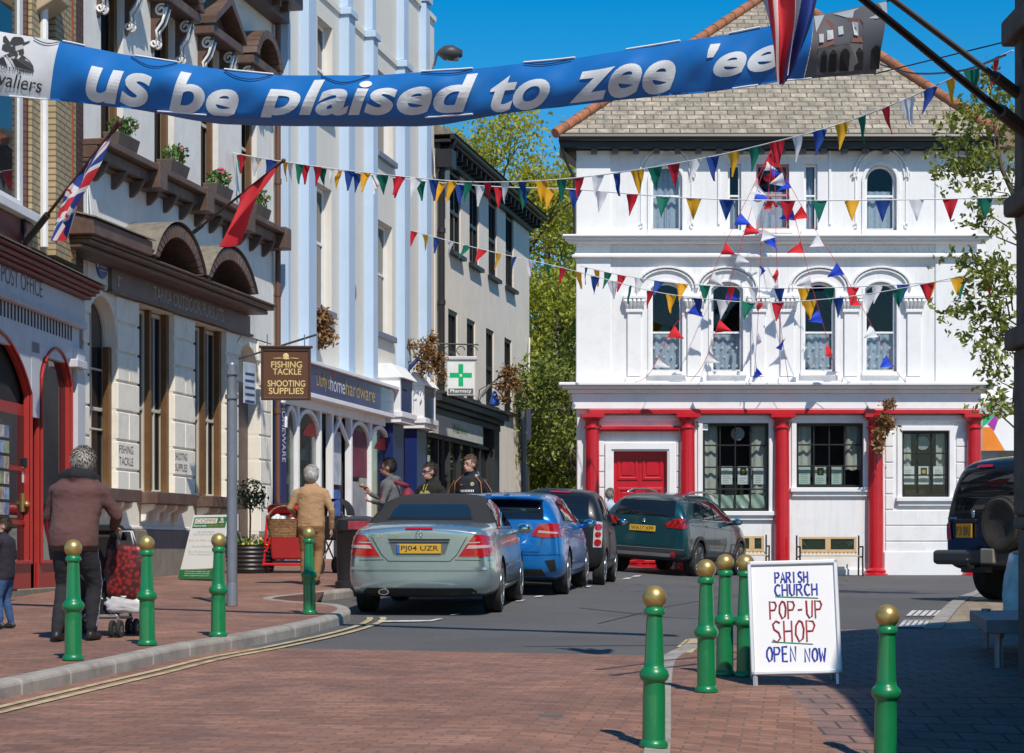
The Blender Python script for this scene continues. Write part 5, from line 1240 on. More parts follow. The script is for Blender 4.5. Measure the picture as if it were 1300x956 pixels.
c.patch('tail_light', [(.42, .86), (.60, .82), (.84, .84), (.86, .92), (.83, 1.01), (.70, 1.03), (.52, 1.0)], 'rear', M_lamp, .009, mirror=True, step=.04)
c.patch('lamp_band', [(.52, .89), (.78, .875), (.79, .90), (.53, .925)], 'rear', M_lampw, .013, mirror=True, step=.05)
t = MB(); t.rings([[(-2.13, -.55, 1.385), (-2.13, .55, 1.385), (-2.12, .55, 1.40), (-2.12, -.55, 1.40)], [(-1.75, -.58, 1.39), (-1.75, .58, 1.39), (-1.75, .58, 1.425), (-1.75, -.58, 1.425)]]); c.add('roof_spoiler', t, M_blue, smooth=30, bevel=.01)
c.patch('brake_light', [(-.18, 1.375), (.18, 1.375), (.18, 1.39), (-.18, 1.39)], 'rear', M_lamp, .03)
c.line('tailgate_gap', [(.66, 1.0), (.58, .80), (.54, .62), (-.54, .62), (-.58, .80), (-.66, 1.0)], 'rear', M_gap, .008, .004)
c.plate(0, .76, 'WN64 KFX')
c.line('bumper_crease', [(-.82, .60), (.82, .60)], 'rear', M_blue, .02, .012)
c.patch('bumper_vent', [(.62, .50), (.76, .52), (.78, .36), (.70, .34)], 'rear', M_gap, .006, mirror=True)
c.patch('rear_valance', [(-.66, .24), (.66, .24), (.58, .38), (-.58, .38)], 'rear', M_plastic, .006, step=.06)
c.patch('side_window', [(-1.45, 1.07), (.62, 1.01), (.2, 1.34), (-.5, 1.385), (-1.3, 1.33)], 'side', M_cglass, .008, mirror=True, step=.08)
c.line('window_bar', [(-.45, 1.03), (-.4, 1.38)], 'side', M_gap, .05, .012, mirror=True)
for x in (-.48, .42): c.line('door_gap', [(x, .33), (x + .03, 1.0)], 'side', M_gap, .008, .004, mirror=True)
c.line('side_crease', [(-1.6, .88), (1.2, .74)], 'side', M_blue, .015, .010, mirror=True); c.line('handle', [(-.9, .88), (-.72, .88)], 'side', M_blue, .03, .025, mirror=True); c.line('sill_gap', [(-.9, .32), (.98, .32)], 'side', M_gap, .008, .004, mirror=True)
c.mirrors(.62, .87, 1.0, M_blue)

# ---- small black two-seater with stacked round lamps
M_bpaint = paintmat('black_car_paint', (.010, .010, .012), .0, .4); M_bpaint.node_tree.nodes['Principled BSDF'].inputs['Coat Weight'].default_value = .2
c = Car('parked_car', 'small black two seater with stacked round tail lamps beyond the blue hatchback', 'car', at_rear(708, 740, .86, R(8)), R(8), 'cars parked along the left kerb')
st = [sec(-1.34, .42, .60, .66, .60, .98, .52, 1.10), sec(-1.30, .30, .74, .66, .70, 1.0, .56, 1.2), sec(-1.18, .23, .79, .64, .745, 1.03, .58, 1.40), sec(-.95, .2, .80, .64, .75, 1.04, .57, 1.52), sec(-.5, .2, .80, .64, .755, 1.02, .57, 1.56), sec(.1, .2, .80, .64, .755, .99, .57, 1.54), sec(.55, .2, .80, .64, .75, .97, .58, 1.35), sec(.95, .2, .80, .6, .74, .94, .62, 1.06), sec(1.2, .23, .76, .58, .68, .84, .56, .9), sec(1.33, .3, .6, .52, .5, .68, .4, .72)]
c.body(st, M_bpaint, (-.93, .93), .285, .72); c.wheels((-.93, .93), .285, .69, .19, spokes=6)
c.patch('rear_window', [(-.52, 1.02), (.52, 1.02), (.48, 1.43), (-.48, 1.43)], 'rear', M_cglass, .008, step=.05)
M_lamphouse = mat('pale_lamp_housing', (.55, .5, .5), .25, coat=1.0)
c.patch('lamp_housing', [(.60, .62), (.73, .62), (.735, .80), (.72, 1.03), (.64, 1.04), (.60, .9)], 'rear', M_lamphouse, .008, mirror=True, step=.04)
for zz, r_ in ((.70, .055), (.83, .045), (.95, .05)): c.patch('tail_light', [(.67 + r_ * math.cos(a), zz + r_ * math.sin(a)) for a in [q * PI / 8 for q in range(16)]], 'rear', M_lamp, .014, mirror=True, step=.04)
c.patch('brake_light', [(-.17, 1.475), (.17, 1.475), (.16, 1.50), (-.16, 1.50)], 'rear', M_lamp, .012)
c.plate(0, .72, 'EA08 TVK'); c.line('tailgate_gap', [(.56, 1.0), (.55, .60), (-.55, .60), (-.56, 1.0)], 'rear', M_gap, .008, .004)
c.patch('side_window', [(-.42, 1.04), (.62, 1.03), (.3, 1.42), (-.36, 1.46)], 'side', M_cglass, .008, mirror=True, step=.08); c.patch('side_window', [(-1.02, 1.07), (-.52, 1.05), (-.47, 1.44), (-.88, 1.40)], 'side', M_cglass, .008, mirror=True, step=.08)
for x in (-.46, .6): c.line('door_gap', [(x, .3), (x + .02, 1.02)], 'side', M_gap, .008, .004, mirror=True)
c.patch('side_panel', [(-.42, .42), (.55, .42), (.57, .9), (-.42, .9)], 'side', mat('grey_door_panel', (.035, .035, .038), .4), .005, mirror=True)
c.line('handle', [(-.3, .84), (-.12, .84)], 'side', M_chrome, .03, .02, mirror=True)
c.mirrors(.55, .78, 1.04, M_bpaint, size=1.0)

# ---- dark teal crossover turning in front of the inn
M_teal = paintmat('dark_teal_paint', (.008, .075, .095), .5, .3)
HP = R(24)
c = Car('parked_car', 'dark teal crossover with roof rails and a yellow plate in front of the red door', 'car', at_rear(834, 727.8, 1.25, HP), HP, k=1.06)
st = [sec(-2.08, .42, .76, .70, .76, 1.0, .66, 1.10), sec(-2.05, .34, .86, .68, .84, 1.03, .68, 1.20), sec(-1.92, .28, .885, .66, .84, 1.06, .66, 1.38), sec(-1.6, .25, .875, .66, .825, 1.07, .62, 1.525), sec(-1.1, .25, .875, .66, .83, 1.06, .61, 1.565), sec(-.3, .25, .875, .66, .83, 1.04, .61, 1.575), sec(.2, .25, .875, .66, .83, 1.03, .61, 1.54), sec(.8, .25, .875, .66, .83, 1.02, .62, 1.32), sec(1.2, .25, .875, .64, .82, 1.0, .68, 1.08), sec(1.7, .26, .85, .62, .76, .92, .62, .98), sec(2.0, .3, .76, .6, .68, .80, .55, .84), sec(2.1, .38, .55, .58, .5, .7, .4, .72)]
c.body(st, M_teal, (-1.25, 1.29), .335, .78); c.wheels((-1.25, 1.29), .335, .755, .21, steer=.0)
c.patch('rear_window', [(-.60, 1.12), (.60, 1.12), (.58, 1.26), (.52, 1.43), (-.52, 1.43), (-.58, 1.26)], 'rear', M_cglass, .008, step=.05)
c.patch('tail_light', [(.44, .98), (.47, .91), (.80, .90), (.85, .95), (.845, 1.08), (.74, 1.10), (.60, 1.07)], 'rear', M_lamp, .009, mirror=True, step=.04)
for k in range(3): c.line('lamp_line', [(.52 + k * .1, .93), (.60 + k * .1, 1.05)], 'rear', mat('lamp_dark_red', (.12, .004, .008), .2, coat=1.), .025, .013, mirror=True)
c.patch('rear_bumper', [(-.83, .30), (.83, .30), (.85, .50), (-.85, .50)], 'rear', mat('grey_black_plastic', (.03, .032, .036), .55), .007, step=.06)
c.patch('skid_plate', [(-.55, .36), (.55, .36), (.60, .42), (-.60, .42)], 'rear', M_alloy, .014, step=.06)
c.patch('reflector', [(.62 + .055 * math.cos(a), .40 + .055 * math.sin(a)) for a in [q * PI / 6 for q in range(12)]], 'rear', M_lamp, .016, mirror=True)
c.line('bumper_strip', [(-.82, .505), (.82, .505)], 'rear', M_alloy, .012, .010)
c.plate(.02, .87, 'WA17 XPP', w=.52, xoff=.016); c.line('tailgate_gap', [(.66, 1.06), (.62, .55), (-.62, .55), (-.66, 1.06)], 'rear', M_gap, .008, .004)
hx = c.bvh.ray_cast(Vector((-8, 0, 1.02)), Vector((1, 0, 0)))[0]; t = MB(); t.ball((hx.x - .008, 0, 1.02), .04, 10, None, (.3, .7, 1)); t.box((hx.x - .02, -.03, .985), (hx.x - .008, .035, 1.005)); c.add('badge', t, M_chrome, smooth=True)
t = MB(); t.tube([(-2.0, .1, 1.14), (-1.98, -.02, 1.15), (-1.97, -.42, 1.17)], .008, 5); c.add('wiper', t, M_plastic)
c.patch('side_window', [(-1.0, 1.10), (-.42, 1.085), (-.38, 1.45), (-.85, 1.42)], 'side', M_cglass, .008, mirror=True, step=.08); c.patch('side_window', [(-.34, 1.085), (.72, 1.07), (.3, 1.40), (-.30, 1.455)], 'side', M_cglass, .008, mirror=True, step=.08); c.patch('side_window', [(-1.55, 1.14), (-1.08, 1.10), (-.95, 1.42), (-1.25, 1.40)], 'side', M_cglass, .008, mirror=True, step=.08)
for x in (-1.05, -.38, .62): c.line('door_gap', [(x, .38), (x + .03, 1.06)], 'side', M_gap, .008, .004, mirror=True)
c.patch('sill_cladding', [(-.85, .27), (.9, .27), (.9, .36), (-.85, .36)], 'side', M_plastic, .008, mirror=True)
for ax in (-1.25, 1.29):
    a0 = [(ax + .375 * math.cos(PI * q / 14), .335 + .375 * math.sin(PI * q / 14)) for q in range(15)]; a1 = [(ax + .44 * math.cos(PI * q / 14), .335 + .44 * math.sin(PI * q / 14)) for q in range(15)]
    c.patch('arch_cladding', a0 + a1[::-1], 'side', M_plastic, .012, mirror=True, step=.08)
for sy in (-1, 1):
    t = MB(); t.tube([(-1.5, sy * .60, 1.53), (-1.2, sy * .60, 1.60), (-.4, sy * .6, 1.625), (.1, sy * .6, 1.59), (.3, sy * .6, 1.53)], .02, 8); c.add('roof_rail', t, M_alloy, smooth=True)
c.line('handle', [(-.9, .97), (-.72, .97)], 'side', M_teal, .03, .025, mirror=True); c.line('handle', [(.0, .96), (.18, .96)], 'side', M_teal, .03, .025, mirror=True)
c.line('side_crease', [(-1.7, .98), (1.4, .9)], 'side', M_teal, .015, .010, mirror=True); c.line('chrome_strip', [(-1.1, 1.075), (.7, 1.06)], 'side', M_chrome, .015, .012, mirror=True)
c.mirrors(.62, .85, 1.08, M_teal)

# ---- dark off-roader parked at the right edge
M_dark = paintmat('midnight_paint', (.006, .007, .011), .0, .3)
HS = R(60)
c = Car('parked_van', 'dark off roader with spare wheel on its back, half hidden by the hall corner', 'off-roader', (6.36 + math.sin(HS) * 2.1, 28.6 + math.cos(HS) * 2.1), HS)
st = [sec(-2.06, .50, .78, .80, .80, 1.10, .70, 1.24), sec(-2.03, .46, .84, .80, .83, 1.12, .71, 1.50), sec(-1.95, .42, .845, .80, .83, 1.13, .70, 1.80), sec(-1.82, .42, .85, .80, .83, 1.13, .71, 1.95), sec(-1.2, .42, .85, .80, .83, 1.12, .71, 1.99), sec(-.2, .42, .85, .80, .83, 1.12, .71, 1.99), sec(.35, .42, .85, .80, .83, 1.12, .66, 1.86), sec(.9, .42, .85, .80, .82, 1.12, .68, 1.45), sec(1.2, .42, .85, .78, .80, 1.1, .7, 1.18), sec(1.8, .44, .83, .74, .76, 1.0, .66, 1.06), sec(2.1, .5, .7, .7, .66, .9, .55, .94)]
c.body(st, M_dark, (-1.2, 1.3), .37, .78); c.wheels((-1.2, 1.3), .37, .73, .25, spokes=6)
c.patch('rear_window', [(-.62, 1.20), (.64, 1.20), (.62, 1.45), (.57, 1.76), (-.55, 1.76), (-.60, 1.45)], 'rear', M_cglass, .008, step=.05)
c.patch('brake_light', [(.02, 1.815), (.34, 1.815), (.33, 1.85), (.04, 1.85)], 'rear', M_lamp, .014)
M_shade = mat('window_reflection_bar', (.05, .055, .06), .3)
t = MB(); t.tube([(-2.0, .30, 1.22), (-1.98, .28, 1.3), (-1.93, .1, 1.6)], .014, 5); t.ball((-2.04, .3, 1.22), .05, 8); t.tube([(-2.0, -.05, 1.22), (-1.98, -.08, 1.3), (-1.92, -.22, 1.62)], .014, 5); t.ball((-2.04, -.05, 1.2), .05, 8); c.add('wiper', t, M_plastic, smooth=True)
t = MB(); t.rings([[(-2.22, y, z) for y, z in ((-.88, .50), (.88, .50), (.88, .70), (-.88, .70))], [(-2.28, y, z) for y, z in ((-.84, .53), (.84, .53), (.84, .68), (-.84, .68))]]); t.rings([[(-1.7, y, z) for y, z in ((-.90, .50), (.90, .50), (.90, .70), (-.90, .70))], [(-2.22, y, z) for y, z in ((-.88, .50), (.88, .50), (.88, .70), (-.88, .70))]]); c.add('rear_bumper', t, mat('grey_bumper', (.055, .057, .062), .5, var=.15), bevel=.05, seg=3)
t = MB(); t.box((-2.34, -.42, .52), (-2.2, -.16, .72)); c.add('bumper_step', t, M_plinth, bevel=.02)
t = MB(); t.tube([(-2.2, 0, .48), (-2.36, 0, .46), (-2.42, 0, .53)], .025, 8); t.ball((-2.42, 0, .56), .03, 8); t.box((-2.3, -.25, .40), (-2.2, .25, .47)); c.add('tow_bar', t, M_plastic, smooth=30)
c.plate(.42, .96, 'P 31 BVU', w=.30, h=.19, m=mat('dull_amber_plate', (.42, .22, .02), .5), xoff=.04)
t = MB(); t.box((-2.085, .20, 1.07), (-2.02, .64, 1.12)); c.add('plate_lamp', t, M_plastic, bevel=.01)
hx = c.bvh.ray_cast(Vector((-8, .26, 1.18)), Vector((1, 0, 0)))[0]; t = MB(); t.ball((hx.x - .015, .26, 1.19), .05, 10, None, (.3, .8, 1.2)); c.add('badge', t, M_chrome, smooth=True)
t = MB(); t.box((hx.x - .022, .58, 1.12), (hx.x - .012, .76, 1.15)); c.add('badge_strip', t, M_chrome)
c.patch('tail_light', [(.70, .84), (.80, .84), (.82, 1.06), (.73, 1.08)], 'rear', M_lamp, .012, mirror=True)
M = Matrix.Translation((-2.20, -.50, 1.04)) @ Matrix.Rotation(-PI / 2, 4, 'Y')
t = MB(); r, h = .37, .13
t.lathe([(.2, -h), (.33, -h), (.355, -h * .8), (.37, -h * .55), (.37, h * .55), (.355, h * .8), (.33, h), (.24, h), (.2, h * .8)], 44, M); sw = c.add('spare_wheel', t, mat('dusty_rubber', (.04, .035, .03), .9, var=.3, scale=9, bump=.3), smooth=40)
t = MB()
for k in range(44):
    for row, zz in enumerate((-.085, -.03, .03, .085)):
        a = 2 * PI * (k + .5 * (row % 2)) / 44; p = Vector((.372 * math.cos(a), .372 * math.sin(a), zz)); q = Matrix.Rotation(a, 4, 'Z')
        t.add([M @ (Matrix.Translation(p) @ q @ Vector(v)) for v in ((-.006, -.017, -.02), (-.006, .017, -.02), (-.006, .02, .02), (-.006, -.014, .02), (.006, -.015, -.018), (.006, .015, -.018), (.006, .018, .018), (.006, -.012, .018))], [(0, 1, 2, 3), (4, 5, 6, 7), (0, 1, 5, 4), (1, 2, 6, 5), (2, 3, 7, 6), (3, 0, 4, 7)])
t.build('tread', MATS['dusty_rubber'], sw, world=False)
t = MB(); t.lathe([(.2, .05), (.16, .08), (.05, .1), (.001, .1)], 24, M); t.build('rim', M_alloy, sw, world=False, smooth=40)
c.patch('side_window', [(-1.7, 1.22), (-.9, 1.2), (-.9, 1.72), (-1.6, 1.72)], 'side', M_cglass, .008, mirror=True, step=.08); c.patch('side_window', [(-.8, 1.2), (.7, 1.18), (.3, 1.7), (-.8, 1.72)], 'side', M_cglass, .008, mirror=True, step=.08)
for x in (-.85, .3): c.line('door_gap', [(x, .5), (x + .03, 1.15)], 'side', M_gap, .008, .004, mirror=True)
# ------------------------------------------------------------------ people
def frame_dir(d): d = Vector(d).normalized(); return d
class Person:
    """local space: x right, y forward, z up, feet at z = 0; the body is one voxel-merged surface"""
    def __init__(s, name, label, pos, facing, H=1.75, group=None, cat='person'):
        s.k = H / 1.75
        M = Matrix.Rotation(-facing, 4, 'Z')
        s.root = thing(name, label, cat, pos, M, group); s.tags = []; s.mb = MB(); s.mats = []
    def mi(s, m):
        if m not in s.mats: s.mats.append(m)
        return s.mats.index(m)
    def seg(s, pts, r, m, n=12, ell=1.0, up=None, pri=0, k=0):
        K = s.k; pts = [Vector(p) * K for p in pts]; rr = [q * K for q in (r if isinstance(r, (list, tuple)) else [r] * len(pts))]
        P, Q = [pts[0] - (pts[1] - pts[0]).normalized() * rr[0] * .6], [rr[0] * .6]
        for p, q in zip(pts, rr): P.append(p); Q.append(q)
        P.append(pts[-1] + (pts[-1] - pts[-2]).normalized() * rr[-1] * .6); Q.append(rr[-1] * .6)
        s.mb.tube(P, Q, n, ell=ell, up=up)
        for a, b, ra, rb in zip(pts, pts[1:], rr, rr[1:]): s.tags.append((a, b, ra * max(1, (1 + ell) / 2), rb * max(1, (1 + ell) / 2), s.mi(m), pri, k))
    def loft(s, rows, m, n=20):
        K = s.k; rs = []
        for c, rx, ry in rows: c = Vector(c) * K; rs.append([c + Vector((rx * K * math.cos(t), ry * K * math.sin(t), 0)) for t in [2 * PI * i / n for i in range(n)]])
        s.mb.rings(rs)
        for (c0, x0, y0), (c1, x1, y1) in zip(rows, rows[1:]): s.tags.append((Vector(c0) * K, Vector(c1) * K, (x0 + y0) / 2 * K, (x1 + y1) / 2 * K, s.mi(m), 0, 1))
    def blob(s, c, r, m, sz=(1, 1, 1), M=None, pri=0):
        c = Vector(c) * s.k; s.mb.ball(c, r * s.k, 14, None, sz, M); s.tags.append((c, c, r * s.k, r * s.k, s.mi(m), pri, 0))
    def hand(s, wrist, d, palm, m, curl=.5, sc_=1.0):
        """five fingers on a palm; d = direction of the hand, palm = palm normal"""
        w = Vector(wrist); d = Vector(d).normalized(); pn = Vector(palm).normalized(); sd = d.cross(pn).normalized(); pn = sd.cross(d)
        s.seg([w, w + d * .05 * sc_, w + d * .09 * sc_], [.026, .034, .033], m, ell=.55, up=tuple(sd), pri=1)
        for k, (o, L) in enumerate(((-.03, .066), (-.01, .078), (.011, .073), (.03, .056))):
            b = w + d * .085 + sd * o; e = b + d * L * .5 + pn * L * .2 * curl; t = e + (d * (1 - curl) + pn * curl).normalized() * L * .5; s.seg([b, e, t], [.0105, .0095, .008], m, 8, pri=1)
        b = w + d * .03 - sd * .028; e = b + d * .03 - sd * .025 + pn * .012; t = e + d * .03 + pn * .02 * curl; s.seg([b, e, t], [.013, .011, .009], m, 8, pri=1)
    def head(s, c, look, skin, hair, style='short', tilt=0, nose=1.0, glasses=None):
        """c = centre of the head, look = yaw offset of the face"""
        R_ = Matrix.Rotation(look, 4, 'Z') @ Matrix.Rotation(tilt, 4, 'X'); c = Vector(c); T = lambda q: c + R_ @ Vector(q)
        R3 = R_.to_3x3().to_4x4()
        s.blob(c + R_ @ Vector((0, -.012, .03)), .103, skin, (.80, 1.0, 1.05), R3, 1); s.blob(T((0, .022, -.055)), .070, skin, (.82, .95, .95), R3, 1)
        s.blob(T((0, .062, -.088)), .028, skin, (1.1, .8, .8), R3, 1)
        s.seg([T((0, .088, .012)), T((0, .106, -.02)), T((0, .104, -.034))], [.009 * nose, .013 * nose, .015 * nose], skin, 8, pri=1)
        for sx in (-1, 1):
            s.blob(T((sx * .077, -.012, -.005)), .028, skin, (.35, .75, 1.15), R3, 1); s.seg([T((sx * .015, .085, .03)), T((sx * .045, .078, .032))], [.011, .009], skin, 8, pri=1)
        s.seg([T((-.02, .088, -.062)), T((.02, .088, -.062))], [.009, .009], skin, 8, pri=1)
        hp = s.k; mb = MB(); K = s.k; n, kk = 26, 16
        verts = []; faces = []
        for i in range(kk + 1):
            a = -PI / 2 + PI * i / kk
            for j in range(n):
                t = 2 * PI * j / n; q = Vector((math.cos(a) * math.cos(t) * .103 * .80, math.cos(a) * math.sin(t) * .103 - .012, math.sin(a) * .103 * 1.05 + .03))
                thick = (1.20 if style == 'long' else 1.11) + (.13 if style == 'long' else .07) * noise.noise(q * 26 + Vector((c.x * 7, 0, 0))) + (.035 * max(0, math.sin(a)))
                verts.append((T((q.x * thick, (q.y + .012) * thick - .012, (q.z - .03) * thick + .03)) * K, q))
        for i in range(kk):
            for j in range(n):
                ids = (i * n + j, i * n + (j + 1) % n, (i + 1) * n + (j + 1) % n, (i + 1) * n + j); qc = sum((verts[v][1] for v in ids), Vector()) / 4
                hl = {'short': .035, 'long': -.06, 'crop': .045}[style]
                face = qc.y > .028 and qc.z < .082 - .5 * abs(qc.x) * 0
                side = qc.y > -.035 and qc.z < .045
                back = qc.z < -.045 + (0 if style != 'long' else -.035)
                if face or (side and style != 'long') or back: continue
                faces.append(ids)
        mb.add([v for v, _ in verts], faces); s.hairmb = mb; s.hairm = hair
        r_ = random.Random(int(abs(c.x * 1e3) + abs(look * 977)) + len(style)); cc = T((0, -.012, .03)) * K; L_ = (.05 if style == 'long' else .028) * K
        for ids in faces:
            for _ in range(3):
                p0 = sum((verts[v][0] * r_.uniform(.2, 1) for v in ids), Vector()); w = 0
                ws = [r_.random() + .1 for _ in ids]; p0 = sum((verts[v][0] * w for v, w in zip(ids, ws)), Vector()) / sum(ws)
                n_ = (p0 - cc).normalized(); dn = Vector((r_.gauss(0, .5), r_.gauss(-.1, .5), -1)); dn = (dn - n_ * dn.dot(n_)).normalized(); sd = n_.cross(dn) * .006 * K
                p0 = p0 + n_ * .002; p1 = p0 + dn * L_ * .6 + n_ * r_.uniform(.002, .014); p2 = p0 + dn * L_ + n_ * r_.uniform(-.004, .012)
                mb.add([p0 - sd, p0 + sd, p1 + sd * .8, p1 - sd * .8, p2], [(0, 1, 2, 3), (3, 2, 4)])
        eyes = MB()
        for sx in (-1, 1):
            eyes.ball(T((sx * .032, .077, .012)) * K, .009 * K, 8); eyes.seg = None
            eyes.tube([T((sx * .016, .094, .034)) * K, T((sx * .046, .084, .037)) * K], .0045 * K, 5)
        s.eyes = eyes
        mo = MB(); mo.tube([T((-.022, .097, -.062)) * K, T((0, .101, -.06)) * K, T((.022, .097, -.062)) * K], .006 * K, 6); s.mouth = mo
        s.gl = None
        if glasses:
            g = MB()
            for sx in (-1, 1): g.ball(T((sx * .034, .098, .010)) * K, .030 * K, 12, None, (1, .28, .68), R3); g.tube([T((sx * .06, .09, .018)) * K, T((sx * .08, -.01, .016)) * K], .005 * K, 5)
            g.tube([T((-.02, .104, .014)) * K, T((.02, .104, .014)) * K], .005 * K, 5); s.gl = (g, glasses)
    def finish(s, vox=.0105, crease=.006):
        o = s.mb.build('tmp', M_paper, smooth=True); m_ = o.modifiers.new('r', 'REMESH'); m_.mode = 'VOXEL'; m_.voxel_size = vox * s.k
        sm = o.modifiers.new('s', 'SMOOTH'); sm.iterations = 3; sm.factor = .5
        me = eval_mesh(o); bpy.data.objects.remove(o); me.materials.clear()
        for q in s.mats: me.materials.append(q)
        skins = {i for i, q in enumerate(s.mats) if 'skin' in q.name}
        idx = []; tg = s.tags; vm = {}
        for p in me.polygons:
            best = 1e9; bi = 0; c = p.center
            kk = 0
            for a, b, ra, rb, m, pri, kd in tg:
                ab = b - a; L = ab.length_squared; t = 0 if L < 1e-9 else max(0, min(1, (c - a).dot(ab) / L))
                d = (c - a - ab * t).length / lerp(ra, rb, t) - .06 * pri
                if d < best: best = d; bi = m; kk = kd
            if kk and hasattr(s, 'hem'): bi = s.mi(s.top) if c.z > s.hem * s.k else s.mi(s.bot)
            idx.append(bi)
            for v in p.vertices: vm[v] = bi
        me.polygons.foreach_set('material_index', idx)
        bm = bmesh.new(); bm.from_mesh(me); bm.verts.ensure_lookup_table(); cv = [v for v in bm.verts if vm.get(v.index) not in skins]
        for _ in range(9): bmesh.ops.smooth_vert(bm, verts=cv, factor=.5, use_axis_x=True, use_axis_y=True, use_axis_z=True)
        bm.to_mesh(me); bm.free(); me.update()
        nn = [v.normal.copy() for v in me.vertices]
        for v in me.vertices:
            if vm.get(v.index) not in skins:
                q = v.co / s.k; w = noise.noise(Vector((q.x * 7, q.y * 7, q.z * 13))) + .6 * noise.noise(Vector((q.x * 22 + 5, q.y * 22, q.z * 30)))
                v.co += nn[v.index] * crease * w * s.k
        me.polygons.foreach_set('use_smooth', [True] * len(me.polygons))
        b = bpy.data.objects.new('body', me); COL.objects.link(b); b.parent = s.root; s.b = b
        if hasattr(s, 'hairmb'):
            h = s.hairmb.build('hair', s.hairm, s.root, smooth=True, world=False, recalc=False)
            s.eyes.build('eyes', mat('eye_brow_dark', (.03, .02, .015), .5), b, world=False); s.mouth.build('mouth', mat('lip_skin', (.38, .14, .11), .5), b, world=False)
            if s.gl: s.gl[0].build('sunglasses', s.gl[1], s.root, world=False, smooth=True)
        return s
    def add(s, name, mb, m, parent=None, **k):
        mb.v = [p * s.k for p in mb.v]; return mb.build(name, m, parent or s.root, world=False, **k)
def skinm(n, c): return mat('skin_' + n, c, .5, var=.08, scale=14)
S_pale = skinm('pale', (.52, .29, .21)); S_tan = skinm('tan', (.40, .21, .14))
H_grey = leafmat('grey_hair', (.17, .145, .12), (.42, .38, .33), .1); H_white = leafmat('white_hair', (.40, .38, .35), (.68, .66, .62), .1)
H_dark = leafmat('dark_hair', (.008, .006, .005), (.035, .024, .018), 0); H_brown = leafmat('brown_hair', (.03, .018, .010), (.11, .065, .04), 0); H_fair = leafmat('fair_brown_hair', (.09, .055, .03), (.24, .16, .09), 0)
M_shoe = mat('dark_shoe', (.02, .017, .015), .5)
def shoe(p, x, y, z=0, yaw=0, m=None):
    d = Vector((math.sin(yaw), math.cos(yaw), 0)); a = Vector((x, y, z + .045))
    p.seg([a - d * .06, a + d * .05, a + d * .15 - Vector((0, 0, .012))], [.042, .045, .035], m or M_shoe, up=(0, 0, 1))
def legs(p, hipz, l, r, m, thick=1.0, sock=True):
    """l, r = (knee, ankle) points of each leg"""
    for sx, (kn, an) in ((-1, l), (1, r)):
        p.seg([(sx * .085, 0, hipz), tuple(Vector((sx * .09, 0, hipz)).lerp(Vector(kn), .5)), kn, tuple(Vector(kn).lerp(Vector(an), .45)), an], [.105 * thick, .088 * thick, .066 * thick, .062 * thick, .05 * thick], m, k=1); p.bot = m
def torso(p, m, w=1.0, d=1.0, hem=.90, lean=0, hump=0, top=1.47):
    p.hem = hem - .035; p.top = m
    f = lambda z: lean * max(0, z - .95) / .5
    p.loft([((0, f(hem), hem), .172 * w, .125 * d), ((0, f(.98), .98), .172 * w, .13 * d), ((0, f(1.10), 1.10), .165 * w, .128 * d), ((0, f(1.25), 1.25), .178 * w, .13 * d), ((0, f(1.36) - hump, 1.36), .182 * w, .122 * d), ((0, f(1.43) - hump, 1.43), .15 * w, .10 * d), ((0, f(top) - hump * .5, top), .075, .075)], m)
def arm(p, sh, el, wr, m, t=1.0): p.seg([sh, tuple(Vector(sh).lerp(Vector(el), .5)), el, tuple(Vector(el).lerp(Vector(wr), .5)), wr], [.068 * t, .056 * t, .050 * t, .044 * t, .036 * t], m)

# ---- grey-haired man in a burgundy fleece, seen from behind, pushing a pushchair
M_fleece = mat('burgundy_fleece', (.115, .055, .05), .95, var=.12, scale=9, bump=.3, bscale=140); M_joggers = mat('charcoal_joggers', (.018, .018, .022), .9, var=.15, bump=.15)
def pav(x, y): return gnd(x, y, PAV)
def street(px, py): g = pav(px, py); return g
g = pav(93, 814); fdir = R(7)
p = Person('person', 'grey haired person in burgundy fleece and black trousers pushing a pushchair', g, fdir, 1.74)
torso(p, M_fleece, 1.32, 1.35, .84, .20, .05, 1.44); p.seg([(-.15, .14, 1.37), (.15, .14, 1.37)], [.09, .09], M_fleece)
M_hood = mat('black_collar', (.012, .012, .014), .9)
p.seg([(-.13, .24, 1.45), (-.11, .10, 1.47), (0, .04, 1.48), (.11, .10, 1.47), (.13, .24, 1.45)], [.05, .068, .08, .068, .05], M_hood, pri=1)
p.seg([(0, .18, 1.42), (0, .25, 1.52)], [.06, .055], S_pale, pri=1)
p.head((0, .28, 1.585), 0, S_pale, H_grey, 'long', tilt=-.35)
arm(p, (-.20, .15, 1.355), (-.30, .22, 1.12), (-.25, .50, 1.05), M_fleece, 1.15); arm(p, (.20, .15, 1.355), (.33, .24, 1.12), (.21, .50, 1.02), M_fleece, 1.15)
p.hand((-.25, .50, 1.05), (.1, 1, -.1), (0, -.2, -1), S_pale, .8); p.hand((.21, .50, 1.02), (-.1, 1, -.1), (0, -.2, -1), S_pale, .8)
p.seg([(-.1, .02, .87), (.1, .02, .87)], [.14, .14], M_joggers, k=1)
legs(p, .88, ((-.12, .10, .50), (-.13, -.06, .10)), ((.14, .16, .50), (.12, .14, .10)), M_joggers, 1.12); shoe(p, -.13, -.04, 0); shoe(p, .12, .16, 0, .1)
p.seg([(.185, .08, .84), (.20, .17, .5), (.17, .13, .14)], [.02, .02, .018], mat('grey_side_stripe', (.32, .31, .33), .9)); p.finish()
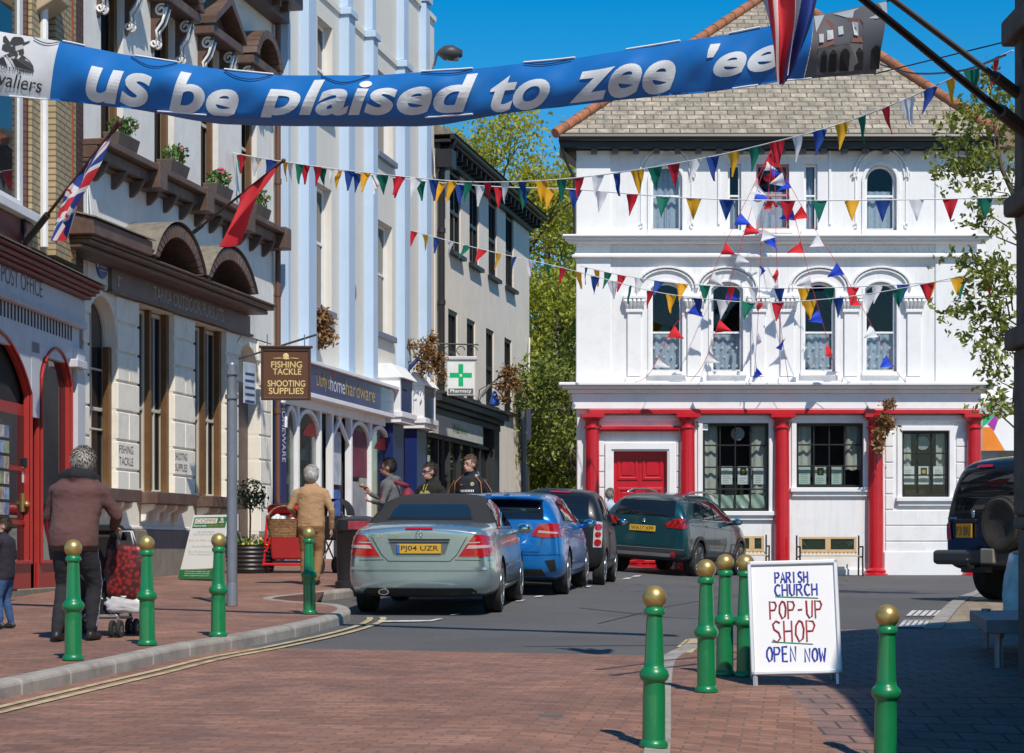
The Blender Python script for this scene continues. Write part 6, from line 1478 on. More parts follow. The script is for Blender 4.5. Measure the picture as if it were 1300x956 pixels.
# pushchair
pcb = Matrix.Translation(g) @ Matrix.Rotation(-fdir, 4, 'Z') @ Matrix.Translation((-.12, 0, 0))
pt = thing('pushchair', 'black folding pushchair with red and white bags hanging from its handles', 'pushchair', pcb @ Vector((.12, .85, 0)), -fdir)
def local(pc, pts): return [pc @ Vector(q) for q in pts]
M_pc = mat('black_nylon', (.014, .014, .016), .85, var=.2, bump=.2)
for sx in (-.13, .33):
    q = MB(); q.tube(local(pcb, [(sx, .48, .97), (sx, .56, 1.03), (sx, .60, .98), (sx, .72, .62), (sx, 1.05, .16)]), .016, 8); fr = q.build('frame', M_greypole, pt, smooth=40)
    q = MB(); q.tube(local(pcb, [(sx, .45, .93), (sx, .50, 1.0), (sx, .58, 1.03)]), .024, 8); q.build('handle', M_plastic, pt, smooth=True)
q = MB(); q.tube(local(pcb, [(-.13, .62, .2), (.33, .62, .2)]), .014, 8); q.tube(local(pcb, [(-.13, 1.05, .18), (.33, 1.05, .18)]), .014, 8); q.tube(local(pcb, [(-.13, .68, .68), (.33, .62, .2)]), .012, 6); q.tube(local(pcb, [(.33, .68, .68), (-.13, .62, .2)]), .012, 6)
for sx in (-.13, .33): q.tube(local(pcb, [(sx, .62, .2), (sx, 1.05, .18)]), .013, 6); q.tube(local(pcb, [(sx, .62, .17), (sx, .85, .6)]), .013, 6)
q.build('crossbar', M_greypole, pt, smooth=40)
q = MB(); q.rings([local(pcb, [(-.13, .63, .95), (.33, .63, .95), (.33, .58, .95), (-.13, .58, .95)]), local(pcb, [(-.15, .72, .62), (.35, .72, .62), (.35, .66, .58), (-.15, .66, .58)]), local(pcb, [(-.14, .78, .34), (.34, .78, .34), (.34, .70, .34), (-.14, .70, .34)])]); q.rings([local(pcb, [(-.14, .72, .42), (.34, .72, .42), (.34, .72, .30), (-.14, .72, .30)]), local(pcb, [(-.14, 1.1, .46), (.34, 1.1, .46), (.34, 1.1, .38), (-.14, 1.1, .38)])])
q.build('seat', M_pc, pt, bevel=.03, smooth=50)
q = MB(); q.rings([local(pcb, [(-.15 + (.02 if k else 0), .60 + .26 * math.sin(a), .92 + .12 * math.cos(a)), (.35, .60 + .26 * math.sin(a), .92 + .12 * math.cos(a)), (.35, .60 + .23 * math.sin(a), .89 + .1 * math.cos(a)), (-.15, .60 + .23 * math.sin(a), .89 + .1 * math.cos(a))]) for k, a in enumerate([q_ * .25 for q_ in range(7)])]); q.build('hood', M_pc, pt, smooth=40)
q = MB(); q.rings([local(pcb, [(-.1, .62, .36), (.3, .62, .36), (.3, 1.0, .36), (-.1, 1.0, .36)]), local(pcb, [(-.08, .65, .22), (.28, .65, .22), (.28, .98, .22), (-.08, .98, .22)])]); q.build('basket', M_pc, pt)
for sx in (-.13, .33):
    for sy in (.58, 1.08):
        for dx in (-.035, .035):
            q = MB(); Mw = pcb @ Matrix.Translation((sx + dx, sy, .085)) @ Matrix.Rotation(PI / 2, 4, 'Y'); q.lathe([(.05, -.016), (.08, -.016), (.085, -.008), (.085, .008), (.08, .016), (.05, .016)], 20, Mw); w_o = q.build('wheel', M_rubber, pt, smooth=40)
            q = MB(); q.lathe([(.055, -.012), (.02, -.018), (.02, .018), (.055, .012)], 16, Mw); q.build('hub', M_greypole, w_o, smooth=40)
def bag(name, lab, cat, pc, c, w, d, h, m, m2=None):
    t = thing(name, lab, cat, pc @ Vector((c[0], c[1], c[2])), -fdir); q = MB(); n = 16; rs = []
    for k in range(9):
        f = k / 8; z = c[2] + h * (1 - f); b = 1 + .18 * math.sin(PI * f); rs.append([pc @ Vector((c[0] + w / 2 * b * math.copysign(abs(math.cos(a)) ** .5, math.cos(a)) + .012 * math.sin(k * 2.1 + i), c[1] + d / 2 * b * math.copysign(abs(math.sin(a)) ** .6, math.sin(a)) + .01 * math.sin(k * 1.3 + i * 2), z + .012 * math.sin(i * 1.7) * (f))) for i, a in enumerate([2 * PI * i / n for i in range(n)])])
    q.rings(rs); q.build('bag', m, t, smooth=True)
    q = MB()
    for sy in (-d * .3, d * .3): q.tube([pc @ Vector(v) for v in [(c[0] - w * .25, c[1] + sy, c[2] + h), (c[0] - w * .15, c[1] + sy * .5, c[2] + h + .12), (c[0] + w * .15, c[1] + sy * .5, c[2] + h + .12), (c[0] + w * .25, c[1] + sy, c[2] + h)]], .008, 6)
    q.build('strap', m2 or m, t, smooth=True)
def strawb():
    m, nt, b = nt_new('red_patterned_bag'); setp(b, rough=.45); v = coord(nt); t = nd(nt, 'ShaderNodeTexVoronoi'); t.inputs['Scale'].default_value = 24; nt.links.new(v, t.inputs[0])
    c = mixc(nt, ramp(nt, t.outputs[0], .25, .6), (.30, .02, .02), (.06, .01, .01)); nt.links.new(c, b.inputs[0]); return m
M_bag = strawb(); M_wbag = mat('white_carrier_plastic', (.62, .62, .63), .4, var=.12, scale=12)
bag('shopping_bag', 'dark red patterned shopping bag hanging on the pushchair', 'shopping bag', pcb, (.40, .66, .36), .33, .15, .50, M_bag, M_wbag)
bag('shopping_bag', 'white plastic carrier bag hanging below the dark red patterned bag', 'shopping bag', pcb, (.40, .66, .24), .33, .14, .15, M_wbag)
# ---- child at the left edge
g = pav(6, 798); M_denim = mat('blue_denim', (.035, .085, .20), .9, var=.3, scale=9, bump=.3); M_navyc = mat('navy_coat', (.022, .018, .028), .9, var=.15)
p = Person('person', 'small child in navy coat and blue jeans holding a white paper at the left edge', g, R(-75), 1.08, cat='child')
torso(p, M_navyc, 1.1, 1.2, .80); p.seg([(-.08, 0, .82), (.08, 0, .82)], [.13, .13], M_denim, k=1); p.seg([(0, 0, 1.44), (0, .01, 1.52)], [.06, .06], S_pale, pri=1)
p.mb_scale = 1; p.head((0, .02, 1.60), .3, S_pale, H_brown, 'short'); 
arm(p, (-.2, 0, 1.38), (-.27, .05, 1.12), (-.16, .25, 1.02), M_navyc, 1.1); arm(p, (.2, 0, 1.38), (.28, -.02, 1.12), (.2, .18, .98), M_navyc, 1.1); p.hand((-.16, .25, 1.02), (.2, 1, 0), (0, 0, -1), S_pale, .7); p.hand((.2, .18, .98), (0, 1, -.2), (-1, 0, 0), S_pale, .7)
legs(p, .84, ((-.11, .06, .47), (-.11, .02, .12)), ((.11, .04, .47), (.11, -.05, .12)), M_denim, 1.12); shoe(p, -.11, .02); shoe(p, .11, -.05); p.finish(.013)
q = MB(); q.add([(.12, .26, 1.0), (.3, .30, 1.02), (.28, .38, .72), (.1, .33, .70)], [(0, 1, 2, 3)]); p.add('paper', q, M_paper, solid=.004)
# ---- white-haired woman in tan jumper, from behind
M_tan = mat('tan_jumper', (.42, .25, .13), .95, var=.08, scale=8, bump=.3, bscale=150); M_cord = mat('camel_trousers', (.27, .145, .06), .95, var=.15, scale=8, bump=.3)
g = pav(395, 742)
p = Person('person', 'white haired person in tan jumper and camel trousers carrying a wicker basket', g, R(6), 1.71)
torso(p, M_tan, 1.22, 1.25, .90, .03, .01); p.seg([(-.1, 0, .86), (.1, 0, .86)], [.15, .15], M_cord, k=1); p.seg([(-.07, .01, 1.455), (.07, .01, 1.455)], [.055, .055], mat('coral_collar', (.42, .10, .06), .8)); p.seg([(0, .02, 1.44), (0, .03, 1.52)], [.055, .055], S_pale, pri=1)
p.head((0, .04, 1.605), .05, S_pale, H_white, 'long')
arm(p, (-.19, 0, 1.37), (-.31, -.02, 1.13), (-.26, .16, 1.02), M_tan, 1.1); arm(p, (.19, 0, 1.37), (.31, -.02, 1.10), (.29, .08, .83), M_tan, 1.1); p.hand((-.26, .16, 1.02), (.1, 1, 0), (0, 0, -1), S_pale, .9); p.hand((.29, .08, .83), (0, .15, -1), (-1, 0, 0), S_pale, .5)
legs(p, .88, ((-.10, .06, .48), (-.10, .03, .10)), ((.11, .05, .48), (.10, -.10, .11)), M_cord, 1.15); shoe(p, -.10, .04); shoe(p, .10, -.08); p.finish()
# wicker basket on her left arm
def wicker():
    m, nt, b = nt_new('wicker'); setp(b, rough=.7); v = coord(nt, scale=(1, 1, 1)); t = nd(nt, 'ShaderNodeTexBrick'); t.inputs['Scale'].default_value = 11; t.inputs['Color1'].default_value = (.50, .29, .12, 1); t.inputs['Color2'].default_value = (.30, .15, .06, 1); t.inputs['Mortar'].default_value = (.05, .025, .01, 1); t.inputs['Mortar Size'].default_value = .025
    mp = coord(nt, rot=(PI / 2, 0, 0)); nt.links.new(mp, t.inputs[0]); nt.links.new(t.outputs[0], b.inputs[0]); bumpn(nt, b, t.outputs[1], .8, .01); return m
M_wick = wicker(); pcw = Matrix.Translation(g) @ Matrix.Rotation(-R(6), 4, 'Z')
t = thing('basket', 'wicker shopping basket with a white cloth carried on the arm of the tan jumper', 'basket', pcw @ Vector((-.42, .12, .80)), -R(6))
q = MB(); rs = [[pcw @ Vector((-.42 + a * math.copysign(abs(math.cos(t_)) ** .6, math.cos(t_)), .10 + b * math.copysign(abs(math.sin(t_)) ** .6, math.sin(t_)), z + tilt_ * math.cos(t_))) for t_ in [2 * PI * i / 24 for i in range(24)]] for a, b, z, tilt_ in ((.20, .13, .68, 0), (.235, .16, .80, 0), (.25, .175, .93, 0), (.265, .185, .95, 0), (.24, .165, .94, 0), (.22, .15, .80, 0))]
q.rings(rs, cap=True); q.build('basket_body', M_wick, t, smooth=40)
q = MB(); q.tube([pcw @ Vector((-.42 + .24 * math.cos(a), .10, .94 + .20 * math.sin(a))) for a in [PI * i / 12 for i in range(13)]], .014, 6); q.build('handle', M_wick, t, smooth=True)
q = MB(); [q.ball(pcw @ Vector((-.42 + rnd.uniform(-.15, .15), .10 + rnd.uniform(-.08, .08), .93 + rnd.uniform(-.02, .04))), rnd.uniform(.04, .07), 10) for _ in range(9)]; q.build('cloth', M_wbag, t, smooth=True)

# ---- three men waiting behind the parked convertible
M_greyhood = mat('grey_hoodie', (.13, .125, .13), .95, var=.12, bump=.2, bscale=140); M_jean = mat('dark_jeans', (.03, .04, .07), .9, var=.2); M_blackh = mat('black_hoodie', (.018, .015, .012), .95, var=.15, bump=.2, bscale=140); M_navyh = mat('navy_sports_top', (.014, .016, .026), .9, var=.15, bump=.15)
def stand(Y, x, facing, H, label):
    X = (x - 650) * Y / FPX; return Person('person', label, (X, Y, gz(X, Y) + PAV), facing, H)
p = stand(32.2, 497, R(-78), 1.83, 'dark haired person in grey hoodie with a maroon backpack eating a snack')
torso(p, M_greyhood, 1.12, 1.2, .86, .03); p.seg([(-.1, 0, .86), (.1, 0, .86)], [.13, .13], M_jean, k=1); p.seg([(-.08, -.06, 1.45), (.08, -.06, 1.45)], [.07, .07], M_greyhood); p.seg([(0, .01, 1.44), (0, .03, 1.54)], [.058, .055], S_tan, pri=1); p.head((0, .05, 1.625), .05, S_tan, H_dark, 'short', nose=1.2)
arm(p, (-.19, 0, 1.37), (-.28, .06, 1.12), (-.10, .25, 1.14), M_greyhood); arm(p, (.19, 0, 1.37), (.30, .14, 1.15), (.16, .36, 1.26), M_greyhood); p.hand((-.10, .25, 1.14), (.3, 1, .2), (0, .2, 1), S_tan, .7); p.hand((.16, .36, 1.26), (-.2, .6, .8), (-1, 0, 0), S_tan, .8)
legs(p, .88, ((-.10, .03, .48), (-.10, -.02, .10)), ((.10, .02, .48), (.10, .0, .10)), M_jean); shoe(p, -.10, 0); shoe(p, .10, .02); p.finish()
q = MB(); q.ball((.10, .47, 1.38), .04, 10, None, (1.2, 1, .8)); p.add('snack', q, mat('pastry', (.45, .22, .09), .8, var=.3, scale=20), smooth=True)
g0 = p.root.matrix_basis; t = thing('backpack', 'maroon backpack on the back of the grey hoodie', 'backpack', g0 @ Vector((0, -.2, 1.15)), g0.to_3x3().to_4x4())
q = MB(); q.ball((0, -.06, .02), .19, 14, None, (.85, .62, 1.25)); q.build('pack', mat('maroon_nylon', (.20, .012, .03), .7, var=.15), t, smooth=True, world=False)
q = MB()
for sx in (-.12, .12): q.tube([(sx, -.03, .28), (sx, .1, .34), (sx, .31, .26), (sx * 1.15, .34, .05), (sx * 1.2, .12, -.18), (sx, 0, -.18)], .03, 8, ell=.5)
q.build('strap', MATS['maroon_nylon'], t, smooth=True, world=False)
p = stand(32.6, 547, R(180 + 40), 1.77, 'person in sunglasses and black hoodie with a pale yellow print')
torso(p, M_blackh, 1.25, 1.2, .86); p.seg([(-.1, 0, .86), (.1, 0, .86)], [.13, .13], M_jean, k=1); p.seg([(-.09, -.05, 1.45), (.09, -.05, 1.45)], [.07, .07], M_blackh); p.seg([(0, .01, 1.44), (0, .03, 1.54)], [.062, .058], S_pale, pri=1); p.head((0, .04, 1.62), -.35, S_pale, H_brown, 'short', glasses=mat('blue_lens', (.02, .03, .16), .08, coat=1.0))
arm(p, (-.20, 0, 1.365), (-.31, .02, 1.12), (-.22, .22, 1.0), M_blackh, 1.1); arm(p, (.20, 0, 1.365), (.31, .02, 1.12), (.24, .20, .98), M_blackh, 1.1); p.hand((-.22, .22, 1.0), (.2, 1, -.2), (1, 0, 0), S_pale, .5); p.hand((.24, .20, .98), (-.2, 1, -.2), (-1, 0, 0), S_pale, .5)
legs(p, .88, ((-.10, .03, .48), (-.10, -.02, .10)), ((.10, .02, .48), (.10, .0, .10)), M_jean); shoe(p, -.10, 0); shoe(p, .10, .02); p.finish()
def chest(p, fn, name, m):
    bv = BVHTree.FromPolygons([v.co for v in p.b.data.vertices], [tuple(q.vertices) for q in p.b.data.polygons]); q = MB(); fn(q, lambda x, z: (lambda h: h[0] + Vector((0, .006, 0)) if h[0] else Vector((x * p.k, .2, z * p.k)))(bv.ray_cast(Vector((x * p.k, 2, z * p.k)), Vector((0, -1, 0))))); return q.build(name, m, p.root, world=False)
def disc(cx, cz, r): return lambda q, P_: q.add([P_(cx, cz)] + [P_(cx + r * math.cos(a), cz + r * math.sin(a)) for a in [2 * PI * i / 20 for i in range(20)]], [(0, 1 + i, 1 + (i + 1) % 20) for i in range(20)])
M_ylw = mat('pale_yellow_print', (.55, .52, .20), .8, var=.3, scale=25, dirt=(.06, .06, .04), dirtamt=.5); chest(p, disc(-.055, 1.285, .058), 'print', M_ylw); chest(p, disc(.06, 1.285, .058), 'print', M_ylw)
q = MB(); q.tube([(-.03, .11, 1.44), (-.02, .155, 1.34), (-.01, .165, 1.2)], .005, 5); q.tube([(.03, .11, 1.44), (.02, .155, 1.35)], .005, 5); p.add('drawstring', q, mat('yellow_cord', (.6, .45, .05), .7))
p = stand(35.5, 598, R(180 + 22), 1.93, 'person in navy sports top with thin orange piping and a grey hood')
torso(p, M_navyh, 1.3, 1.2, .86); p.seg([(-.1, 0, .86), (.1, 0, .86)], [.13, .13], M_jean, k=1); M_lgrey = mat('light_grey_hood', (.36, .36, .38), .9, var=.2, scale=20); p.seg([(-.09, .03, 1.46), (-.08, -.07, 1.48), (.08, -.07, 1.48), (.09, .03, 1.46)], [.045, .06, .06, .045], M_lgrey); p.seg([(0, .01, 1.44), (0, .03, 1.54)], [.066, .062], S_pale, pri=1); p.head((0, .04, 1.625), -.45, S_pale, H_fair, 'crop')
arm(p, (-.21, 0, 1.365), (-.33, .0, 1.11), (-.26, .18, .98), M_navyh, 1.15); arm(p, (.21, 0, 1.365), (.33, .0, 1.11), (.26, .18, .98), M_navyh, 1.15); p.hand((-.26, .18, .98), (.2, 1, -.3), (1, 0, 0), S_pale, .5); p.hand((.26, .18, .98), (-.2, 1, -.3), (-1, 0, 0), S_pale, .5)
legs(p, .88, ((-.10, .03, .48), (-.10, -.02, .10)), ((.10, .02, .48), (.10, .0, .10)), M_jean); shoe(p, -.10, 0); shoe(p, .10, .02); p.finish()
def bar_(q, P_): 
    for k in range(9): q.quad(P_(.11 - k * .025, 1.215), P_(.095 - k * .025, 1.215), P_(.095 - k * .025, 1.25), P_(.11 - k * .025, 1.25))
chest(p, bar_, 'chest_lettering', M_paper); chest(p, disc(-.08, 1.335, .03), 'chest_emblem', mat('emblem_gold', (.5, .38, .2), .7, var=.5, scale=40)); chest(p, lambda q, P_: q.quad(P_(.12, 1.32), P_(.08, 1.32), P_(.08, 1.335), P_(.12, 1.335)), 'chest_mark', mat('orange_piping', (.55, .2, .03), .7))
q = MB()
for sx in (-1, 1): q.tube([(sx * .12, .10, 1.45), (sx * .21, .12, 1.36), (sx * .225, .125, 1.2), (sx * .2, .13, 1.0)], .007, 5); q.tube([(sx * .245, .07, 1.40), (sx * .35, .055, 1.24), (sx * .375, .04, 1.12)], .006, 5)
p.add('piping', q, MATS['orange_piping'])
# ---- man with grey hair in pale blue shirt beyond the crossover
Y = 43.8; X = (773.5 - 650) * Y / FPX; p = Person('person', 'grey haired person in pale blue shirt beside the dark teal crossover', (X, Y, gz(X, Y)), R(45), 1.66)
M_bshirt = mat('pale_blue_shirt', (.42, .50, .62), .85, var=.08); torso(p, M_bshirt, 1.25, 1.2, .86); p.seg([(-.1, 0, .86), (.1, 0, .86)], [.13, .13], M_jean, k=1); p.seg([(0, .01, 1.44), (0, .03, 1.54)], [.06, .058], S_tan, pri=1); p.head((0, .04, 1.62), 0, S_tan, H_grey, 'short')
arm(p, (-.23, 0, 1.38), (-.31, .02, 1.12), (-.26, .16, .9), M_bshirt, 1.1); arm(p, (.23, 0, 1.38), (.31, .02, 1.12), (.26, .16, .9), M_bshirt, 1.1); p.hand((-.26, .16, .9), (0, .4, -1), (1, 0, 0), S_tan, .5); p.hand((.26, .16, .9), (0, .4, -1), (-1, 0, 0), S_tan, .5)
legs(p, .88, ((-.10, .03, .48), (-.10, -.02, .10)), ((.10, .02, .48), (.10, .0, .10)), M_jean); shoe(p, -.10, 0); shoe(p, .10, .02); p.finish()
# ------------------------------------------------------------------ bollards
BOL = []
def bollard(pos, label):
    if BOL:
        return copy_thing(BOL[0], Matrix.Translation(pos) @ Matrix.Rotation(R(rnd.uniform(-1, 1)), 4, 'Y') @ Matrix.Rotation(R(rnd.uniform(-1, 1)), 4, 'X') @ Matrix.Rotation(rnd.random() * 6, 4, 'Z'), label)
    t = thing('bollard', label, 'bollard', (0, 0, 0), group='green bollards with gold balls')
    q = MB(); prof = [(.082, 0), (.086, .012), (.082, .03), (.068, .045), (.066, .30), (.064, .375), (.066, .385), (.082, .40), (.088, .425), (.082, .45), (.066, .465), (.060, .478), (.058, .50), (.047, .765), (.047, .772), (.060, .780), (.063, .795), (.058, .812), (.049, .82), (.049, .835), (.036, .838)]
    q.lathe(prof, 28); q.build('post', M_green, t, smooth=35, world=False)
    q = MB(); q.ball((0, 0, .878), .071, 24); q.lathe([(.045, .818), (.048, .832), (.04, .845)], 20); q.build('ball', M_gold, t, smooth=True, world=False)
    t.matrix_basis = Matrix.Translation(pos); ROOTM[t.name] = t.matrix_basis.copy(); BOL.append(t); return t
for x, y, lab in ((93, 838, 'green bollard with gold ball in front of the person with the pushchair'), (187, 819, 'green bollard between the pushchair and the white advertising board'), (277, 808, 'green bollard beside the grey sign pole'), (393, 779.5, 'green bollard in front of the person in the tan jumper')):
    bollard(pav(x, y), lab)
for X, Y, lab in ((.83, 12.46, 'nearest green bollard on the red brick crossing, left of the other right-hand bollards'), (1.39, 15.2, 'left one of the close group of three green bollards beside the pop-up shop board'), (1.66, 16.6, 'middle one of the close group of three green bollards beside the pop-up shop board'), (1.81, 16.5, 'green bollard directly left of the pop-up shop board'), (2.21, 12.6, 'green bollard in the shade to the right of the pop-up shop board')):
    bollard(Vector((X, Y, gz(X, Y) + .01)), lab)

# ------------------------------------------------------------------ A-boards and signs
def hand_text(q, s, x0, x1, y0, y1, P_, th=.011):
    """felt-pen capitals as thin strokes"""
    G = {'P': [[(0, 0), (0, 1), (.6, .95), (.75, .75), (.55, .5), (0, .48)]], 'A': [[(0, 0), (.4, 1), (.8, 0)], [(.15, .35), (.65, .35)]], 'R': [[(0, 0), (0, 1), (.6, .95), (.7, .75), (.5, .52), (0, .5)], [(.35, .5), (.8, 0)]], 'I': [[(.3, 0), (.3, 1)]], 'S': [[(.75, .9), (.4, 1), (.1, .85), (.2, .6), (.6, .45), (.75, .2), (.45, 0), (.05, .1)]], 'H': [[(.05, 0), (.05, 1)], [(.75, 0), (.75, 1)], [(.05, .5), (.75, .52)]],
         'C': [[(.8, .85), (.5, 1), (.15, .8), (.05, .45), (.25, .08), (.55, 0), (.8, .12)]], 'U': [[(.05, 1), (.08, .25), (.35, 0), (.65, .1), (.75, 1)]], 'O': [[(.4, 1), (.1, .75), (.05, .35), (.35, 0), (.7, .15), (.8, .6), (.65, .92), (.4, 1)]], '-': [[(.1, .48), (.6, .5)]], 'E': [[(.7, 1), (.05, 1), (.05, 0), (.72, 0)], [(.05, .52), (.6, .52)]], 'N': [[(.05, 0), (.08, 1), (.7, .02), (.75, 1)]], 'W': [[(0, 1), (.2, 0), (.42, .7), (.65, 0), (.9, 1)]]}
    n = len(s); w = (x1 - x0) / (n - .15)
    for i, ch in enumerate(s):
        for stv in G.get(ch, []):
            pts = [P_(x0 + (i + a * .95) * w, lerp(y0, y1, b)) for a, b in stv]; q.tube(pts, th * .5, 5)
g = Vector((2.12, 15.95, gz(2.12, 15.95)))
ab = thing('pavement_sign', 'white framed handwritten board reading parish church pop-up shop open now', 'a-board', g, Matrix.Rotation(R(-3.5), 4, 'Z'))
tilt = R(13); Tm = Matrix.Rotation(R(-1.5), 4, 'Y') @ Matrix.Translation((0, -.26, .05)) @ Matrix.Rotation(-tilt, 4, 'X')
M_alum = mat('silver_frame', (.66, .66, .66), .4, metal=.6, var=.06)
bw, bz0, bz1 = .335, .04, .90
def FB(x, z, y=0): return Tm @ Vector((x, y, z))
q = MB(); q.rings([[FB(-bw, bz0, .01), FB(bw, bz0, .01), FB(bw, bz1, .01), FB(-bw, bz1, .01)], [FB(-bw, bz0, .03), FB(bw, bz0, .03), FB(bw, bz1, .03), FB(-bw, bz1, .03)]]); pn = q.build('panel', mat('white_poster_sheet', (.80, .80, .82), .45, var=.02), ab, world=False)
q = MB()
for a, b, c, d in ((-bw, bz0, -bw + .03, bz1), (bw - .03, bz0, bw, bz1), (-bw, bz1 - .03, bw, bz1), (-bw, bz0, bw, bz0 + .03)):
    q.rings([[FB(a, b, -.008), FB(c, b, -.008), FB(c, d, -.008), FB(a, d, -.008)], [FB(a, b, .034), FB(c, b, .034), FB(c, d, .034), FB(a, d, .034)]])
q.build('frame', M_alum, ab, bevel=.006, world=False)
q = MB()
for sx in (-1, 1):
    q.tube([FB(sx * (bw - .03), .06, .02), FB(sx * (bw - .03), -.04, .02)], .02, 6)
    q.tube([FB(sx * (bw - .03), bz1 - .04, .02), Vector((sx * (bw - .03), .30, .0))], .014, 6)
q.build('leg', M_alum, ab, world=False)
M_penb = mat('blue_felt_pen', (.03, .05, .38), .6); M_penr = mat('red_felt_pen', (.33, .03, .05), .6); M_peng = mat('green_felt_pen', (.01, .32, .16), .6)
PT = lambda x, z: FB(x, z, .0085)
def bx(xp): return lerp(-bw, bw, (xp - 430) / (712 - 430))
def bz_(yp): return lerp(bz1, bz0, (yp - 93) / (455 - 93))
q = MB()
for s_, x0, x1, y0, y1 in (('PARISH', 508, 612, 163, 129), ('CHURCH', 505, 640, 205, 168), ('OPEN', 472, 566, 413, 367), ('NOW', 590, 655, 416, 374)): hand_text(q, s_, bx(x0 + 8), bx(x1 + 8), bz_(y0), bz_(y1), PT, .015)
q.build('lettering', M_penb, pn, world=False)
q = MB()
for s_, x0, x1, y0, y1 in (('POP-UP', 490, 655, 278, 222), ('SHOP', 494, 632, 352, 285)): hand_text(q, s_, bx(x0 + 6), bx(x1 + 6), bz_(y0), bz_(y1), PT, .015)
q.build('lettering', M_penr, pn, world=False)
q = MB(); q.tube([PT(bx(515), bz_(207)), PT(bx(648), bz_(215))], .005, 5); q.tube([PT(bx(498), bz_(351)), PT(bx(625), bz_(361))], .005, 5); q.build('underline', M_peng, pn, world=False)

# printed board leaning against the outfitters
g1, g2 = pav(226, 735.5), pav(272, 737.5)
gm = (g1 + g2) / 2; ya = math.atan2((g2 - g1).y, (g2 - g1).x)
cb = thing('pavement_sign', 'tall white and green printed removals board by the plinth of the cream shop', 'a-board', gm, Matrix.Rotation(ya, 4, 'Z'))
cw = (g2 - g1).length / 2; chh = 83 / (2700 / gm.y)
Cm = Matrix.Translation((0, 0, .02)) @ Matrix.Rotation(-R(12), 4, 'X'); Cm = Cm @ Matrix(((1, 0, .12, 0), (0, 1, 0, 0), (0, 0, 1, 0), (0, 0, 0, 1)))
def CB(u, v, y=0): return Cm @ Vector((lerp(-cw, cw, u), y, v * chh))
def cq(name, u0, v0, u1, v1, y, m, par=cb): q = MB(); q.rings([[CB(u0, v0, y), CB(u1, v0, y), CB(u1, v1, y), CB(u0, v1, y)], [CB(u0, v0, y + .004), CB(u1, v0, y + .004), CB(u1, v1, y + .004), CB(u0, v1, y + .004)]]); return q.build(name, m, par, world=False)
q = MB(); q.rings([[CB(0, 0), CB(1, 0), CB(1, 1), CB(0, 1)], [CB(0, 0, .03), CB(1, 0, .03), CB(1, 1, .03), CB(0, 1, .03)]]); pn = q.build('panel', M_paper, cb, bevel=.006, world=False)
q = MB(); q.tube([CB(.1, .95, .04), Vector((-cw * .8, .45, 0))], .015, 6); q.tube([CB(.9, .95, .04), Vector((cw * .8, .45, 0))], .015, 6); q.build('leg', M_alum, cb, world=False)
M_cgreen = mat('board_green', (.02, .20, .06), .5); M_cgold = mat('board_gold', (.5, .30, .08), .5)
cq('header', .05, .80, .95, .965, -.004, M_cgreen, pn); cq('header_box', .09, .865, .70, .945, -.006, M_paper, pn)
q = MB(); pts = [CB(0, 0, -.003), CB(1, 0, -.003)] + [CB(1 - i / 10, .135 + .03 * (1 - i / 10) ** 2, -.003) for i in range(11)]; q.add(pts, [tuple(range(len(pts)))]); q.build('footer', M_cgreen, pn, world=False)
q = MB(); top = [(1 - i / 10, .135 + .03 * (1 - i / 10) ** 2) for i in range(11)]; q.add([CB(u, v, -.004) for u, v in top] + [CB(u, v + .012, -.004) for u, v in top], [(i, i + 1, 12 + i, 11 + i) for i in range(10)]); q.build('footer_line', M_cgold, pn, world=False)
def ct(s_, u0, u1, v0, v1, m, off=0): q = MB(); text_on(q, s_, lambda u, v: CB(lerp(u0, u1, u), lerp(v0, v1, v), -.0075), off=off); q.build('lettering', m, pn, world=False)
ct('COPPS', .12, .67, .878, .932, M_cgold, .01); ct('Removals', .08, .44, .815, .85, M_paper, .02); ct('01805 622 120', .48, .9, .815, .845, M_cgold, .02)
q = MB(); q.lathe([(0, 0), (.035, 0), (0, .001)], 12, Matrix.Translation(CB(.83, .92, -.008)) @ Matrix.Rotation(PI / 2, 4, 'X')); q.rings([[CB(.76, .875, -.0075), CB(.9, .875, -.0075), CB(.9, .89, -.0075), CB(.76, .89, -.0075)], [CB(.76, .875, -.006), CB(.9, .875, -.006), CB(.9, .89, -.006), CB(.76, .89, -.006)]]); q.build('header_emblem', M_paper, pn, world=False)
M_faint = mat('faint_print', (.48, .47, .44), .7); M_faintg = mat('faint_gold_print', (.62, .52, .36), .7)
for s_, u0, u1, v, m_ in (('UK & European', .22, .70, .725, M_faint), ('Removals & Storage', .14, .82, .685, M_faint), ('Full or Part Loads', .06, .84, .595, M_faintg), ('House Clearances', .18, .78, .50, M_faint), ('Bus & Self Storage', .12, .86, .415, M_faintg), ('Free Quotations', .14, .82, .375, M_faintg)): ct(s_, u0, u1, v, v + .026, m_)
for s_, v in (('Torrington 01805 622 120', .10), ('Holsworthy 01409 253 696', .068), ('www.coppsremovals.co.uk', .036)): ct(s_, .16, .84, v, v + .022, M_paper, .01)
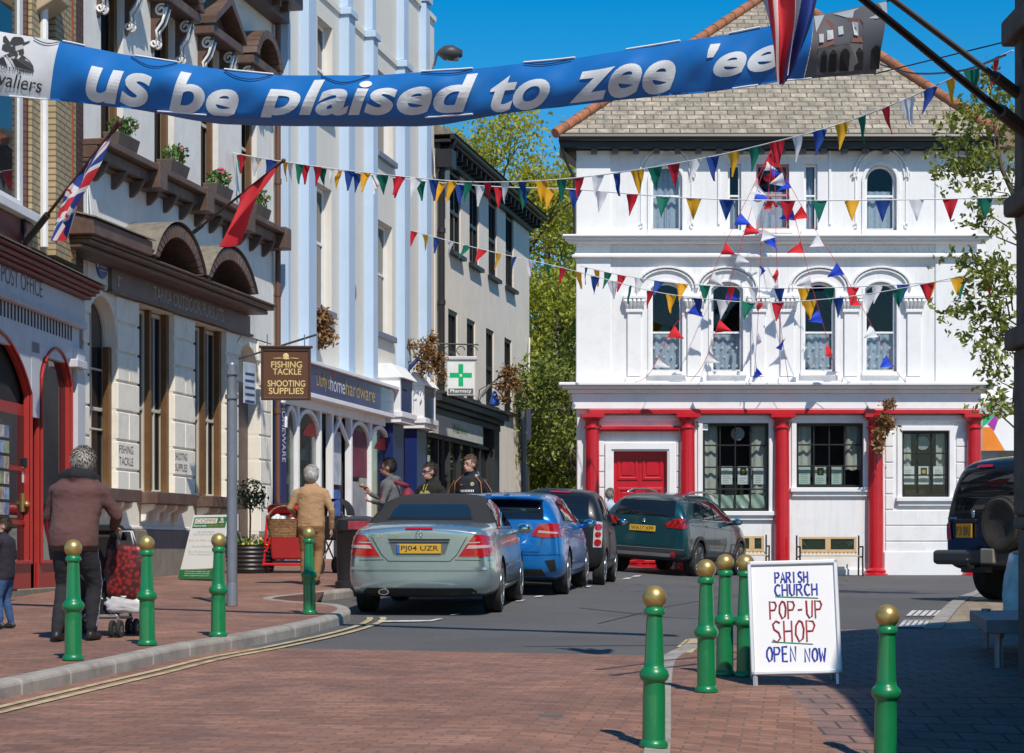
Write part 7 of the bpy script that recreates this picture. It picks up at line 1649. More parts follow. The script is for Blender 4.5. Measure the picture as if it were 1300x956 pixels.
# hanging sign on a scrolled iron arm
hs = at(363, 475, 33.8); w2 = 63 / 2700 * 33.8 / 2; h2 = 66 / 2700 * 33.8 / 2
t = thing('hanging_sign', 'brown hanging board with gold fishing tackle and shooting supplies lettering', 'hanging sign', hs, Matrix.Rotation(R(3), 4, 'Z'))
M_sbrown = mat('sign_brown', (.115, .045, .018), .45, var=.06); M_sgold = mat('sign_cream_gold', (.72, .55, .22), .5)
q = MB(); q.box((-w2 + .03, -.03, -h2 + .03), (w2 - .03, .03, h2 - .03)); bd = q.build('board', M_sbrown, t, world=False)
q = MB()
for a, b, c, d in ((-w2, -h2, -w2 + .04, h2), (w2 - .04, -h2, w2, h2), (-w2 + .04, h2 - .05, w2 - .04, h2), (-w2 + .04, -h2, w2 - .04, -h2 + .04)): q.box((a, -.045, b), (c, .045, d))
q.box((-w2 - .03, -.06, h2), (w2 + .03, .06, h2 + .035)); q.build('frame', mat('dark_sign_brown', (.06, .025, .012), .45), t, world=False, bevel=.006)
def hz(y): return lerp(h2, -h2, (y - 442) / 66)
def hx_(x): return lerp(-w2, w2, (x - 331) / 63)
q = MB()
for s_, x0, x1, y0, y1 in (('FISHING', 344, 383, 467, 459), ('TACKLE', 346, 382, 476, 468), ('SHOOTING', 339.5, 387, 491, 483), ('SUPPLIES', 341, 385, 500.5, 492.5)): text_on(q, s_, lambda u, v: (lerp(hx_(x0), hx_(x1), u), -.0325, lerp(hz(y0), hz(y1), v)), off=.012)
q.build('lettering', M_sgold, bd, world=False)
q = MB(); q.ball((0, -.034, hz(453)), .05, 12, None, (1, .15, 1.1)); q.box((-.06, -.04, hz(456.5)), (.06, -.032, hz(455.3))); q.tube([(-.2, -.034, hz(455.5)), (-.07, -.034, hz(454.8))], .007, 5); q.tube([(.07, -.034, hz(454.8)), (.2, -.034, hz(455.5))], .007, 5); q.build('sign_emblem', M_sgold, bd, world=False, smooth=True)
wl_ = L.p(L.U(310), 0, hs.z + h2 + .28); inv = t.matrix_basis.inverted(); wl_ = inv @ wl_
q = MB(); q.tube([(wl_.x - .1, wl_.y, h2 + .22), (w2 + .1, 0, h2 + .22)], .018, 6)
for x in (-w2 + .1, w2 - .1): q.tube([(x, 0, h2 + .22), (x, 0, h2 + .03)], .01, 6)
q.tube([(-w2 - .3, .05, h2 + .22), (-w2 - .38, .05, h2 + .10), (-w2 - .30, .05, h2 + .02), (-w2 - .22, .05, h2 + .08)], .012, 6); q.tube([(w2 + .1, 0, h2 + .22), (w2 + .1, 0, h2 - .02)], .012, 6); q.build('bracket', M_greypole, t, world=False, smooth=40)
# pharmacy cross box
pz = at(585, 480, 51.5); s_ = 51.5 / 2700; w2, h2 = 17.5 * s_, 22.5 * s_
t = thing('hanging_sign', 'white box sign with a green cross projecting from the beige pharmacy', 'hanging sign', pz, Matrix.Rotation(R(2), 4, 'Z'))
q = MB(); q.box((-w2, -.10, -h2), (w2, .10, h2)); bd = q.build('board', mat('sign_pale_white', (.72, .75, .74), .4), t, bevel=.015, world=False)
q = MB(); q.box((-w2 - .06, -.14, h2), (w2 + .06, .14, h2 + .09)); q.build('cap', mat('sign_cap', (.55, .53, .53), .6), t, bevel=.02, world=False)
q = MB(); a = 3.2 * s_; bl_ = 14 * s_; cz = 3.2 * s_
for k in range(4):
    rm = Matrix.Rotation(k * PI / 2, 4, 'Y')
    q.add([Vector((0, -.104, cz)) + rm @ Vector(v) for v in ((-.02, 0, .03), (-a * .95, 0, a * 1.1), (-a * .95, 0, bl_), (a * .95, 0, bl_), (a * .95, 0, .03))], [(0, 1, 2, 3, 4)])
q.build('green_cross', mat('pharmacy_green', (.0, .42, .14), .4), bd, world=False)
q = MB(); q.box((-w2 + .03, -.105, -h2 + .03), (w2 - .03, -.10, -h2 + .17)); q.build('name_band', mat('sign_grey_band', (.12, .13, .13), .5), bd, world=False)
q = MB(); text_on(q, 'Pharmacy', lambda u, v: (lerp(-w2 + .08, w2 - .08, u), -.107, -h2 + .045 + .11 * v), off=.012); q.build('lettering', M_paper, bd, world=False)
q = MB(); q.tube([(-w2 - .9, 0, h2 + .42), (w2 + .1, 0, h2 + .38)], .02, 6)
for x in (-.3, 0, .3): q.tube([(x + .1 * math.cos(a), 0, h2 + .24 + .1 * math.sin(a)) for a in [i * .5 for i in range(10)]], .012, 5)
for x in (-w2 + .05, w2 - .05): q.tube([(x, 0, h2 + .09), (x, 0, h2 + .4)], .015, 5)
q.build('bracket', M_iron, t, world=False)
# sign poles
def sign_pole(x, y0, y1, lab, off, r, pw=None):
    g = pav(x, y0) if off else gnd(x, y0); s_ = 2700 / g.y; H_ = (y0 - y1) / s_
    t = thing('sign_pole', lab, 'sign pole', g); q = MB(); q.tube([(0, 0, 0), (0, 0, H_)], r, 14); q.lathe([(r * 1.08, .0), (r * 1.08, .25), (r, .27)], 14); q.lathe([(r, H_ - .01), (r * .8, H_ + .02), (.001, H_ + .03)], 14); q.build('pole', M_greypole, t, smooth=40, world=False)
    q = MB(); pm = Matrix.Rotation(R(70), 4, 'Z'); c0 = pm @ Vector((.17, -.06, 0))
    pts = [pm @ Vector((x_, -.06 - r, z_)) for x_, z_ in ((-.15, H_ + .02), (.15, H_ + .02), (.15, H_ - .46), (-.15, H_ - .46))]; q.prism([p_ + Vector((.10, 0, 0)) for p_ in pts], pm @ Vector((0, .012, 0))); pl_ = q.build('plate', mat('parking_plate', (.42, .45, .52), .4, var=.2, scale=9), t, bevel=.004, world=False)
    q = MB()
    for k in range(5):
        pts = [pm @ Vector((x_, -.062 - r, z_)) + Vector((.10, 0, 0)) for x_, z_ in ((-.12, H_ - .10 - k * .08), (.12, H_ - .10 - k * .08), (.12, H_ - .13 - k * .08), (-.12, H_ - .13 - k * .08))]; q.quad(*pts)
    q.build('printed_lines', M_navy, pl_, world=False)
    q = MB()
    for zz in (H_ - .12, H_ - .4): q.lathe([(r * 1.3, zz), (r * 1.3, zz + .05)], 12)
    q.build('clip', M_greypole, t, world=False)
sign_pole(294.5, 769, 463, 'tall grey pole with a small parking plate at the kerb by the cream shop', True, .062)
g = at(665, 725, 58); t = thing('sign_pole', 'distant grey pole with a pale plate at the corner of the beige building', 'sign pole', (g.x, 58, gz(g.x, 58))); H_ = at(665, 524, 58).z - gz(g.x, 58)
q = MB(); q.tube([(0, 0, 0), (0, 0, H_)], .07, 12); q.build('pole', M_greypole, t, smooth=40, world=False); q = MB(); q.box((.08, -.12, H_ - .75), (.2, -.09, H_ + .1)); q.build('plate', mat('pink_plate', (.6, .5, .55), .5), t, world=False)
# street lamp on the end of the striped building
lw = L.p(bu1 - .25, .15, L.H(548, 66)); t = thing('street_lamp', 'dark street lamp head projecting from the corner of the striped building', 'street lamp', lw)
q = MB(); a = at(546, 66, 51.5); b = at(556, 67, 51.0); q.tube([lw - Vector((.1, 0, .35)), lw + Vector((0, 0, 0)), b], .035, 8); q.build('arm', M_greypole, t, smooth=40)
q = MB(); e = at(587, 68, 51); q.tube([b, b.lerp(e, .25), b.lerp(e, .6), e], [.06, .17, .19, .08], 14, ell=1.3); q.build('lamp_head', mat('lamp_dark_grey', (.05, .05, .055), .5), t, smooth=True)
q = MB(); q.tube([b.lerp(e, .35) - Vector((0, 0, .10)), b.lerp(e, .85) - Vector((0, 0, .10))], [.10, .09], 12); q.build('lamp_bowl', mat('lamp_bowl', (.25, .25, .25), .2, coat=1.), t, smooth=True)
# nest of twigs on the lamp arm
# ------------------------------------------------------------------ dead hanging baskets
M_dead = leafmat('dry_leaf', (.17, .085, .03), (.36, .20, .075), .15); M_stem = mat('dry_stem', (.10, .06, .03), .9, var=.3)
def basket(lab, spots, Y, arm_a, arm_b, seed, blue=True, dens=1.0):
    r_ = random.Random(seed); c0 = at(spots[0][0], spots[0][1], Y); t = thing('hanging_basket', lab, 'dead plants', c0, group='dead hanging plants'); s_ = Y / 2700
    q = MB(); q2 = MB()
    base = at(arm_b[0], arm_b[1], Y)
    for x, y, rx, ry in spots:
        c_ = at(x, y, Y); q2.tube([base, base.lerp(c_, .5) + Vector((0, 0, .05)), c_], [.02, .015, .008], 5)
        for _ in range(int(75 * dens * (rx * ry) / 60)):
            p = Vector((r_.gauss(0, .5), r_.gauss(0, .5), r_.gauss(0, .5))); p = c_ + Vector((p.x * rx, p.y * rx, p.z * ry)) * s_
            for _ in range(2): leaf(q, p + Vector((r_.gauss(0, 1), r_.gauss(0, 1), r_.gauss(0, 1))) * .03, .055 * r_.uniform(.6, 1.3), None, r_)
            if r_.random() < .12: q2.tube([c_, c_.lerp(p, .6) + Vector((0, 0, .03)), p], .006, 4)
    q.build('dead_foliage', M_dead, t, recalc=False); q2.build('stem', M_stem, t)
    if arm_a:
        q = MB(); q.tube([at(arm_a[0], arm_a[1], Y), base], [.05, .045], 8); q.build('holder', mat('blue_iron', (.03, .06, .18), .5) if blue else M_greypole, t, smooth=40)
        q = MB(); wp = at(arm_a[0], arm_a[1], Y); q.tube([wp + Vector((-.05, 0, .18)), wp + Vector((-.08, 0, -.2)), wp], .015, 6); q.tube([wp + Vector((-.07, 0, .16)), wp.lerp(base, .5) + Vector((0, 0, .12))], .012, 5); q.build('bracket', M_iron, t)
    return t
basket('dead brown hanging plants above the brown fishing tackle sign', [(412, 402, 10, 10), (408, 418, 12, 13), (415, 430, 10, 9), (404, 438, 6, 5)], 42.3, (366, 424), (390, 402), 3)
basket('sprawling dead brown plants between the striped building and the pharmacy sign', [(518, 437, 11, 4), (541, 446, 13, 12), (552, 458, 12, 13), (537, 468, 9, 9), (560, 475, 6, 9), (547, 430, 7, 8)], 49.5, (514, 474), (530, 456), 4)
basket('dead brown plants right of the pharmacy sign', [(643, 474, 10, 8), (650, 488, 11, 10), (638, 492, 8, 8), (652, 470, 9, 5), (640, 506, 6, 6)], 58, (611, 503), (622, 489), 5, False)
t = basket('dead brown plants hanging at the top of a red column', [(1130, 513, 9, 6), (1124, 533, 9, 8), (1117, 550, 9, 9), (1115, 566, 8, 7), (1128, 540, 8, 8)], 46.45, None, (1116, 530), 6)
g_ = at(628, 508, 58.2); q = MB(); rs = [[g_ + Vector((r__ * math.cos(a), .6 * r__ * math.sin(a), z)) for a in [i * PI / 5 for i in range(10)]] for z, r__ in ((-.16, .10), (-.1, .15), (.1, .09), (.25, .04))]; q.rings(rs); o = q.build('carrier_bag', mat('blue_plastic', (.04, .14, .6), .4), None, smooth=True); tag(o, 'small blue plastic bag hanging under the plants on the beige wall', 'plastic bag')
# ------------------------------------------------------------------ planter, mail trolley, bin, small things along the left
g = pav(317, 727); t = thing('planter', 'black round tub with a small standard tree and pansies', 'planter', g)
q = MB(); prof = [(.36, 0)]
for k in range(6): prof += [(.37 + k * .008, .03 + k * .07), (.385 + k * .008, .055 + k * .07), (.37 + k * .008, .08 + k * .07)]
q.lathe(prof + [(.43, .46), (.40, .46), (.38, .40), (.001, .40)], 28); q.build('tub', M_plastic, t, smooth=40, world=False)
q = MB(); q.tube([(0, 0, .38), (.01, .01, .9), (0, 0, 1.2)], .016, 6)
for k in range(7): a = k * .9; q.tube([(0, 0, 1.05 + k * .03), (.16 * math.cos(a), .16 * math.sin(a), 1.3 + .02 * k)], .007, 4)
q.build('stem', M_stem, t, world=False)
M_olive = leafmat('olive_leaf', (.03, .06, .022), (.085, .13, .05)); M_bright = leafmat('bright_leaf', (.10, .20, .02), (.22, .32, .04))
q = MB(); leaves(q, (0, 0, 1.32), (.28, .28, .26), 420, .038); leaves(q, (.1, -.1, 1.2), (.25, .2, .2), 160, .036); q.build('crown', M_olive, t, recalc=False, world=False)
q = MB()
for k in range(12): a = k * .53; leaves(q, (.3 * math.cos(a), .3 * math.sin(a), .50), (.12, .12, .12), 28, .035)
q.build('bedding', M_bright, t, recalc=False, world=False)
q = MB(); [q.ball((.33 * math.cos(a), .33 * math.sin(a), .50 + .06 * math.sin(a * 5)), .028, 7) for a in [i * .45 for i in range(14)]]; q.build('flower', mat('yellow_petal', (.75, .55, .03), .6), t, world=False)
g = pav(372, 727); t = thing('mail_trolley', 'red delivery trolley with a domed lid and two wheels beside the planter', 'trolley', g, R(-8))
M_mail = mat('mail_red', (.40, .022, .022), .5, var=.1); M_mailb = mat('mail_bright_red', (.68, .01, .015), .35)
q = MB(); q.rings([[(x * a, y * b, z) for x, y in ((-.34, -.26), (.34, -.26), (.34, .26), (-.34, .26))] for a, b, z in ((.92, .9, .22), (1, 1, .6), (1.02, 1.02, .98))]); q.build('pouch', M_mail, t, bevel=.03, world=False)
q = MB(); q.rings([[(x * a, y * b, z) for x, y in ((-.37, -.29), (.37, -.29), (.37, .29), (-.37, .29))] for a, b, z in ((1, 1, .985), (1, 1, 1.06), (.96, .94, 1.12), (.6, .6, 1.15))]); q.build('lid', M_mailb, t, bevel=.03, world=False)
q = MB(); q.box((-.15, -.275, .80), (.28, -.27, .87)); q.build('label_panel', mat('mail_yellow', (.6, .42, .12), .6), t, world=False)
q = MB()
for sx in (-1, 1): q.tube([(sx * .36, -.3, .95), (sx * .39, -.33, .5), (sx * .42, -.34, .12)], .022, 8); q.tube([(sx * .2, -.28, .95), (sx * .37, -.34, .35)], .016, 6)
q.tube([(-.42, -.34, .14), (.42, -.34, .14)], .022, 8); q.build('frame', M_mailb, t, smooth=40, world=False)
for sx in (-1, 1):
    q = MB(); Mw = Matrix.Translation((sx * .40, .05, .17)) @ Matrix.Rotation(PI / 2, 4, 'Y'); q.lathe([(.1, -.025), (.16, -.03), (.17, -.015), (.17, .015), (.16, .03), (.1, .025)], 24, Mw); w_o = q.build('wheel', M_rubber, t, smooth=40, world=False); q = MB(); q.lathe([(.1, -.02), (.03, -.03), (.03, .03), (.1, .02)], 16, Mw); q.build('hub', M_greypole, w_o, world=False)
q = MB(); q.box((-.3, -.2, .12), (.3, .2, .2)); q.build('base', M_plastic, t, world=False)
g = pav(457, 746); t = thing('litter_bin', 'black open topped litter bin behind the silver convertible', 'litter bin', g, R(-10))
q = MB(); q.rings([[(a * math.copysign(abs(math.cos(u)) ** .5, math.cos(u)), a * .8 * math.copysign(abs(math.sin(u)) ** .5, math.sin(u)), z) for u in [2 * PI * i / 24 for i in range(24)]] for a, z in ((.33, 0), (.33, .08), (.30, .10), (.315, .78), (.335, .80), (.335, .86), (.31, .95), (.12, 1.0))]); q.build('bin_body', M_plastic, t, smooth=40, world=False)
q = MB(); q.box((-.2, -.265, .80), (.2, -.272, .93)); q.build('mouth', M_gap, t, world=False); q = MB(); q.box((.0, -.276, .81), (.22, -.2725, .93)); q.box((-.1, -.277, .81), (-.0, -.2735, .93)); q.build('sticker', mat('bin_sticker', (.35, .04, .05), .5, var=.4, scale=8), t, world=False)
# pram with a black hood, seen past the tan jumper
g = pav(432, 728); t = thing('pram', 'black pram with a rounded hood between the tan jumper and the litter bin', 'pram', g, R(-20))
q = MB(); q.rings([[(.25 * math.cos(a) * 1.0, -.3 + .32 * (1 - math.cos(b)) - .0, .95 + .28 * math.sin(a) * (1 if True else 0)) for a in [PI * i / 10 for i in range(11)]] for b in [0, .4, .8, 1.2, 1.6]], cap=False, close=False); q.build('hood', M_pc, t, smooth=True, world=False)
q = MB(); q.rings([[(-.24, -.32, .95), (.24, -.32, .95), (.24, .35, .9), (-.24, .35, .9)], [(-.2, -.25, .55), (.2, -.25, .55), (.2, .3, .55), (-.2, .3, .55)]]); q.build('seat', M_pc, t, bevel=.03, world=False)
q = MB()
for sx in (-.22, .22): q.tube([(sx, -.42, 1.0), (sx, -.1, .55), (sx, .3, .15)], .015, 6); q.tube([(sx, .2, .6), (sx, -.3, .15)], .015, 6)
q.build('frame', M_greypole, t, world=False)
for sx in (-.22, .22):
    for sy in (-.3, .3): q = MB(); q.lathe([(.06, -.02), (.13, -.025), (.14, 0), (.13, .025), (.06, .02)], 20, Matrix.Translation((sx, sy, .14)) @ Matrix.Rotation(PI / 2, 4, 'Y')); q.build('wheel', M_rubber, t, smooth=40, world=False)
# ------------------------------------------------------------------ benches by the inn
M_bwood = mat('pale_bench_wood', (.55, .38, .19), .6, var=.15, scale=7); M_lattice = mat('dark_green_lattice', (.03, .05, .035), .5)
def bench(x0, x1, lab):
    a, b = at(x0, 728, 46.4), at(x1, 728, 46.4); zg = gz((a.x + b.x) / 2, 46.4); zs_ = 46.4 / 2700
    t = thing('park_bench', lab, 'bench', ((a.x + b.x) / 2, 46.4, zg), group='benches against the white wall'); w = (b.x - a.x) / 2; zb, zt_ = .52, .86
    q = MB()
    for i in range(5): q.box((-w + .04, -.34 + i * .1, .43), (w - .04, -.26 + i * .1, .455))
    q.build('seat', M_bwood, t, world=False, bevel=.005)
    bk = MB()
    for a_, b_, c_, d_ in ((-w + .05, zb, w - .05, zb + .06), (-w + .05, zt_ - .05, w - .05, zt_), (-w + .05, zb + .06, -w + .11, zt_ - .05), (w - .11, zb + .06, w - .05, zt_ - .05), (-.06, zb + .06, .06, zt_ - .05)): bk.box((a_, .16, b_), (c_, .20, d_))
    bo_ = bk.build('backrest', M_bwood, t, world=False, bevel=.006)
    la = MB(); n = 22
    for i in range(n):
        u = lerp(-w + .1, w - .1, i / n)
        for s in (-1, 1): la.tube([(u, .18, zb + .05), (u + s * .22, .185 + s * .003, zt_ - .05)] if abs(u + s * .22) < w - .1 else [(u, .18, zb + .05), (math.copysign(w - .1, u), .18, zb + .2)], .010, 4)
    la.box((-w + .1, .19, zb + .05), (w - .1, .193, zt_ - .05)); la.build('lattice', M_lattice, bo_, world=False)
    k = MB(); i = -w + .06
    while i < w - .06: k.prism([(i, .17, zb), (i + .035, .17, zb - .05), (i + .07, .17, zb)], (0, .02, 0)); i += .085
    k.build('scalloped_edge', M_bwood, bo_, world=False)
    for sx in (-1, 1):
        k = MB(); k.tube([(sx * w, .24, 0), (sx * w, .2, .45), (sx * w, .2, zt_ + .03)], .02, 6); k.tube([(sx * w, -.36, 0), (sx * w, -.33, .4), (sx * w, -.36, .64), (sx * w, .2, .64)], .02, 6); k.tube([(sx * w, -.33, .42), (sx * w, .2, .42)], .02, 6); k.build('leg', M_iron, t, world=False, smooth=40)
bench(1013, 1092, 'pale wooden bench with dark lattice back under the middle window of the white building')
bench(937, 974, 'pale wooden bench mostly hidden between the teal crossover and a red column')
# ------------------------------------------------------------------ table and pale blue bag by the hall
ta = gnd(1268, 822); t = thing('trestle_table', 'low grey topped table in the shade beside the dark hall corner', 'table', (3.95, 17.6, gz(3.95, 17.6)))
zt_ = at(1260, 770, 19).z
q = MB(); P_ = [at(1231, 766, 20.0), at(1330, 766, 20.0), at(1330, 780.5, 17.2), at(1252, 787, 17.2)]; zt2 = at(1252, 787, 17.2).z; P_ = [Vector((v.x, v.y, zt2 + .02 * 0)) for v in P_]
q.prism([v - Vector((0, 0, .11)) for v in P_], (0, 0, .11)); q.build('table_top', mat('grey_table_top', (.20, .20, .215), .6, var=.15, scale=5), t, bevel=.008)
for x_, y_ in ((3.98, 17.4), (4.35, 17.6), (4.37, 19.6), (4.6, 17.4)):
    q = MB(); q.tube([(x_, y_, gz(x_, y_)), (x_, y_, zt2 - .1)], .035, 8); q.lathe([(.05, 0), (.045, .12)], 8, Matrix.Translation((x_, y_, gz(x_, y_) + .25))); q.build('leg', M_greypole, t, smooth=40)
# pale blue bag propped by the corner
bp = at(1291, 745, 22); q = MB(); rs = []
for k in range(9):
    f = k / 8; w = .16 * (1 - .6 * f ** 2.2); rs.append([Vector((bp.x + w * math.cos(a) * (1 + .15 * math.sin(a * 3 + k)), bp.y + .2 * math.sin(a), gz(bp.x, bp.y) + f * .80 + .02 * math.sin(a * 2 + k))) for a in [2 * PI * i / 18 for i in range(18)]])
q.rings(rs); o = q.build('plastic_sack', mat('pale_blue_film', (.36, .58, .64), .3, var=.25, scale=6), None, smooth=True); tag(o, 'pale blue translucent sack standing between the off roader and the dark hall corner', 'sack')
# ------------------------------------------------------------------ bunting
PC = {'red': (.60, .012, .03), 'green': (.0, .16, .10), 'yellow': (.85, .42, .015), 'blue': (.012, .06, .30), 'white': (.78, .78, .80), 'bright_blue': (.015, .07, .62), 'bright_red': (.72, .02, .03)}
PM = {k: clothmat('bunting_' + k, v, .28) for k, v in PC.items()}
M_cord2 = mat('white_cord', (.7, .7, .7), .8); M_redcord = mat('red_cord', (.55, .03, .05), .8)
PME = {}
def pennant_mesh(col, w, h, var):
    key = (col, round(w, 3), round(h, 3), var)
    if key in PME: return PME[key]
    n, k = 7, 6; vs = []; fs = []; r_ = random.Random(var * 7 + 1); a, b, c_ = r_.uniform(-.12, .12), r_.uniform(-.10, .10), r_.uniform(0, 6)
    for j in range(n + 1):
        v = j / n; ww = w * (1 - v * .985)
        for i in range(k + 1):
            u = i / k - .5; vs.append((u * ww, a * h * v * v + b * w * math.sin(u * 5 + c_) * (1 - v * .3) + .02 * w * math.sin(v * 9 + c_), -v * h))
    for j in range(n):
        for i in range(k): fs.append((j * (k + 1) + i, j * (k + 1) + i + 1, (j + 1) * (k + 1) + i + 1, (j + 1) * (k + 1) + i))
    me = bpy.data.meshes.new('pennant'); me.from_pydata(vs, [], fs); me.materials.append(PM[col]); me.polygons.foreach_set('use_smooth', [True] * len(fs)); PME[key] = me; return me
def polyline_at(P_, cum, d):
    for i in range(len(cum) - 1):
        if cum[i + 1] >= d or i == len(cum) - 2:
            t = (d - cum[i]) / max(1e-6, cum[i + 1] - cum[i]); return P_[i].lerp(P_[i + 1], t), (P_[i + 1] - P_[i]).normalized()
def bunting(label, ctrl, cols, w, h, gap, start=.2, group='strings of bunting', cord=M_cord2, r=.009, swing=.25, seed=0, along=False, stop=0):
    r_ = random.Random(seed); P_ = smooth_line([tuple(p) for p in ctrl], 14); cum = [0]
    for a, b in zip(P_, P_[1:]): cum.append(cum[-1] + (b - a).length)
    t = thing('bunting', label, 'bunting', P_[0], group=group); q = MB(); q.tube(P_, r, 5); q.build('cord', cord, t)
    d = start; i = 0; inv = ROOTM[t.name].inverted()
    while d < cum[-1] - stop:
        p, tg = polyline_at(P_, cum, d); col = cols[i % len(cols)]; me = pennant_mesh(col, w, h, r_.randrange(6))
        o = bpy.data.objects.new('pennant', me); COL.objects.link(o); o.parent = t
        x = tg.copy()
        if not along: x.z *= .6
        x.normalize(); y = Vector((0, 0, 1)).cross(x); y = y.normalized() if y.length > .05 else Vector((0, 1, 0)); z = x.cross(y)
        if x.x < 0 and not along: pass
        M = Matrix((x, y, z)).transposed().to_4x4()
        M = M @ Matrix.Rotation(r_.gauss(.0, swing), 4, 'X') @ Matrix.Rotation(r_.gauss(0, swing * .9), 4, 'Z')
        if along: M = M @ Matrix.Rotation(r_.choice((-1, 1)) * 0, 4, 'Y')
        o.matrix_basis = inv @ Matrix.Translation(p - Vector((0, 0, .004))) @ M; d += gap * (1 + r_.uniform(-.06, .06)); i += 1
    return t
def path(pts): return [at(x, y, Y) for x, y, Y in pts]
five = ['red', 'white', 'blue', 'yellow', 'green']
# long string from the cream shop up to the hall on the right
bunting('bunting string climbing from the cream shop to the right edge across the slate roof', path([(296, 194, 37.5), (345, 203, 36.7), (430, 215, 35.5), (520, 225, 34.2), (600, 231, 33), (700, 228.5, 31.6), (800, 217, 30.2), (900, 199.5, 28.8), (980, 181, 27.7), (1060, 159.5, 26.6), (1140, 130, 25.5), (1205, 101, 24.6), (1286, 64, 23.5)]), five, .25, .33, .43, .25, seed=2, swing=.16)
bunting('bunting string passing level in front of the upper windows of the white building', path([(301, 196, 37.6), (370, 207, 36.5), (470, 222, 35), (560, 232, 34), (640, 237.5, 33), (730, 240.5, 32.2), (850, 250, 31.6), (960, 254, 31.4), (1080, 254.3, 31.3), (1200, 252.6, 31.2), (1296, 250, 31)]), five[::-1], .23, .32, .47, .12, seed=5, swing=.15)
bunting('bunting string falling from the striped building and sagging across the first floor windows', path([(520, 292, 50), (560, 303, 48.5), (620, 318.5, 47), (700, 336.5, 45), (760, 352, 43.5), (830, 370, 42), (900, 380, 41), (970, 384, 40.2), (1040, 380.5, 39.5), (1110, 372, 38.8), (1185, 358, 38), (1260, 342, 37.4)]), ['red', 'yellow', 'blue', 'white', 'green'], .28, .36, .62, .3, seed=8, swing=.3)
bunting('bunting string stretched level across the hoods of the first floor windows', path([(737, 338, 46.3), (790, 349.5, 44.5), (860, 359.5, 43.5), (930, 364, 42.8), (1000, 366, 42), (1070, 364.7, 41.2), (1140, 361.5, 40.4), (1200, 357, 39.8), (1290, 347.5, 39)]), ['blue', 'yellow', 'green', 'red', 'white'], .25, .36, .56, .3, seed=9, swing=.18)
# strings fanning down from the middle upper window of the inn
tri3 = ['bright_red', 'white', 'bright_blue']
apx = at(980, 188, 46.0)
for k, (lab, pts) in enumerate((('red white and blue string fanning down to the far left first floor window', [(957, 235, 45.95), (925, 300, 45.9), (890, 376, 45.9), (855, 415, 46.1), (826, 472, 46.2), (806, 486, 46.5)]), ('red white and blue string ending at the sill between the two left first floor windows', [(962, 238, 45.95), (938, 320, 45.9), (915, 400, 46.1), (895, 458, 46.2), (876, 485, 46.5)]), ('red white and blue string hanging nearly straight left of centre', [(976, 240, 45.95), (967, 300, 45.9), (963, 390, 46.1), (957, 485, 46.5)]), ('red white and blue string hanging nearly straight right of centre', [(984, 240, 45.95), (986, 330, 45.9), (991, 410, 46.1), (1001, 485, 46.5)]), ('red white and blue string fanning down to the third first floor window', [(996, 230, 45.95), (1010, 280, 45.9), (1030, 360, 45.9), (1050, 430, 46.1), (1063, 485, 46.5)]), ('red white and blue string fanning down to the far right first floor window', [(1003, 235, 45.95), (1040, 300, 45.9), (1074, 352, 45.9), (1110, 420, 46.1), (1136, 468, 46.2), (1150, 486, 46.5)]))):
    bunting(lab, [apx] + path(pts), tri3[k % 3:] + tri3[:k % 3], .31, .33, .74, .25 + .12 * k, 'bunting fanned from the upper window', M_redcord, .006, .32, 20 + k, along=True, stop=.2)

# ------------------------------------------------------------------ street banner
XS = [0, 76, 167, 226, 285, 347, 470, 535, 600, 665, 730, 795, 863, 926, 971, 1028, 1063, 1125]; TOP = [40, 52, 71, 80, 89, 95, 96, 92, 87.5, 80, 74, 64, 53, 43, 34, 20, 15, 1]
XB = [0, 104, 150, 212, 274, 360, 467, 540, 600, 700, 800, 896, 961, 1000, 1035, 1110]; BOT = [121, 131, 137, 142, 147, 150, 150, 149, 145, 138, 125, 117, 109, 102, 100, 93]
def interp(xs, ys, x):
    if x <= xs[0]: return ys[0] + (x - xs[0]) * (ys[1] - ys[0]) / (xs[1] - xs[0])
    for a, b, c_, d in zip(xs, xs[1:], ys, ys[1:]):
        if x <= b: return lerp(c_, d, (x - a) / (b - a))
    return ys[-1]
def sm_interp(xs, ys, x): return sum(interp(xs, ys, x + k * 9) for k in (-2, -1, 0, 1, 2)) / 5
def banner_pt(px, t, off=0):
    """px runs along the banner, t = 0 top hem, 1 lower crease, beyond 1 the cloth curls back underneath"""
    Y = 21.4 - 3.9 * px / 1125
    x_ = px
    a, b = at(px, sm_interp(XS, TOP, px), Y), at(x_, sm_interp(XB, BOT, x_), Y)
    rip = .035 * math.sin(px * .021 + t * 2.2) + .02 * math.sin(px * .055 - t * 3) + .012 * math.sin(px * .13 + t * 7)
    body = min(t, 1)
    p = a.lerp(b, body); p.y += rip * (.3 + .7 * math.sin(PI * min(t, .95)) ) - .10 * math.sin(PI * body)
    if t > 1:
        k = (t - 1); c_ = sstep((px - 160) / 120) * sstep((690 - px) / 160); p.y += k * .85 * c_; p.z -= k * (.08 * c_ + .0)
    p.y -= off; p.z += 0
    return p
bn = thing('banner', 'long blue banner with white lettering strung across the street', 'banner', banner_pt(560, .5))
M_bblue2 = clothmat('banner_blue', (.012, .165, .50), .12, .5, .05); M_bwhite = clothmat('banner_white', (.78, .77, .76), .2, .6); M_bgrey = clothmat('banner_photo_grey', (.14, .135, .14), .1, .5)
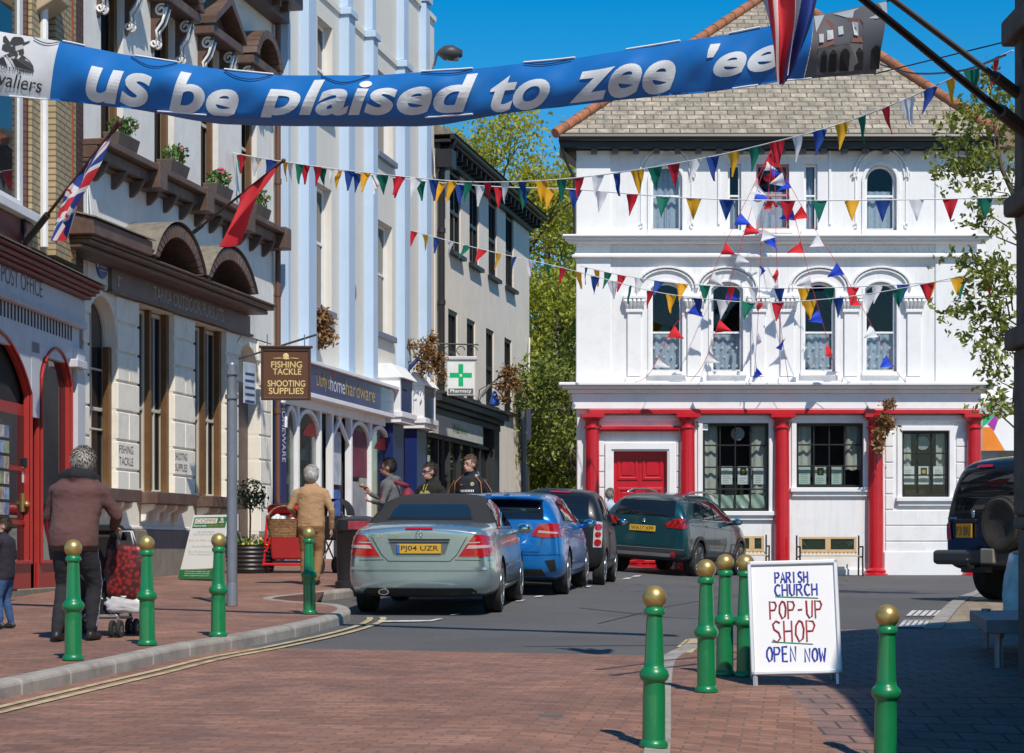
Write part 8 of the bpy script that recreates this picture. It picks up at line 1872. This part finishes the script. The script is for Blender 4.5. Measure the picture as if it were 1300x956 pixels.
def strip(name, x0, x1, m, t0=0, t1=1, off=0, nx=None, nt_=12, par=bn, slant=0):
    nx = nx or max(2, int((x1 - x0) / 6)); q = MB()
    q.add([banner_pt(lerp(x0, x1, i / nx) - slant * (lerp(t0, t1, j / nt_) - .0), lerp(t0, t1, j / nt_), off) for j in range(nt_ + 1) for i in range(nx + 1)], [(j * (nx + 1) + i, j * (nx + 1) + i + 1, (j + 1) * (nx + 1) + i + 1, (j + 1) * (nx + 1) + i) for j in range(nt_) for i in range(nx)])
    return q.build(name, m, par, smooth=True, recalc=False)
cl = strip('cloth', 76, 1033, M_bblue2, 0, 1.32, 0, None, 22, slant=13)
wp = strip('white_panel', -60, 76, M_bwhite, 0, 1, 0, None, 12, slant=13); 
pp = strip('photo_panel', 1033.5, 1125, M_bgrey, 0, 1, 0, None, 12, slant=13)
# white words
q = MB()
for s_, x0, x1, t0, t1 in (('us', 111, 196, .97, .35), ('be', 215, 304, 1.02, .20), ('plaised', 326, 607, 1.20, .13), ('to', 622, 698, 1.0, .27), ('zee', 723, 857, .97, .36), ("'ee", 896, 990, .80, .17)):
    def f_(u, v, x0=x0, x1=x1, t0=t0, t1=t1): t = lerp(t0, t1, v); return banner_pt(lerp(x0, x1, u), t, .012)
    vs, fs, _ = text_geo(s_, shear=.28, off=.028, sp=1.02); bmm = bmesh.new(); vv = [bmm.verts.new((u, v, 0)) for u, v in vs]
    for f in fs:
        try: bmm.faces.new([vv[i] for i in f])
        except ValueError: pass
    for k in range(1, 28): bmesh.ops.bisect_plane(bmm, geom=bmm.verts[:] + bmm.edges[:] + bmm.faces[:], plane_co=(k / 28, 0, 0), plane_no=(1, 0, 0))
    for k in range(1, 10): bmesh.ops.bisect_plane(bmm, geom=bmm.verts[:] + bmm.edges[:] + bmm.faces[:], plane_co=(0, k / 10, 0), plane_no=(0, 1, 0))
    vc = (1.0 - t0) / (t1 - t0)
    if vc > 0: bmesh.ops.bisect_plane(bmm, geom=bmm.verts[:] + bmm.edges[:] + bmm.faces[:], plane_co=(0, vc, 0), plane_no=(0, 1, 0), clear_inner=True)
    bmm.verts.index_update(); q.add([f_(v.co.x, v.co.y) for v in bmm.verts], [tuple(v.index for v in f.verts) for f in bmm.faces]); bmm.free()
q.build('lettering', clothmat('banner_lettering_white', (.80, .80, .80), .1), cl, recalc=False)
# printed head with hat and script on the white panel: (px, py) outlines of the print
def pr_poly(q, pts, off=.010):
    out = []
    for x, y in pts:
        T0, B0 = sm_interp(XS, TOP, x), sm_interp(XB, BOT, x); out.append(banner_pt(x, (y - T0) / (B0 - T0), off))
    q.add(out, [tuple(range(len(out)))])
zx = lambda a: a * 110 / 657; Z = lambda pts: [(zx(a), zx(b)) for a, b in pts]
q = MB()
for pl in ([(0, 470), (40, 440), (90, 430), (130, 520), (270, 555), (262, 510), (235, 470), (200, 440), (180, 425), (150, 460), (110, 450), (80, 420), (60, 430), (30, 445)], [(75, 340), (130, 355), (188, 345), (232, 318), (228, 312), (190, 325), (178, 295), (160, 282), (110, 280), (95, 290), (85, 318)], [(85, 330), (45, 272), (28, 285), (30, 320), (55, 345)], [(75, 342), (30, 345), (26, 385), (60, 405), (100, 400), (110, 370)], [(110, 350), (80, 400), (85, 440), (140, 450), (150, 420), (130, 400), (125, 360)], [(150, 395), (185, 375), (192, 410), (175, 430), (155, 420)], [(0, 468), (45, 445), (75, 520), (0, 500)]): pr_poly(q, Z(pl))
q.build('printed_portrait', mat('print_black', (.035, .033, .033), .7), wp, recalc=False)
q = MB(); pr_poly(q, Z([(128, 360), (178, 345), (190, 375), (150, 392), (132, 400)]), .014); pr_poly(q, Z([(140, 520), (205, 455), (235, 480), (180, 530)]), .014); pr_poly(q, Z([(95, 450), (130, 440), (120, 465)]), .014); pr_poly(q, Z([(60, 435), (70, 435), (130, 518), (115, 512)]), .014); q.build('printed_highlight', mat('print_grey', (.45, .43, .42), .7), wp, recalc=False)
q = MB()
def ptx(s_, x0, y0, x1, y1, h, **k): text_on(q, s_, lambda u, v: (lambda x, y: banner_pt(x, (y - sm_interp(XS, TOP, x)) / (sm_interp(XB, BOT, x) - sm_interp(XS, TOP, x)), .011))(lerp(x0, x1, u), lerp(y0, y1, u) - v * h), **k)
ptx('Great Torrington', -30, 86, 44, 99, 8, shear=.15); ptx('Cavaliers', -24, 105, 55, 120, 18, shear=.35); q.build('printed_script', MATS['print_black'], wp, recalc=False)
# printed view of an arcaded hall at the right-hand end
zp = lambda a, b: (960 + a * 180 / 1300, b * 110 / 794)
def pq_(name, polys, m, off):
    q = MB()
    for pl in polys: pr_poly(q, [zp(a, b) for a, b in pl], off)
    q.build(name, m, pp, recalc=False)
pq_('printed_sky', [[(530, 150), (625, 140), (530, 330)], [(700, 130), (1190, 20), (1180, 170), (1090, 200), (820, 175), (760, 150)]], mat('print_pale', (.40, .42, .44), .7), .008)
pq_('printed_brick', [[(545, 330), (640, 180), (700, 240), (700, 440), (545, 490)], [(830, 190), (930, 195), (960, 240), (960, 415), (850, 420)]], mat('print_brick', (.20, .09, .07), .7), .010)
pq_('printed_window', [[(555, 350), (598, 345), (598, 425), (555, 430)], [(630, 310), (688, 300), (688, 390), (630, 405)], [(735, 270), (780, 262), (780, 345), (735, 355)], [(862, 225), (915, 235), (915, 360), (875, 355)]], mat('print_light', (.5, .51, .52), .7), .013)
pq_('printed_arcade', [[(545, 480), (830, 430), (960, 430), (960, 650), (545, 700)]], mat('print_stone', (.27, .25, .23), .7), .011)
pq_('printed_arch', [[(575 + k, 680 - k * .08)] + [(575 + k + w * i / 6, 540 - k * .12 - 40 * math.sin(PI * i / 6)) for i in range(7)] + [(575 + k + w, 675 - k * .08)] for k, w in ((0, 50), (75, 65), (175, 90), (315, 75), (460, 90))], mat('print_dark', (.03, .03, .03), .7), .014)
# hems, battens and slack cords
q = MB()
for x0, x1 in ((80, 108), (172, 226), (285, 347), (460, 470), (535, 600), (665, 730), (795, 863), (926, 965)): q.brk(); q.tube([banner_pt(lerp(x0, x1, i / 4), -.015, .01) for i in range(5)], .009, 6)
for x0, x1 in ((12, 60), (200, 262), (540, 600), (930, 962), (990, 1030)): q.brk(); q.tube([banner_pt(lerp(x0, x1, i / 4), 1.0, .012) for i in range(5)], .008, 6)
q.each('batten', M_trimw, bn)
q = MB()
for x0, x1, dd in ((43, 76, .06), (167, 226, .16), (285, 345, .17), (408, 470, .2), (535, 600, .08), (665, 726, .06)): q.brk(); q.tube([banner_pt(lerp(x0, x1, i / 10), dd * math.sin(PI * i / 10) + .02, .02) for i in range(11)], .005, 5)
q.each('slack_cord', mat('navy_cord', (.01, .015, .05), .8), bn)
q = MB(); e0, e1 = banner_pt(1125, 0), banner_pt(1110, 1.0); q.tube([e0, at(1330, -62, 17.3)], .01, 5); q.brk(); q.tube([e1, at(1330, 40, 17.0)], .006, 5); q.brk()
s0_, s1_ = banner_pt(-60, 0), banner_pt(-60, 1); q.tube([s0_, at(-260, 0, 24)], .01, 5); q.brk(); q.tube([s1_, at(-260, 100, 24)], .01, 5); q.each('rope', M_iron, bn)
# thin cables over the street at the right
q = MB(); q.tube(smooth_line([tuple(at(x, y, Y)) for x, y, Y in ((1118, 82, 30), (1160, 93, 27), (1220, 90, 23), (1276, 70, 18))], 8), .012, 5); o = q.build('overhead_cable', M_iron, None); tag(o, 'thin dark cable curving across the sky to the hall corner', 'cable')

# ------------------------------------------------------------------ flags
M_fred = clothmat('flag_red', (.72, .035, .05), .35); M_fwhite = clothmat('flag_white', (.74, .74, .76), .25); M_fblue = clothmat('flag_blue', (.03, .06, .30), .3); M_fgreen = clothmat('flag_green', (.0, .22, .08), .2)
def jack(u, v):
    """union flag on u 0..2, v 0..1 -> 0 red 1 white 2 blue"""
    x, y = u - 1, v - .5; ax, ay = abs(x), abs(y)
    if ax < .1 or ay < .1: return 0
    if ax < .167 or ay < .167: return 1
    d = (ay - ax * .5) / 1.118
    s = 1 if (x > 0) == (y > 0) else -1
    dd = d * (1 if True else -1)
    if abs(d) < .033 + 0 and (d * s * (1 if x > 0 else -1)) > -.034: 
        if (d > 0) == (s > 0) or abs(d) < .005: return 0
    return 1 if abs(d) < .1 else 2
def cloth_flag(name, label, fn, patt, mats, nu=150, nv=90, group=None, pole=None, base=None):
    t = thing(name, label, 'flag', base, group=group); q = MB(); vs = [fn(i / nu, j / nv) for j in range(nv + 1) for i in range(nu + 1)]
    q.v = vs; 
    for j in range(nv):
        for i in range(nu): q.f.append((j * (nu + 1) + i, j * (nu + 1) + i + 1, (j + 1) * (nu + 1) + i + 1, (j + 1) * (nu + 1) + i)); q.m.append(patt((i + .5) / nu, (j + .5) / nv))
    q.build('cloth', mats, t, smooth=True, recalc=False)
    return t
# union flag drooping from its pole on the post office
pa, pb = at(42, 296, 27.6), at(152, 155, 26.2)
def drape(pa, pb, L0, L1, drop, fold, amp, seed, lean=(0, 0, 0)):
    r_ = random.Random(seed); ph = [r_.uniform(0, 6) for _ in range(5)]; lean = Vector(lean)
    def f(u, v):
        top = pb.lerp(pa, L0 + (L1 - L0) * u); d = (pa - pb).normalized(); hd = Vector((d.y, -d.x, 0)); hd = hd.normalized() if hd.length > .01 else Vector((1, 0, 0))
        p = top + Vector((0, 0, -1)) * (v * drop * (1 - .25 * abs(u - .45))) + lean * v
        g = fold * v; c_ = pb.lerp(pa, L0 + (L1 - L0) * .62); ax = d.copy(); k = (u - .62) * (L1 - L0) * (pa - pb).length
        p -= ax * k * g * .75
        p += hd * amp * v ** .5 * (math.sin(u * 11 + ph[0] + v * 2.0) + .5 * math.sin(u * 23 + ph[1] + v * 3)) + ax * .25 * amp * math.sin(v * 7 + u * 9 + ph[2])
        return p
    return f
f1 = cloth_flag('flag', 'red white and blue flag drooping from a pole on the brick post office', drape(pa, pb, .08, .60, .95, .72, .07, 4, (-.34, 0, 0)), lambda u, v: jack(u * 2, v), [M_fred, M_fwhite, M_fblue], group='flags on angled poles', base=pa)
q = MB(); q.tube([pa, pb], .022, 8); pb2 = pb + (pb - pa).normalized() * .0; q.ball(pb, .045, 10, None, (1, 1, 1.2)); q.tube([pb - (pb - pa).normalized() * .2, pb], [.03, .04], 8); q.build('pole', mat('dark_brown_pole', (.07, .025, .02), .5), f1, smooth=40)
q = MB(); q.tube([pa + Vector((-.12, .1, -.1)), pa, pa + (pb - pa).normalized() * .4], .045, 8); q.tube([pa + Vector((-.15, .12, .25)), pa + Vector((-.12, .1, -.2))], .03, 6); q.tube([pa + Vector((-.12 + .12 * math.cos(a), .1, .05 + .12 * math.sin(a))) for a in [i * .5 for i in range(13)]], .012, 5); q.build('bracket', M_iron, f1, smooth=40)
pa, pb = at(252, 290, 33.9), at(360, 204, 32.0)
f2 = cloth_flag('flag', 'plain red flag hanging from an angled pole above the arched hood', drape(pa, pb, .05, .52, 1.0, .75, .12, 9, (-.40, 0, 0)), lambda u, v: 0, [M_fred], 40, 24, 'flags on angled poles', base=pa)
q = MB(); q.tube([pa, pb], .02, 8); q.ball(pb, .035, 8); q.build('pole', MATS['dark_brown_pole'], f2, smooth=40); q = MB(); q.tube([pa - (pb - pa).normalized() * .15, pa + (pb - pa).normalized() * .12], .035, 8); q.build('bracket', M_iron, f2)
# big flag hanging from the hall's pole over the banner
aP, dP = fl[0]
def f3(u, v):
    c_ = at(998 + 4 * math.sin(v * 3), lerp(-45, 96, v), 15.6); w = (.36 - .26 * v ** 1.5); a = (u - .5)
    return c_ + Vector((a * w * 1.25 + .03 * math.sin(u * 14 + v * 3), .11 * math.sin(u * 19 + v * 2.5) + .03 * math.sin(v * 8), -.05 * math.cos(a * 6 + 1) * v - .05 * math.sin(u * 13) * v))
def p3(u, v):
    s = u + .22 * v
    for k, c in ((.07, 3), (.15, 1 if v < .5 else 2), (.36, 0), (.43, 1), (.60, 0), (.68, 1), (.80, 2), (.86, 1)):
        if s < k: return c
    return 2
    return jack(.02 + u * .95 + .45 * v, min(.99, max(0, .02 + v * .5 + .25 * u)))
f = cloth_flag('flag', 'large red white and blue flag hanging in folds in front of the banner', f3, p3, [M_fred, M_fwhite, M_fblue, M_fgreen], 170, 130, base=at(998, -45, 15.6))
q = MB(); q.tube([at(998, -45, 15.6), at(998, -120, 15.6)], .008, 5); q.tube([at(930, -118, 15.6), at(1300, -122, 15.8)], .03, 8); q.build('pole', M_pole1, f)
# ------------------------------------------------------------------ trees
M_bark = mat('grey_brown_bark', (.11, .085, .06), .9, var=.3, scale=6, bump=.6, bscale=20)
def tree(name, label, base, H, spread, nl, leaf_s, lm, seed, trunk_r=.16, first=.25, up=.35, droop=0, group=None, clump=.35, levels=3, cat='tree', nb=9, per=26, lobes=None):
    r_ = random.Random(seed); t = thing(name, label, cat, base, group=group); tb = MB(); lb = MB(); base = Vector(base); tips = []
    top = base + Vector((r_.uniform(-.3, .3), r_.uniform(-.3, .3), H * .95)); pts = [base.lerp(top, k / 6) + Vector((r_.gauss(0, .08), r_.gauss(0, .08), 0)) * (1 if k else 0) for k in range(7)]
    tb.tube(pts, [trunk_r * (1.25 - .95 * k / 6) for k in range(7)], 9)
    def limb(p, d, L_, r, lev):
        q = [p]; dd = d.copy()
        for k in range(4):
            dd = (dd + Vector((r_.gauss(0, .16), r_.gauss(0, .16), r_.gauss(0, .12) + (.10 * up - droop * .12)))).normalized(); q.append(q[-1] + dd * L_ / 4)
        tb.tube(q, [r, r * .8, r * .6, r * .42, r * .25], 5 if lev > 1 else 6)
        if lev >= levels:
            tips.extend([(q[2], .6), (q[3], .9), (q[4], 1)]); return
        for k in range(3 if lev == 1 else 4):
            f = r_.uniform(.3, 1); i = min(3, int(f * 4)); pp = q[i].lerp(q[i + 1], f * 4 - i); a = Vector((r_.gauss(0, 1), r_.gauss(0, 1), r_.gauss(0, .6))).normalized(); limb(pp, (dd * .8 + a * .75).normalized(), L_ * r_.uniform(.4, .62), r * .45, lev + 1)
        tips.append((q[4], 1))
    for k in range(nb):
        f = lerp(first, .97, (k + r_.random() * .6) / nb); p = base.lerp(top, f); a = k * 2.4 + r_.uniform(-.4, .4); L_ = spread * math.sin(PI * min(1, .18 + (1 - f) * .9)) * r_.uniform(.75, 1.15)
        limb(p, Vector((math.cos(a), math.sin(a), up + .3 * f)).normalized(), L_, trunk_r * .42 * (1.2 - f * .7), 1)
    for p, wgt in tips:
        for _ in range(int(per * wgt)):
            q = p + Vector((r_.gauss(0, clump), r_.gauss(0, clump), r_.gauss(0, clump * .8))); leaf(lb, q, leaf_s * r_.uniform(.6, 1.35), None, r_)
    tb.build('trunk', M_bark, t, smooth=True); lb.build('crown', lm, t, recalc=False); return t
M_larch = leafmat('spring_yellow_leaf', (.30, .32, .03), (.58, .54, .07), .45); M_lime = leafmat('lime_leaf', (.17, .22, .02), (.50, .50, .05), .35); M_deep = leafmat('deep_green_leaf', (.07, .12, .02), (.27, .31, .05), .25); M_right = leafmat('fresh_green_leaf', (.13, .17, .02), (.40, .42, .09), .4)
def tb_(px, Y): X = (px - 650) * Y / FPX; return (X, Y, gz(X, Y))
tree('deciduous_tree', 'tall airy yellow green tree rising behind the roof of the beige building', tb_(628, 84), 14.6, 6.6, 0, .105, M_larch, 3, .3, .35, .25, .2, 'trees beyond the end of the street', .45, nb=18, per=62)
tree('deciduous_tree', 'slender yellow green tree in the gap between the beige and white buildings', tb_(698, 90), 15.5, 4.6, 0, .105, M_larch, 8, .25, .3, .2, .3, 'trees beyond the end of the street', .45, nb=16, per=62)
tree('deciduous_tree', 'dense lime green tree low in the gap beside the white building', tb_(708, 70), 8.2, 3.6, 0, .085, M_lime, 5, .2, .12, .2, .1, 'trees beyond the end of the street', .38, nb=15, per=75)
tree('deciduous_tree', 'dark green tree beside the distant grey pole', tb_(684, 76), 6.5, 3.6, 0, .085, M_deep, 6, .2, .08, .1, .1, 'trees beyond the end of the street', .4, nb=13, per=75)
tree('deciduous_tree', 'shaded green tree close behind the left corner of the white building', tb_(727, 66), 5.5, 3.0, 0, .08, M_deep, 16, .18, .08, .1, .1, 'trees beyond the end of the street', .4, nb=12, per=70)
sheet_h = MB(); r_ = random.Random(5)
q = MB()
for _ in range(5200):
    x = r_.uniform(640, 745); Y = r_.uniform(88, 96); X = (x - 650) * Y / FPX; leaf(q, Vector((X, Y, 2 + r_.random() ** 1.3 * (5.2 + 1.2 * math.sin(x * .09)))), .22 * r_.uniform(.6, 1.3), None, r_)
o = q.build('hedge', M_deep, None, recalc=False); tag(o, 'dark hedge closing the view between the beige and white buildings', 'hedge')
# young street tree at the right, its leafy twigs in front of the white wall
r_ = random.Random(21); bx0 = (1287 - 650) * 33 / FPX
base = Vector((bx0 + .25, 33, gz(bx0, 33))); t = thing('deciduous_tree', 'young tree with sparse fresh leaves spreading in front of the white wall at right', 'tree', base)
tb2 = MB(); lb = MB(); trunk = [base, base + Vector((-.03, 0, 2)), base + Vector((.05, 0, 4)), at(1288, 250, 33), at(1272, 215, 33), at(1262, 160, 33), at(1256, 110, 33)]
tb2.tube(trunk, [.07, .06, .055, .045, .035, .02, .01], 7)
def twig(p, e, n, r0=.014, lv=1.0):
    d = e - p; pts = [p + d * f + Vector((r_.gauss(0, .05), r_.gauss(0, .10), r_.gauss(0, .04) + .12 * math.sin(PI * f))) for f in [k / 5 for k in range(6)]]; tb2.tube(pts, [r0 * (1 - .8 * k / 5) for k in range(6)], 4)
    for _ in range(n):
        f = r_.uniform(.2, 1.05); q = p + d * f + Vector((r_.gauss(0, .11), r_.gauss(0, .2), r_.gauss(0, .10) + .1 * math.sin(PI * f)))
        for _ in range(3): leaf(lb, q + Vector((r_.gauss(0, .035), r_.gauss(0, .035), r_.gauss(0, .03))), .062 * r_.uniform(.6, 1.3), None, r_)
for (xa, ya), (xb, yb), n in (((1262, 160), (1200, 155), 46), ((1262, 170), (1196, 190), 40), ((1268, 210), (1190, 216), 60), ((1268, 205), (1205, 228), 46), ((1272, 215), (1225, 200), 50), ((1258, 120), (1245, 92), 26), ((1262, 150), (1228, 130), 34), ((1262, 150), (1278, 120), 30), ((1285, 255), (1235, 240), 30), ((1288, 300), (1226, 262), 26), ((1288, 320), (1228, 280), 22), ((1288, 370), (1195, 322), 36), ((1288, 360), (1238, 335), 40), ((1288, 400), (1232, 356), 46), ((1288, 395), (1262, 330), 34), ((1288, 420), (1197, 398), 44), ((1288, 410), (1215, 385), 44), ((1288, 440), (1222, 425), 36), ((1288, 470), (1240, 445), 36), ((1288, 455), (1265, 400), 34), ((1288, 510), (1252, 470), 30), ((1288, 520), (1248, 520), 24), ((1288, 545), (1260, 505), 24), ((1285, 250), (1300, 180), 40), ((1280, 230), (1310, 300), 50), ((1285, 400), (1320, 350), 50), ((1262, 180), (1290, 150), 44)):
    k = r_.uniform(-.5, .5); twig(at(xa, ya, 33), at(xb, yb, 33 + k), int(n * 1.25))
tb2.build('trunk', M_bark, t, smooth=True); lb.build('crown', M_right, t, recalc=False)
